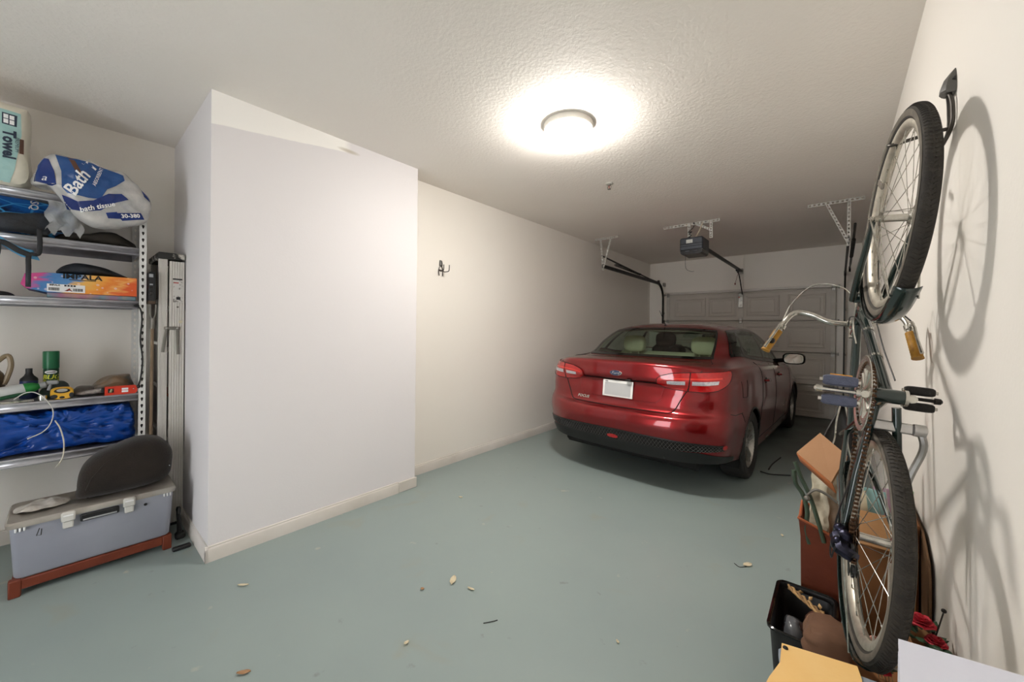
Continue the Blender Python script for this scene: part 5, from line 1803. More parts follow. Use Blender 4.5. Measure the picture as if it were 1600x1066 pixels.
b2 = shoebox('shoe_box', 'patterned shoe box at the bottom of the pair on the third shelf', -3.535, -3.80, -.075, .30, 1.553, 1.582, 0, mat('shoebox_teal_pink_print', s2l(112, 140, 150), .5, var=(9, s2l(170, 110, 140), .1, .55), var2=(6, s2l(190, 160, 130), .08, .6)))
b1 = shoebox('shoe_box', 'orange, pink and blue printed shoe box on top of the pair on the third shelf', -3.525, -3.80, -.17, .302, 1.583, 1.702, 0, M_['impala'], taper=.018)
text_mb('IMPALA', .040, lambda a, b, d: V(-3.523, .065 + a, 1.682 + b), bold=.0012, xs=1.2).obj('box_lettering', M_['ink'], b1, world=True, smooth=False)
m = MB(); m.box((-3.5235, .065, 1.664), (.001, .11, .004)); m.obj('print_underline', M_['ink'], b1, world=True)
m = MB(); m.box((-3.523, .0, 1.610), (.003, .150, .046), .0008); lb = m.obj('price_label', M_['whiteink'], b1, world=True)
text_mb('IMPALA', .012, lambda a, b, d: V(-3.5212, -.045 + a, 1.626 + b), bold=.0006).obj('label_print', M_['ink'], b1, world=True, smooth=False)
for k in range(4):
    m = MB(); m.box((-3.5212, -.004 + k * .012, 1.626), (.0006, .009, .009)); m.obj('label_print', M_['ink'], b1, world=True)
for yc in (-.048, .046):
    m = MB(); y = yc - .02; rnd = random.Random(int(yc * 1000))
    for k in range(11):
        w = rnd.choice((.0012, .002, .003)); m.box((-3.5212, y + w / 2, 1.603), (.0006, w, .017)); y += w + .0014
    o = m.obj('barcode', M_['ink'], b1, world=True, smooth=False); o['kind'] = 'stuff'
m = MB(); m.prism([(.0, 1.600), (.012, 1.612), (.018, 1.600), (.024, 1.596), (.022, 1.592), (.012, 1.598), (.004, 1.593), (-.008, 1.594)], lambda a, b, d: V(d, a - .0, b), -3.5214, -3.5208); m.obj('shoe_picture', mat('maroon_ink', s2l(130, 50, 40), .5, bump=(60, .02)), b1, world=True, smooth=False)
m = pillow([(-.035, 1.704), (-.03, 1.74), (.02, 1.772), (.08, 1.778), (.15, 1.768), (.20, 1.745), (.25, 1.72), (.262, 1.705), (.1, 1.703)], -3.56, -3.74, 5, 10, 2.6, amp=.006, sc=14)
single('toiletry_bag', m, M_['blackcloth'], 'black soft bag lying on top of the lettered shoe box', 'bag', ang=60)
m = pillow([(-.30, 1.552), (-.29, 1.575), (-.24, 1.58), (-.205, 1.57), (-.20, 1.553)], -3.53, -3.62, 4, 8, 3, amp=.003)
single('small_case', m, M_['blackcloth'], 'small black case at the left end of the third shelf', 'case', ang=60)

# ---- fourth shelf
ZF = .9465
bs = thing('aerosol_can', 'dark green insect spray can with yellow lettering standing on the fourth shelf', 'spray can', (-3.74, -.06, ZF))
m = MB(); m.lathe([(0, 0), (.031, 0), (.033, .004), (.033, .165), (.031, .172), (.0, .172)], 32); m.obj('can', mat('can_green_print', s2l(20, 66, 42), .3, .3, var=(14, s2l(14, 50, 34), .2)), bs)
m = MB(); m.lathe([(.0335, .172), (.0345, .176), (.0345, .272), (.033, .279), (.0, .280)], 32); m.obj('cap', mat('cap_green', s2l(16, 96, 58), .35, bump=(60, .02)), bs)


def can_text(s, size, z, mt, nm, par, r=.0336, **k):
    mm = split_text(text_mb(s, size, lambda a, b, d: V(r * math.cos(a / r), r * math.sin(a / r), z + b), **k))
    return mm.obj(nm, M_[mt], par, smooth=False)


M_['yellowink'] = mat('yellow_ink', s2l(206, 208, 60), .5, bump=(60, .02))
can_text('BUG', .040, .118, 'yellowink', 'can_lettering', bs, shear=.2, bold=.0012)
can_text('STOP', .034, .088, 'yellowink', 'can_lettering', bs, shear=.2, bold=.0012)
mm = MB(); rows = []
for q in (0, .35, .7, 1):
    rows.append([V(.0337 * math.cos(.85 * q * math.cos(a)), .0337 * math.sin(.85 * q * math.cos(a)), .150 + .010 * q * math.sin(a)) for a in [2 * PI * k / 24 for k in range(24)]])
mm.grid(rows, cv=True); mm.obj('brand_oval', M_['whiteink'], bs)
mm = MB(); mm.grid([[V(.0342 * math.cos(a), .0342 * math.sin(a), z) for a in [lerp(-.55, .55, k / 10) for k in range(11)]] for z in (.1475, .1525)]); mm.obj('oval_bar', M_['ink'], bs)

# brown jug at the very left
jg = thing('oil_jug', 'brown ribbed plastic jug with a loop handle at the left end of the fourth shelf', 'jug', (-3.75, -.30, ZF))
m = MB(); m.lathe([(0, 0), (.062, 0), (.066, .01)] + [(.066 + (.002 if k % 2 else -.001), .02 + k * .012) for k in range(10)] + [(.06, .155), (.035, .19), (.02, .205), (.02, .225), (0, .225)], 28); m.obj('body', mat('jug_brown', s2l(104, 88, 66), .35, var=(12, s2l(84, 70, 52), .3)), jg)
m = MB(); m.tube(catmull([(.012, .03, .215), (.02, .075, .26), (.02, .088, .20), (.02, .072, .12), (.02, .062, .09)], 6), .012, 8); m.obj('handle', mat('jug_handle_tan', s2l(138, 120, 92), .35, bump=(60, .02)), jg)
m = MB(); m.lathe([(.022, .222), (.022, .245), (0, .246)], 16); m.obj('cap', M_['black'], jg)

# spray bottle lying on its side
M_['bottlew'] = mat('bottle_white_label', s2l(206, 208, 206), .4, var=(12, s2l(186, 190, 188), .3))
M_['bottleg'] = mat('bottle_green', s2l(40, 140, 62), .35, var=(20, s2l(24, 108, 48), .3))
M_['bottledk'] = mat('bottle_dark_green', s2l(20, 74, 46), .35, bump=(60, .03))
d_ = (V(-3.60, -.055, 1.025) - V(-3.56, -.30, .975)).normalized()
bl = thing('spray_bottle', 'white and green garden spray bottle lying on its side on the fourth shelf', 'bottle', (-3.58, -.18, ZF))
A = V(-3.56, -.30, .988)
m = MB(); m.lathe([(0, 0), (.028, 0), (.034, .008), (.036, .03), (.034, .13), (.030, .15)], 24, A, d_); m.obj('body', M_['bottlew'], bl, world=True)
m = MB(); m.lathe([(.031, .148), (.030, .165), (.026, .185), (.018, .200), (.014, .205), (.014, .215)], 24, A, d_); m.obj('shoulder', M_['bottleg'], bl, world=True)
m = MB(); m.lathe([(.018, .205), (.019, .228), (.016, .232)], 16, A, d_); m.box(A + d_ * .255 + V(.0, 0, .004), (.024, .05, .026), .006); m.tube([A + d_ * .25, A + d_ * .25 + V(.015, -.01, -.04)], .007, 8); m.obj('trigger_head', M_['greyplastic'], bl, world=True)
m = MB(); m.tube([A + d_ * .0 + V(.034, 0, -.022), A + d_ * .10 + V(.037, 0, -.024), A + d_ * .16 + V(.026, 0, -.026)], [.008, .011, .009], 8); m.obj('green_stripe', M_['bottledk'], bl, world=True)
# dark funnel-capped bottle behind
bk = thing('black_cap_bottle', 'black funnel-shaped bottle top behind the lying spray bottle', 'bottle', (-3.72, -.145, ZF))
m = MB(); m.lathe([(0, 0), (.036, 0), (.038, .01), (.036, .10), (.034, .112), (0, .114)], 20); m.obj('body', mat('bottle_navy', s2l(38, 52, 92), .4, bump=(60, .03)), bk)
m = MB(); m.lathe([(.037, .105), (.034, .118), (.02, .135), (.014, .15), (.014, .178), (0, .179)], 20); m.obj('funnel_cap', M_['black'], bk)
# crumpled dark glove-like rag beside the can
m = pillow([(-.10, .948), (-.105, .99), (-.07, 1.03), (-.03, 1.045), (.0, 1.03), (.015, .99), (.01, .948)], -3.62, -3.69, 5, 10, 2.4, amp=.012, sc=18, amp2=.005, sc2=30)
single('work_glove', m, mat('glove_dark_grey_green', s2l(58, 64, 62), .8, var=(20, s2l(34, 72, 52), .12, .58), bump=(80, .3)), 'crumpled dark grey work glove in front of the green can', 'glove', ang=60)
# tape measure
tm = thing('tape_measure', 'yellow and black tape measure at the front of the fourth shelf', 'tape measure', (-3.535, -.014, ZF))
rows = []
n = 28
for (x, s) in ((-.028, .86), (-.022, .96), (0, 1.0), (.022, .96), (.028, .86)):
    rows.append([V(x, .046 * s * math.copysign(abs(math.cos(2 * PI * k / n)) ** .6, math.cos(2 * PI * k / n)), .036 + .036 * s * math.copysign(abs(math.sin(2 * PI * k / n)) ** .6, math.sin(2 * PI * k / n))) for k in range(n)])
M_['tapeyellow'] = mat('tape_yellow', s2l(226, 172, 50), .4, bump=(60, .03))
m = MB(); m.grid(rows, cv=True); m.f.append(tuple(range(n - 1, -1, -1))); m.f.append(tuple(range(4 * n, 5 * n))); m.obj('case', M_['tapeyellow'], tm)
m = MB(); m.lathe([(0, .0), (.024, 0), (.022, .005), (0, .007)], 24, (.027, .0, .052), (1, 0, 0)); m.v = [V(p.x, p.y * 1.35, .052 + (p.z - .052) * .6) for p in m.v]; m.obj('rubber_grip', M_['black'], tm)
m = MB(); m.lathe([(0, .0), (.018, 0), (.016, .004), (0, .005)], 24, (.030, .0, .055), (1, 0, 0)); m.v = [V(p.x, p.y * 1.3, .055 + (p.z - .055) * .55) for p in m.v]; m.obj('steel_disc', M_['alu'], tm)
for yy, zz, sy, sz in ((-.03, .02, .015, .013), (.0, .013, .012, .008), (.036, .024, .010, .016)):
    m = MB(); m.ball((.0265, yy, zz), (.004, sy, sz)); m.obj('rubber_pad', M_['black'], tm)
# small chrome cup
m = MB(); m.lathe([(0, 0), (.016, 0), (.019, .02), (.018, .03), (.012, .034), (0, .034)], 18, (-3.53, -.088, ZF))
single('steel_fitting', m, M_['chrome'], 'small shiny steel fitting left of the tape measure', 'fitting')
# grey pouch, foil tube
m = pillow([(.02, .948), (.02, .975), (.045, 1.0), (.09, 1.005), (.125, .99), (.135, .965), (.13, .948)], -3.60, -3.68, 4, 8, 2.4, amp=.008, sc=20, amp2=.004, sc2=34)
single('grey_pouch', m, mat('grey_plastic_pouch', s2l(106, 98, 92), .35, var=(16, s2l(76, 70, 66), .2), bump=(40, .4)), 'grey crumpled plastic pouch between tape measure and level', 'pouch', ang=60)
m = MB(); m.tube(catmull([V(-3.555, .045, .964), V(-3.552, .09, .97), V(-3.55, .13, .975), V(-3.548, .165, .985)], 6), [.008, .010, .012, .012, .013, .013, .014, .014, .015, .016, .016, .016, .017, .017, .017, .017, .016, .014, .012], 10); m.jitter(.003, 60)
single('foil_tube', m, mat('foil_wrap', s2l(176, 168, 164), .25, .5, var=(40, s2l(120, 112, 108), .2), bump=(60, .5)), 'crinkled silver tube beside the red level', 'tube', ang=50)
# brown bag behind the level
m = pillow([(.10, .948), (.10, .985), (.15, 1.03), (.20, 1.055), (.255, 1.06), (.285, 1.045), (.29, .95)], -3.60, -3.76, 5, 12, 2.6, amp=.010, sc=14, amp2=.005, sc2=26)
single('brown_plastic_bag', m, mat('brown_plastic_film', s2l(128, 104, 80), .3, var=(14, s2l(100, 110, 112), .1, .58), var2=(9, s2l(92, 72, 54), .1, .6), bump=(40, .5)), 'crumpled tan plastic bag behind the red level', 'bag', ang=60)
# torpedo level
lv = thing('torpedo_level', 'red spirit level with vial windows at the right end of the fourth shelf', 'spirit level', (-3.525, .235, ZF))
m = MB(); m.prism([(-.075, 0), (.062, 0), (.072, .012), (.072, .044), (.062, .054), (-.075, .054)], lambda a, b, d: V(d, a, b), -.012, .012)
M_['levelred'] = mat('level_red_plastic', s2l(216, 58, 30), .4, var=(30, s2l(196, 48, 26), .3))
m.obj('body', M_['levelred'], lv, weld=True, ang=30)
m = MB(); m.box((.0125, -.048, .028), (.002, .026, .026), .0008); m.obj('end_vial_window', M_['ink'], lv)
m = MB(); m.cyl((.0145, -.050, .018), (.0145, -.044, .038), .006, n=10); m.obj('end_vial', mat('vial_olive', s2l(150, 150, 110), .1, bump=(20, .01)), lv)
for dz in (.0185, .034):
    m = MB(); m.box((.0125, .015, dz), (.002, .030, .012), .0008); m.obj('centre_vial_window', M_['whiteink'], lv)
m = MB(); m.ball((.012, .055, .030), (.003, .004, .004)); m.obj('rivet', M_['chrome'], lv)
m = MB(); m.box((0, -.083, .032), (.02, .014, .032), .003); m.obj('end_cap', M_['black'], lv)
# printed papers and pack at the left front
m = MB(); rows = []
for i in range(9):
    rows.append([V(-3.518 - .0025 * i, lerp(-.34, -.12, j / 12), ZF + .006 + .004 * math.sin(i * .9 + j * .6)) for j in range(13)])
m.grid(rows)
single('leaflet', m, mat('leaflet_print', s2l(196, 192, 180), .6, var=(22, s2l(92, 104, 78), .05, .55), bump=(40, .1)), 'folded printed leaflet at the left front of the fourth shelf', 'leaflet', ang=60, solid=.004)
# white cord
m = MB(); m.tube(catmull([V(-3.54, -.19, .966), V(-3.52, -.15, 1.0), V(-3.50, -.113, 1.0), V(-3.487, -.075, .958), V(-3.482, -.048, .89), V(-3.482, -.055, .82), V(-3.482, -.085, .772), V(-3.484, -.14, .742)], 8), .0028, 6)
wc = single('charging_cable', m, mat('white_cord', s2l(206, 204, 198), .5, bump=(80, .05)), 'thin white charging cable looping off the fourth shelf over the tarp', 'cable')
m = MB(); m.tube(catmull([V(-3.485, -.04, .83), V(-3.478, -.02, .78), V(-3.474, -.006, .70), V(-3.472, -.008, .62), V(-3.472, -.022, .575)], 6), .0035, 6)
for k in (-1, 1): m.tube([V(-3.472, -.022, .58), V(-3.470 + k * .003, -.03 + k * .006, .557)], .0015, 4)
single('white_string', m, mat('white_string', s2l(214, 206, 190), .7, bump=(80, .1)), 'frayed white string hanging in front of the blue tarp', 'string')
# black cord on the upright
m = MB(); m.tube(catmull([V(-3.505, .296, 1.525), V(-3.503, .318, 1.50), V(-3.503, .326, 1.43), V(-3.503, .319, 1.30), V(-3.503, .330, 1.17), V(-3.503, .322, 1.05), V(-3.503, .312, .995)], 8), .0042, 6); m.ball((-3.503, .312, .99), (.009, .010, .012)); m.ball((-3.504, .300, 1.522), (.009, .014, .008))
single('tie_rope', m, M_['black'], 'black rope tied down the shelving upright', 'rope')

# ---- fifth shelf: blue tarp
poly = [(-.42, .632), (-.43, .80), (-.40, .86), (-.28, .875), (-.15, .872), (-.03, .868), (.08, .882), (.2, .868), (.275, .862), (.295, .80), (.30, .70), (.292, .632), (.1, .631), (-.2, .631)]
m = pillow(poly, -3.552, -3.85, 14, 40, 7, amp=.010, sc=7, seed=4)
out = []
for q in m.v:
    r = 0; f_ = 11.0; a_ = .030
    for _ in range(3):
        r += a_ * (1 - 2 * abs(mnoise.noise(V(q.x * f_ * .5, q.y * f_ + q.z * f_ * .8, q.z * f_ - q.y * f_ * .5) + V(7, 3, 1)))); f_ *= 2; a_ *= .55
    out.append(V(max(-3.90, min(-3.518, q.x + r)), q.y, max(.632, min(.892, q.z + r * .4))))
m.v = out
M_['tarp'] = mat('blue_polyethylene_tarp', s2l(18, 78, 168), .28, var=(7, s2l(10, 48, 122), .25), bump=(22, .5))
single('folded_tarp', m, M_['tarp'], 'bright blue crumpled plastic tarp on the lowest shelf', 'tarp', ang=70)

# ================================================================== STORAGE BIN on a wooden stand
st = thing('wooden_stand', 'low reddish-brown wooden frame under the clear storage bin', 'stand', (-3.36, .125, 0))
M_['redwood'] = mat('stained_red_wood', s2l(126, 58, 34), .5, var=(8, s2l(96, 40, 24), .3), bump=(30, .1))
X0, X1, Y0_, Y1_ = -3.158, -3.485, -.185, .435
for y in (Y0_ + .02, Y1_ - .02):
    for x in (X0 - .02, X1 + .02):
        m = MB(); m.box((x, y, .045), (.042, .042, .088), .004); m.obj('leg', M_['redwood'], st, world=True)
m = MB(); m.box((X0 - .014, (Y0_ + Y1_) / 2, .060), (.022, Y1_ - Y0_ - .08, .050), .004); m.obj('rail', M_['redwood'], st, world=True)
m = MB(); m.box((X1 + .014, (Y0_ + Y1_) / 2, .060), (.022, Y1_ - Y0_ - .08, .050), .004); m.obj('rail', M_['redwood'], st, world=True)
for y in (Y0_ + .02, Y1_ - .02):
    m = MB(); m.box(((X0 + X1) / 2, y, .060), (X0 - X1 - .08, .022, .050), .004); m.obj('rail', M_['redwood'], st, world=True)

M_['binplastic'] = mat('translucent_grey_plastic', s2l(160, 162, 172), .3, var=(3.5, s2l(142, 144, 156), .3), bump=(8, .05), coat=.3)
M_['lidplastic'] = mat('dusty_clear_lid', s2l(168, 164, 156), .4, var=(6, s2l(120, 108, 96), .25), bump=(14, .1))
bn = thing('storage_bin', 'large translucent grey storage bin with lid and latches in front of the shelves', 'storage bin', (-3.36, .13, .0895))
zb, zt = .0895, .372
rows = []
for z, t in ((zb, 0), (zb + .01, .006), (zt - .03, .018), (zt, .020)):
    loop = []
    for sx, sy in ((1, -1), (1, 1), (-1, 1), (-1, -1)):
        cx = -3.320 + sx * (.147 + t - .03); cy = .13 + sy * (.295 + t - .03)
        a0 = {(1, 1): 0, (-1, 1): 90, (-1, -1): 180, (1, -1): 270}[(sx, sy)]
        for k in range(5):
            a = math.radians(a0 + 90 * k / 4); loop.append(V(cx + .03 * math.cos(a), cy + .03 * math.sin(a), z))
    rows.append(loop)
m = MB(); m.grid(rows, cv=True); m.f.append(tuple(range(19, -1, -1)))
m.obj('tub', M_['binplastic'], bn, world=True, weld=True)
rows = []
for z, t in ((zt - .002, .026), (zt - .014, .030), (zt + .006, .032), (zt + .016, .026), (zt + .018, .0), (zt + .010, -.02)):
    loop = []
    for sx, sy in ((1, -1), (1, 1), (-1, 1), (-1, -1)):
        cx = -3.320 + sx * (.147 + t - .03); cy = .13 + sy * (.295 + t - .03)
        a0 = {(1, 1): 0, (-1, 1): 90, (-1, -1): 180, (1, -1): 270}[(sx, sy)]
        for k in range(5):
            a = math.radians(a0 + 90 * k / 4); loop.append(V(cx + .03 * math.cos(a), cy + .03 * math.sin(a), z))
    rows.append(loop)
m = MB(); m.grid(rows, cv=True); kk = len(m.v); m.f.append(tuple(range(kk - 20, kk)))
m.obj('lid', M_['lidplastic'], bn, world=True, ang=40)
fx_ = -3.320 + .147 + .020
m = MB(); m.box((fx_ + .006, .13, .332), (.014, .150, .040), .005); hd = m.obj('handle_recess', M_['black'], bn, world=True)
m = MB(); m.box((fx_ + .0145, .13, .322), (.004, .13, .008), .001); m.obj('handle_slot_edge', M_['greyplastic'], bn, world=True)
for y in (.012, .245):
    m = MB(); m.box((fx_ + .014, y, zt - .012), (.016, .052, .052), .006); m.box((fx_ + .010, y, zt - .055), (.010, .040, .04), .005); la = m.obj('latch', mat('clear_latch', s2l(206, 204, 198), .25, bump=(40, .1)), bn, world=True)
    m = MB(); m.box((fx_ + .0235, y, zt - .004), (.004, .036, .006), .001); m.obj('latch_rib', M_['whiteink'], bn, world=True)
for y in (-.15, .41):
    for k in range(3):
        m = MB(); m.box((fx_ + .004, y - .012 + k * .014, zt - .022), (.012, .008, .026), .003); m.obj('corner_rib', M_['whiteink'], bn, world=True)
m = MB(); m.lathe([(0, 0), (.008, 0), (.008, .002), (.004, .003), (0, .003)], 12, (fx_ + .001, .315, .318), (1, 0, 0)); m.obj('rivet', M_['black'], bn, world=True)
m = MB(); m.tube([V(fx_ + .012, -.085, .335), V(fx_ + .014, -.095, .30), V(fx_ + .013, -.08, .298), V(fx_ + .012, -.078, .33)], .002, 5); m.obj('wire_clip', M_['darksteel'], bn, world=True)
# dusty rags lying on the lid
m = pillow([(-.17, .394), (-.15, .400), (-.12, .413), (-.08, .405), (-.04, .412), (-.005, .402), (.01, .394)], -3.24, -3.42, 8, 20, 2.3, amp=.008, sc=26, amp2=.010, sc2=28)
single('crumpled_plastic', m, mat('dusty_plastic_film', s2l(216, 212, 204), .25, var=(14, s2l(176, 168, 158), .15), bump=(30, .5)), 'crumpled dusty plastic film on the bin lid left of the brown cap', 'plastic film', ang=60)
# large brown felt cap-shaped bag on the lid
hp = [(.046, .396), (.040, .46), (.052, .53), (.082, .585), (.135, .635), (.20, .665), (.27, .692), (.345, .688), (.405, .66), (.445, .60), (.452, .52), (.438, .43), (.36, .394), (.2, .391)]
m = pillow(hp, -3.19, -3.465, 6, 18, 2.8, amp=.012, sc=6)
fv = bvh_of(m)
ht = thing('felt_bag', 'dark brown felt domed bag resting on the storage bin lid', 'bag', (-3.35, .25, .391))
M_['felt'] = mat('dark_brown_felt', s2l(42, 34, 27), .95, var=(9, s2l(28, 22, 18), .25), bump=(120, .25), sheen=.15)
m.obj('body', M_['felt'], ht, world=True, ang=70)
m = MB(); m.tube([drop(fv, y, z, -.002) for y, z in [(.085, .405), (.08, .46), (.10, .52), (.15, .59), (.22, .64)]], .006, 8); m.obj('edge_seam', M_['felt'], ht, world=True)
m = MB(); m.tube([drop(fv, y, z, -.001) for y, z in [(.27, .685), (.262, .62), (.258, .55), (.262, .48)]], .002, 6); m.obj('panel_seam', M_['felt'], ht, world=True)
m = MB(); m.ball(drop(fv, .432, .50, .0), (.003, .004, .004)); m.obj('stud', M_['chrome'], ht, world=True)

# ================================================================== STEPLADDER folded beside the shelves
ld = thing('stepladder', 'folded aluminium stepladder with black top cap between shelves and bump-out', 'ladder', (-3.72, .47, 0))
LH = 1.85
M_['ladder'] = mat('ladder_aluminium', s2l(224, 220, 214), .42, .25, var=(5, s2l(200, 194, 186), .3), bump=(40, .06))


def channel(x, y0, y1, z0, z1, nm, open_dir):
    """ribbed C channel seen from +x"""
    m = MB(); n = 6
    prof = [(0, y0)]
    w = (y1 - y0)
    for k in range(n):
        a = y0 + w * (k + .15) / n; b = y0 + w * (k + .85) / n
        prof += [(-.0, a - w * .1 / n), (.004, a), (.004, b), (.0, b + w * .1 / n)]
    prof += [(0, y1), (open_dir * .028, y1), (open_dir * .028, y1 - .004), (open_dir * .004, y1 - .004), (open_dir * .004, y0 + .004), (open_dir * .028, y0 + .004), (open_dir * .028, y0)]
    m.grid([[V(x + a, b, z0) for a, b in prof], [V(x + a, b, z1) for a, b in prof]], cv=True)
    m.f.append(tuple(range(len(prof))))
    kk = len(m.v); m.f.append(tuple(range(kk - 1, kk - 1 - len(prof), -1)))
    return m.obj(nm, M_['ladder'], ld, world=True, ang=25)


for x, od in ((-3.52, -1), (-3.92, 1)):
    channel(x, .408, .453, .02, LH, 'rear_rail', od)
    channel(x, .463, .543, .02, LH - .01, 'front_rail', od)
    m = MB(); m.box((x + od * .012, .502, .012), (.03, .080, .024), .004); m.obj('rubber_foot', M_['black'], ld, world=True)
    m = MB(); m.box((x + od * .012, .430, .012), (.03, .046, .024), .004); m.obj('rubber_foot', M_['black'], ld, world=True)
m = MB()
m.box((-3.72, .472, LH + .022), (.44, .145, .045), .008); m.obj('top_cap', mat('ladder_cap_black_speckled', s2l(38, 36, 34), .6, var=(26, s2l(196, 190, 180), .04, .60), bump=(40, .1)), ld, world=True)
for k in range(5):
    z = .30 + k * .305
    m = MB(); m.box((-3.72, .495, z), (.38, .076, .022), .004); m.obj('step', M_['ladder'] if k != 2 else M_['redwood'], ld, world=True)
    m = MB(); m.box((-3.72, .430, z + .05), (.38, .016, .022), .003); m.obj('rear_bar', M_['ladder'], ld, world=True)
# spreader folded on the rails
m = MB(); m.box((-3.5117, 0.4783, 1.3752), (.006, .085, .022), .002); sp_ = m.obj('spreader_bar', M_['darksteel'], ld, world=True)
M_['spread'] = mat('spreader_grey_steel', s2l(132, 128, 120), .45, .6, var=(20, s2l(108, 104, 96), .3))
sp_.data.materials[0] = M_['spread']
for p0, p1 in ((V(-3.5096, 0.4483, 1.3731), V(-3.5076, 0.4286, 1.2116)), (V(-3.5096, 0.5042, 1.3731), V(-3.5076, 0.5104, 1.1929))):
    m = MB(); m.tube([p0, p1], .009, 8); m.v = [V(-3.508 + (p.x + 3.508) * .3, p.y, p.z) for p in m.v]; m.obj('spreader_arm', M_['spread'], ld, world=True)
for y, z in ((.433, 1.376), (.487, 1.376)):
    m = MB(); m.lathe([(0, 0), (.006, 0), (.005, .003), (0, .004)], 10, (-3.508, y * 1.035, 1.4 + (z - 1.4) * 1.035), (1, 0, 0)); m.obj('rivet', M_['alu'], ld, world=True)
m = MB(); m.box((-3.5143, 0.5073, 1.6329), (.001, .050, .155), .0003); lb = m.obj('warning_label', mat('label_print_worn', s2l(206, 202, 196), .6, var=(60, s2l(120, 112, 106), .05, .58)), ld, world=True)
m = MB(); m.box((-3.5135, .505, 1.717), (.0006, .050, .009)); m.obj('label_print', M_['ink'], ld, world=True)
m = MB(); m.box((-3.5135, .498, 1.692), (.0006, .026, .007)); m.obj('label_print', mat('red_ink', s2l(170, 60, 50), .6, bump=(60, .02)), ld, world=True, smooth=False)
m = MB(); m.box((-3.5133, 0.5094, 1.5843), (.0006, .022, .020)); m.obj('label_block', M_['ink'], ld, world=True)
m = MB(); m.lathe([(0, 0), (.0065, 0), (.005, .003), (0, .004)], 10, (-3.5159, 0.5073, 1.5242), (1, 0, 0)); m.obj('rivet', M_['spread'], ld, world=True)
m = MB(); m.lathe([(0, 0), (.011, 0), (.010, .001), (0, .001)], 14, (-3.5159, 0.5228, 1.4207), (1, 0, 0)); m.obj('paint_spot', mat('cream_paint_spot', s2l(206, 196, 170), .6, bump=(60, .02)), ld, world=True)
# black hard case wedged in the gap
cs = thing('black_tool_case', 'black plastic tool case wedged between shelving upright and ladder', 'tool case', (-3.50, .371, 1.545))
m = MB(); m.box((-3.54, .371, 1.648), (.12, .034, .205), .006); m.obj('body', M_['black'], cs, world=True)
m = MB(); m.box((-3.479, .366, 1.725), (.003, .020, .022), .001); m.obj('badge', M_['greyplastic'], cs, world=True)
for k in range(4):
    m = MB(); m.box((-3.4795, .364 + k * .001, 1.60 + k * .022), (.002, .016, .010), .001); m.obj('moulded_rib', M_['greyplastic'] if k == 3 else M_['cargloss'], cs, world=True)
m = MB(); m.box((-3.54, .371, 1.548), (.124, .036, .02), .004); m.obj('base_band', mat('case_brown_band', s2l(82, 66, 50), .5, bump=(60, .05)), cs, world=True)
# long-handled tool with a steel Y-fork
yt = thing('long_handled_tool', 'long wooden-handled tool with grey forked socket behind the upright', 'garden tool', (-3.52, .372, 0))
m = MB(); m.tube([V(-3.52, .372, .0), V(-3.52, .378, 1.40)], .0085, 8); m.obj('handle', mat('weathered_wood_handle', s2l(138, 116, 92), .75, var=(12, s2l(112, 92, 72), .3)), yt, world=True)
m = MB(); m.tube([V(-3.52, .378, 1.37), V(-3.52, .379, 1.44)], .012, 10)
for k in (-1, 1): m.tube(catmull([V(-3.52, .379, 1.43), V(-3.52, .379 + k * .012, 1.46), V(-3.52, .379 + k * .016, 1.50), V(-3.52, .379 + k * .016, 1.535)], 4), .005, 8)
m.obj('forked_socket', M_['spread'], yt, world=True)
# black bits on the floor behind the bin
tg = thing('trigger_clamp', 'black plastic clamp standing on the floor between bin and ladder', 'clamp', (-3.27, .50, 0))
m = MB(); m.box((-3.27, .492, .02), (.05, .05, .04), .008); m.tube([V(-3.27, .49, .03), V(-3.27, .487, .12), V(-3.27, .48, .20)], [.014, .012, .010], 8); m.obj('body', M_['black'], tg, world=True)
m = MB(); m.box((-3.265, .483, .185), (.03, .022, .05), .005); m.obj('grip', M_['cargloss'], tg, world=True)
m = MB(); m.box((-3.10, .475, .012), (.035, .09, .022), .006)
single('black_strip', m, M_['black'], 'short black plastic strip on the floor at the bin corner', 'strip')
# ================================================================== LEFT WALL HOOK
lh = thing('wall_hook', 'empty dark steel two-prong hook on the long left wall', 'wall hook', (XL, 2.428, 1.97))
m = MB()
rows = []
for (z, d, w) in ((.105, .004, .010), (.098, .016, .013), (.075, .022, .015), (.052, .022, .016), (.045, .018, .013)):
    rows.append([V(0, -w, z), V(d * .8, -w, z), V(d, -w * .4, z), V(d, w * .4, z), V(d * .8, w, z), V(0, w, z)])
m.grid(rows); m.f.append((5, 4, 3, 2, 1, 0)); m.f.append(tuple(range(24, 30))); m.obj('cap', M_['hookgrey'], lh, ang=25)
for s in (-1, 1):
    m = MB(); m.tube(catmull([V(.012, s * .006, .05), V(.010, s * .020, .025), V(.008, s * .026, .0), V(.008, s * .024, -.03), V(.012, s * .02, -.05)], 5), .0042, 8); m.obj('frame_rod', M_['hooktube'], lh)
m = MB(); m.tube([V(.009, -.025, .006), V(.010, .025, .002)], .006, 8); m.obj('cross_bar', M_['hooktube'], lh)
for s, L_ in ((-1, .085), (1, .10)):
    m = MB(); m.tube(catmull([V(.008, s * .026, -.002), V(.04, s * .027, -.012), V(L_ - .015, s * .028, -.012), V(L_, s * .028, -.004), V(L_ + .004, s * .028, .02), V(L_ + .004, s * .028, .05)], 6), .0046, 8); m.obj('prong', M_['hooktube'], lh)

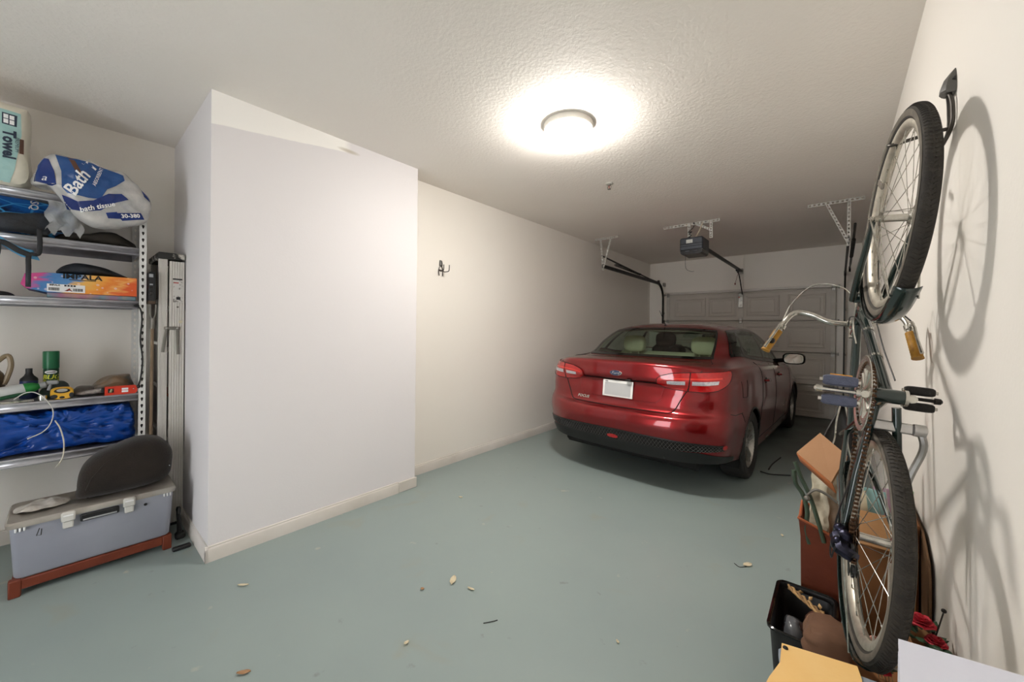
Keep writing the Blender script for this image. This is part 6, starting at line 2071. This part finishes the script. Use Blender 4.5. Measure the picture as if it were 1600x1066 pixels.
# ================================================================== CLUTTER UNDER THE BICYCLE
# big cardboard box with papers
bx = thing('cardboard_box', 'large open brown cardboard box behind the bicycle rear wheel', 'cardboard box', (.14, 2.27, 0))
x0, x1, y0, y1, zt = .055, .240, 2.10, 2.44, .67
for (cx, cy, sx, sy) in (((x0 + x1) / 2, y0, x1 - x0, .005), ((x0 + x1) / 2, y1, x1 - x0, .005), (x0, (y0 + y1) / 2, .005, y1 - y0), (x1, (y0 + y1) / 2, .005, y1 - y0)):
    m = MB(); m.box((cx, cy, zt / 2), (sx, sy, zt), .001); m.obj('wall_panel', M_['carddark'], bx, world=True)
m = MB(); m.box(((x0 + x1) / 2, (y0 + y1) / 2, .004), (x1 - x0, y1 - y0, .006)); m.obj('bottom_panel', M_['carddark'], bx, world=True)
m = MB(); m.box(((x0 + x1) / 2 + .0, y0 - .045, zt - .04), (x1 - x0 - .02, .005, .13), .001, Matrix.Rotation(math.radians(-38), 3, 'X')); m.obj('flap', M_['card'], bx, world=True)
m = MB(); m.box((x1 - .02, y0 - .004, .42), (.030, .003, .5), .0008); m.obj('packing_tape', mat('packing_tape_tan', s2l(196, 152, 100), .25, bump=(40, .1)), bx, world=True)
for k, (xx, c, ang) in enumerate(((.075, s2l(236, 220, 184), -6), (.115, s2l(178, 222, 222), 4), (.165, s2l(228, 190, 214), -3), (.20, s2l(206, 226, 196), 6))):
    m = MB(); m.box((xx, 2.18 + .05 * k, .585), (.07, .002, .30), .0, Matrix.Rotation(math.radians(ang), 3, 'Y'))
    single('paper_sheet', m, mat('pastel_paper_%d' % k, c, .8, bump=(60, .05)), ['cream sheet of paper sticking out of the open box', 'pale cyan sheet of paper sticking out of the open box', 'pink sheet of paper sticking out of the open box', 'pale green sheet of paper sticking out of the open box'][k], 'paper', 'paper sheets in the box')
# printed narrow carton
pc_ = thing('printed_carton', 'narrow grey carton with printed side seen through the rear wheel', 'carton', (.172, 1.93, 0))
m = MB(); m.box((.172, 1.96, .275), (.046, .05, .55), .002); m.obj('carton', mat('carton_grey_white', s2l(196, 188, 176), .7, var=(10, s2l(176, 166, 152), .3)), pc_, world=True)
for k in range(2):
    for j in range(9 - 3 * k):
        m = MB(); m.box((.160 + k * .014, 1.9342, .535 - j * .011), (.008, .001, .006 + .002 * ((j * 7 + k) % 2))); m.obj('print_mark', M_['ink'], pc_, world=True)
m = MB()
gear = []
for k in range(24):
    a = 2 * PI * k / 24; rr = .0125 if (k // 1) % 2 else .0165
    gear.append((.172 + rr * math.cos(a), .395 + rr * math.sin(a)))
gi = [(.172 + .008 * math.cos(2 * PI * k / 24), .395 + .008 * math.sin(2 * PI * k / 24)) for k in range(24)]
m.grid([[V(x, 1.9335, z) for x, z in gear], [V(x, 1.9335, z) for x, z in gi]], cv=True); m.obj('gear_mark', M_['ink'], pc_, world=True)

# cardboard sheet against the wall
m = MB(); m.prism([(1.93, .0), (2.46, .0), (2.46, .66), (2.08, .66), (1.95, .60), (1.93, .55)], lambda a, b, d: V(d - (b * .012), a, b), .253, .259)
single('cardboard_sheet', m, mat('cardboard_dark_brown', s2l(112, 82, 54), .85, var=(5, s2l(92, 66, 42), .3), bump=(80, .08)), 'flat dark brown cardboard sheet leaning on the right wall', 'cardboard', weld=True, smooth=False)

# terracotta paper bag with contents
pb = thing('terracotta_bag', 'red-brown tall paper bag with folded rim left of the rear wheel', 'paper bag', (-.05, 2.30, 0))
rows = []
prof = []
for (z, g) in ((.0, 0), (.25, .006), (.44, .010), (.50, .014), (.52, .018)):
    loop = []
    for sx, sy in ((1, -1), (1, 1), (-1, 1), (-1, -1)):
        loop += [V(-.045 + sx * (.066 + g), 2.30 + sy * (.10 + g), z + (.03 if sx < 0 else -.035) * (z / .52)), V(-.045 + sx * (.066 + g) * (.0 if sx * sy > 0 else 1), 2.30 + sy * (.10 + g) * (1 if sx * sy > 0 else 0), z)]
    rows.append(loop)
m = MB(); m.grid(rows, cv=True); m.jitter(.006, 14, 3)
M_['terra'] = mat('terracotta_paper', s2l(120, 56, 30), .7, var=(6, s2l(92, 38, 20), .25), bump=(30, .25))
m.obj('bag', M_['terra'], pb, world=True, ang=30, solid=.003)
m = MB(); m.tube([p + V(0, 0, .0) for p in rows[-1]], .006, 6, closed=True); m.jitter(.004, 14, 3); m.obj('rolled_rim', mat('terracotta_rim', s2l(160, 84, 48), .7, bump=(30, .2)), pb, world=True)
# pale bundle in the bag
rows = []
for i in range(15):
    t = i / 14; z = lerp(.40, .76, t)
    rows.append([V(-.045 + (.052 + .012 * math.sin(5 * a + t * 3)) * math.cos(a) * (1 - .3 * t), 2.30 + (.06 + .012 * math.sin(4 * a)) * math.sin(a) * (1 - .2 * t), z + .02 * math.sin(3 * a)) for a in [2 * PI * k / 22 for k in range(22)]])
m = MB(); m.grid(rows, cv=True); kk = len(m.v); m.f.append(tuple(range(kk - 22, kk))); m.jitter(.010, 20, 5)
single('paper_bundle', m, mat('bundle_cream_bark', s2l(206, 196, 172), .7, var=(9, s2l(120, 100, 76), .12, .55), var2=(5, s2l(232, 226, 210), .1, .6), bump=(30, .5)), 'cream and brown wrapped bundle standing in the terracotta bag', 'bundle', ang=50)
# loppers
lp = thing('garden_loppers', 'dark green handled garden loppers sticking out of the terracotta bag', 'loppers', (-.08, 2.30, .40))
M_['lopgreen'] = mat('lopper_green_grip', s2l(52, 66, 52), .55, var=(20, s2l(70, 86, 66), .3))
m = MB(); m.tube(catmull([V(-.145, 2.19, .80), V(-.125, 2.19, .74), V(-.090, 2.185, .66), V(-.060, 2.18, .56), V(-.038, 2.18, .47)], 6), .0085, 8); m.obj('handle', M_['lopgreen'], lp, world=True)
m = MB(); m.tube(catmull([V(-.150, 2.195, .76), V(-.142, 2.195, .70), V(-.115, 2.195, .655), V(-.098, 2.195, .58), V(-.105, 2.195, .50), V(-.09, 2.195, .44)], 6), .009, 8); m.obj('handle', M_['lopgreen'], lp, world=True)
m = MB(); m.tube(catmull([V(-.098, 2.18, .665), V(-.070, 2.18, .695), V(-.03, 2.18, .685), V(.005, 2.18, .66)], 6), .006, 8); m.ball((-.098, 2.148, .66), (.012, .012, .012)); m.obj('blade', M_['spread'], lp, world=True)
# tan cardboard flap on top
P = [V(-.126, 1.99, .893), V(-.053, 2.09, .968), V(.030, 1.90, .938), V(-.012, 1.785, .859)]
nn = (P[1] - P[0]).cross(P[3] - P[0]).normalized()
cd = thing('cardboard_tray', 'tan cardboard tray lid tilted on top of the things in the terracotta bag', 'cardboard', (-.05, 1.94, .84))
m = MB(); q = nn * .004
m.add([p + q for p in P] + [p - q for p in P], [(0, 1, 2, 3), (7, 6, 5, 4), (0, 4, 5, 1), (1, 5, 6, 2), (2, 6, 7, 3), (3, 7, 4, 0)])
m.obj('panel', mat('cardboard_tan', s2l(162, 122, 88), .85, var=(6, s2l(150, 110, 76), .3), bump=(90, .08)), cd, world=True, smooth=False, weld=True)
m = MB(); dn = -abs(1) * V(0, 0, 1) * .045
lip = [P[0], lerp(P[0], P[3], .5), P[3]]
m.grid([lip, [p + V(.012, .01, -.035) for p in lip]]); m.obj('lip', mat('cardboard_orange_edge', s2l(166, 96, 52), .8, bump=(60, .05)), cd, world=True, solid=.004)
m = MB(); lip = [P[1], P[2]]
m.grid([lip, [p + V(-.005, .0, -.035) for p in lip]]); m.obj('lip', M_['card'], cd, world=True, solid=.004)

# black basket with rubbish
bk_ = thing('black_basket', 'black plastic basket on the floor left of the rear wheel', 'basket', (-.10, 1.96, 0))
rows = []
for (z, g) in ((.004, -.02), (.0, .0), (.12, .008), (.235, .016), (.245, .022), (.252, .022), (.252, .016), (.235, .010)):
    loop = []
    for sx, sy in ((1, -1), (1, 1), (-1, 1), (-1, -1)):
        cx = -.095 + sx * (.080 + g - .03); cy = 1.965 + sy * (.165 + g - .03)
        a0 = {(1, 1): 0, (-1, 1): 90, (-1, -1): 180, (1, -1): 270}[(sx, sy)]
        for k in range(4):
            a = math.radians(a0 + 30 * k); loop.append(V(cx + .03 * math.cos(a), cy + .03 * math.sin(a), z))
    rows.append(loop)
m = MB(); m.grid(rows, cv=True); m.f.append(tuple(range(15, -1, -1))); m.obj('tub', M_['black'], bk_, world=True, solid=.003)
m = MB(); m.tube(rows[5], .007, 6, closed=True); m.obj('rim', M_['cargloss'], bk_, world=True)
m = MB(); m.ball((-.125, 1.93, .135), (.045, .09, .095), 24, 16); m.jitter(.018, 16, 7); m.jitter(.006, 45, 2)
single('plastic_bag', m, mat('smoky_plastic_bag', s2l(92, 94, 98), .15, var=(16, s2l(170, 172, 176), .06, .6), bump=(25, .6), coat=.6), 'smoky crumpled plastic bag inside the black basket', 'bag', ang=60)
m = MB(); m.ball((-.055, 2.05, .12), (.045, .07, .10), 16, 10); m.jitter(.014, 18, 9)
single('brown_wrapper', m, mat('wrapper_dark_brown', s2l(96, 62, 48), .5, var=(10, s2l(170, 130, 110), .06, .6), bump=(40, .4)), 'dark brown crumpled wrapper in the black basket', 'wrapper', ang=60)
# twisted dry vine lying over the basket rim
dv = thing('dried_vine', 'twisted tan dried vine lying over the basket rim', 'dried vine', (-.06, 1.90, .26))
for k in range(3):
    pts = []
    for i in range(25):
        t = i / 24; a = t * 16 + k * 2.1
        pts.append(lerp(V(-.15, 2.06, .285), V(.005, 1.80, .345), t) + V(.006 * math.cos(a), .004 * math.sin(a), .006 * math.sin(a)))
    m = MB(); m.tube(pts, .0045, 6); m.jitter(.002, 60, k); m.obj('strand', mat('dry_vine_%d' % k, s2l(176 - 20 * k, 140 - 18 * k, 92 - 12 * k), .85, bump=(60, .3)), dv, world=True)
for k in range(7):
    a = k * .9; c_ = lerp(V(-.12, 2.02, .30), V(0, 1.82, .35), (k % 4) / 3)
    m = MB(); d1 = V(math.cos(a), .4, math.sin(a)).normalized() * .022; d2 = V(-math.sin(a), .2, math.cos(a)).normalized() * .007
    m.add([c_, c_ + d1 * .5 + d2, c_ + d1, c_ + d1 * .5 - d2], [(0, 1, 2, 3)]); m.obj('dry_leaf', mat('dry_leaf_%d' % k, s2l(190, 152, 100), .85, bump=(60, .2)), dv, world=True, solid=.001)

# low carton that carries the paper bag and the flowers
lc = thing('low_carton', 'low brown cardboard carton on the floor directly under the rear wheel', 'cardboard box', (.07, 1.61, 0))
m = MB(); m.box((.07, 1.61, .15), (.30, .31, .30), .003); m.obj('carton', M_['carddark'], lc, world=True)
m = MB(); m.box((.07, 1.61, .301), (.30, .045, .002)); m.obj('packing_tape', M_['card'], lc, world=True)
# brown paper bag, crumpled open
m = pillow([(1.60, .303), (1.585, .36), (1.60, .41), (1.66, .425), (1.72, .415), (1.76, .37), (1.765, .303)], .045, -.085, 5, 14, 3.2, amp=.014, sc=16, amp2=.010, sc2=22)
bp_ = thing('brown_paper_bag', 'crumpled brown paper bag lying between basket and rear wheel', 'paper bag', (-.02, 1.68, .301))
m.obj('bag', mat('brown_kraft_paper', s2l(112, 80, 58), .8, var=(7, s2l(92, 62, 44), .25), bump=(30, .35)), bp_, world=True, ang=50)
m = MB(); m.ball((-.070, 1.585, .335), (.012, .008, .010)); m.tube([V(-.065, 1.583, .33), V(-.04, 1.58, .31), V(-.02, 1.578, .318)], .004, 6); m.obj('gold_clasp', mat('brass_gold', s2l(200, 160, 90), .25, .9, bump=(30, .1)), bp_, world=True)
# flowers
M_['leafgreen'] = mat('artificial_leaf_green', s2l(38, 74, 44), .5, var=(20, s2l(26, 54, 34), .3))
M_['rosered'] = mat('artificial_rose_red', s2l(196, 40, 56), .6, var=(30, s2l(150, 20, 36), .3))
M_['rosepink'] = mat('artificial_rose_pink', s2l(226, 170, 150), .65, var=(30, s2l(206, 140, 120), .3))
fl = thing('wrapped_flower_bunch', 'bunch of artificial red roses in brown paper beside the wall', 'flowers', (.20, 1.65, .301))
rows = []
for (z, r_) in ((.302, .018), (.36, .024), (.42, .030), (.47, .036), (.50, .042)):
    rows.append([V(.205 + r_ * math.cos(a) * .95, 1.64 + r_ * 1.5 * math.sin(a), z + .010 * math.sin(4 * a) * (z - .3) / .2) for a in [2 * PI * k / 18 for k in range(18)]])
m = MB(); m.grid(rows, cv=True); m.jitter(.005, 30, 2); m.obj('paper_wrap', mat('kraft_wrap', s2l(170, 124, 82), .8, var=(10, s2l(146, 102, 64), .3), bump=(30, .3)), fl, world=True, solid=.002, ang=50)


def rose(c, r, mt, par, nm='rose'):
    m = MB()
    for ring, (n, rr, hh, tilt) in enumerate(((3, .35, .9, .15), (4, .6, .85, .35), (5, .85, .7, .7), (6, 1.0, .5, 1.05))):
        for k in range(n):
            a = 2 * PI * (k + ring * .37) / n
            rows = []
            for i in range(5):
                t = i / 4
                row = []
                for j in range(5):
                    w = (j / 4 - .5) * 2
                    aa = a + w * (PI / n) * 1.15
                    rad = r * (rr * (.25 + .75 * t) + (.12 * t * t * math.sin(tilt)))
                    z = r * (hh * t - tilt * .35 * t * t - .18 * abs(w) ** 2 * t)
                    row.append(Vector(c) + V(rad * math.cos(aa), rad * math.sin(aa), z))
                rows.append(row)
            m.grid(rows)
    return m.obj(nm, mt, par, world=True, ang=60, solid=.0006)


rose((.196, 1.645, .545), .028, M_['rosered'], fl)
rose((.222, 1.62, .515), .022, M_['rosered'], fl)
rose((.180, 1.68, .520), .015, M_['rosered'], fl, 'rosebud')
for k in range(12):
    a = k * 2.4; c_ = V(.205 + .018 * math.cos(a), 1.64 + .03 * math.sin(a), .500 + .006 * (k % 4))
    d1 = V(math.cos(a) * .6, math.sin(a), .35 - .1 * (k % 3)).normalized() * .046; d2 = V(-math.sin(a), math.cos(a), 0) * .013
    if (c_ + d1).x > .252: d1.x = .25 - c_.x
    m = MB(); m.grid([[c_, c_, c_], [c_ + d1 * .35 + d2, c_ + d1 * .35 + V(0, 0, .004), c_ + d1 * .35 - d2], [c_ + d1 * .7 + d2 * .8, c_ + d1 * .7 + V(0, 0, .004), c_ + d1 * .7 - d2 * .8], [c_ + d1, c_ + d1, c_ + d1]])
    m.obj('leaf', M_['leafgreen'], fl, world=True, ang=60, solid=.0008)
m = MB(); m.tube([V(.222, 1.65, .50), V(.240, 1.655, .590)], .0018, 6); m.ball((.241, 1.655, .597), .006); m.obj('berry_pick', M_['darksteel'], fl, world=True)
f2 = thing('pink_flower_spray', 'pale pink artificial flowers seen through the rear wheel spokes', 'flowers', (.115, 1.68, .301))
for c_, r_, mt in (((.105, 1.70, .40), .022, M_['rosepink']), ((.135, 1.68, .392), .020, M_['rosepink']), ((.118, 1.66, .345), .018, M_['rosered']), ((.085, 1.67, .37), .015, M_['rosepink'])):
    rose(c_, r_, mt, f2, 'blossom')
for k in range(5):
    m = MB(); m.tube(catmull([V(.11 + .008 * k, 1.69, .302), V(.10 + .01 * k, 1.69, .35), V(.07 + .03 * k, 1.69 - .01 * k, .40), V(.06 + .02 * k, 1.68, .43 - .01 * k)], 4), .0016, 5); m.obj('wire_stem', mat('pale_stem_%d' % k, s2l(150, 128, 92), .7, bump=(60, .1)), f2, world=True)
for k in range(6):
    a = k * 1.05; c_ = V(.115, 1.68, .34); d1 = V(math.cos(a), math.sin(a) * .6, .3).normalized() * .04; d2 = V(-math.sin(a), math.cos(a), 0) * .010
    m = MB(); m.add([c_, c_ + d1 * .5 + d2, c_ + d1, c_ + d1 * .5 - d2], [(0, 1, 2, 3)]); m.obj('leaf', M_['leafgreen'], f2, world=True, solid=.001)

# ---- grey-blue tote with a manila envelope
M_['tote'] = mat('tote_grey_blue', s2l(150, 160, 172), .4, var=(8, s2l(138, 148, 160), .3), bump=(60, .03))
rz = math.radians(9)
tt = thing('storage_tote', 'grey-blue lidded storage tote at the bottom edge in front of the bicycle', 'storage bin', (.022, 1.125, 0), rz)
m = MB(); m.box((0, 0, .285), (.215, .165, .55), .015); m.obj('tub', M_['tote'], tt)
m = MB(); m.box((.0, 0, .577), (.235, .19, .032), .008); m.box((.0, 0, .594), (.195, .15, .006), .002); m.obj('lid', M_['tote'], tt)
m = MB()
P = [V(-.101, 1.192, .601), V(.043, 1.226, .603), V(.050, 1.187, .602), V(.055, 1.045, .602), V(-.118, 1.02, .601), V(-.112, 1.06, .600), V(-.098, 1.12, .601)]
m.add([p for p in P] + [p + V(0, 0, .004) for p in P], [tuple(range(6, -1, -1)), tuple(range(7, 14))] + [(i, (i + 1) % 7, 7 + (i + 1) % 7, 7 + i) for i in range(7)])
en = thing('manila_envelope', 'yellow-orange manila envelope lying on the grey-blue tote', 'envelope', (-.02, 1.11, .60))
m.obj('envelope', mat('manila_paper', s2l(242, 204, 138), .7, var=(5, s2l(236, 186, 108), .25), bump=(25, .15)), en, world=True, smooth=False)
m = MB(); m.lathe([(0, 0), (.006, 0), (.005, .003), (0, .004)], 12, (-.092, 1.178, .6055)); m.obj('clasp', M_['darksteel'], en, world=True)
# ---- white carton in the very front
wb = thing('white_carton', 'tall white lavender-tinged carton at the bottom right corner by the wall', 'carton', (.17, .83, 0))
M_['whitecard'] = mat('white_coated_card', s2l(226, 228, 238), .45, var=(4, s2l(212, 214, 228), .3), bump=(40, .05))
P = [(.088, .976), (.246, 1.008), (.252, .72), (.070, .70)]
m = MB(); m.prism(P, lambda a, b, d: V(a, b, d), .0, .815); m.obj('carton', M_['whitecard'], wb, world=True, weld=True, smooth=False)
for k in range(3):
    m = MB(); m.prism([(x + (.001 if k % 2 else 0), y) for x, y in P], lambda a, b, d: V(a, b, d), .818 + k * .011, .827 + k * .0115); m.obj('lid_layer', M_['whitecard'], wb, world=True, weld=True, smooth=False)
# ================================================================== LITTER ON THE FLOOR
def leaf(nm, x, y, L_, W_, ang, mt, label, cat='dry leaf', curl=.006, seed=0):
    rows = []
    rnd = random.Random(seed)
    for i in range(8):
        t = i / 7; w = W_ * math.sin(PI * min(1, max(.03, t))) ** .7 * (1 + .25 * (rnd.random() - .5))
        rows.append([V(lerp(-L_ / 2, L_ / 2, t), w * s, .003 + curl * (abs(s) ** 1.5) + curl * .5 * abs(t - .5) * 2) for s in (-1, -.5, 0, .5, 1)])
    m = MB(); m.grid(rows)
    R = Matrix.Rotation(ang, 3, 'Z') @ Matrix.Scale(.85, 3)
    m.v = [R @ p + V(x, y, 0) for p in m.v]
    return single(nm, m, mt, label, cat, 'scraps scattered on the floor', ang=60, solid=.0012)


M_['drycream'] = mat('dry_leaf_cream', s2l(222, 212, 186), .8, var=(30, s2l(190, 174, 140), .3))
M_['dryrust'] = mat('dry_leaf_rust', s2l(176, 140, 104), .8, var=(30, s2l(150, 110, 78), .3))
leaf('dry_leaf', -1.604, 1.398, .085, .020, 2.2, M_['drycream'], 'largest pale curled dry leaf on the open floor', seed=1)
leaf('dry_leaf', -1.477, 1.414, .050, .008, .2, M_['drycream'], 'narrow pale leaf just right of the largest one', seed=2)
leaf('dry_leaf', -2.414, .625, .065, .009, .8, M_['drycream'], 'pale leaf sliver near the bump-out corner baseboard', seed=3)
leaf('dry_leaf', -.397, 2.653, .070, .022, 1.0, M_['drycream'], 'pale dry leaf on the floor left of the terracotta bag', seed=4)
leaf('dry_leaf', -1.671, 1.242, .022, .010, .6, M_['dryrust'], 'small rust-coloured leaf left of the largest pale leaf', seed=5)
leaf('dry_leaf', -1.435, .985, .026, .010, 1.4, M_['drycream'], 'tiny cream chip below the largest pale leaf', seed=6)
leaf('dry_leaf', -.277, 3.193, .030, .010, 1.9, M_['drycream'], 'small pale leaf between car and terracotta bag', seed=7)
leaf('dry_leaf', -.734, 1.609, .022, .006, 2.6, M_['drycream'], 'tiny pale chip nearest the bottom centre of the floor', seed=8)
leaf('dry_leaf', -2.35, 2.12, .040, .010, .4, M_['drycream'], 'pale chip beside the long left baseboard', seed=9)
leaf('dry_leaf', -1.80, .47, .06, .012, .9, M_['dryrust'], 'tan scrap at the bottom edge of the floor', seed=10)


def twig(pts, r, label):
    m = MB(); m.tube(catmull(pts, 5), r, 6)
    return single('twig', m, M_['blackrub'], label, 'twig', 'scraps scattered on the floor')


twig([V(-.575, 4.50, .007), V(-.50, 4.48, .006), V(-.42, 4.52, .006), V(-.338, 4.577, .006)], .006, 'black rubber strip lying behind the car rear wheel')
twig([V(-.52, 4.62, .007), V(-.51, 4.85, .006), V(-.47, 5.15, .006)], .006, 'second black rubber strip farther along the car side')
twig([V(-1.262, 1.291, .003), V(-1.235, 1.33, .003), V(-1.225, 1.35, .003)], .002, 'tiny dark twig right of the largest pale leaf')
twig([V(-.46, 2.62, .003), V(-.43, 2.60, .003), V(-.40, 2.63, .003)], .002, 'tiny dark stem beside the pale leaf near the bag')
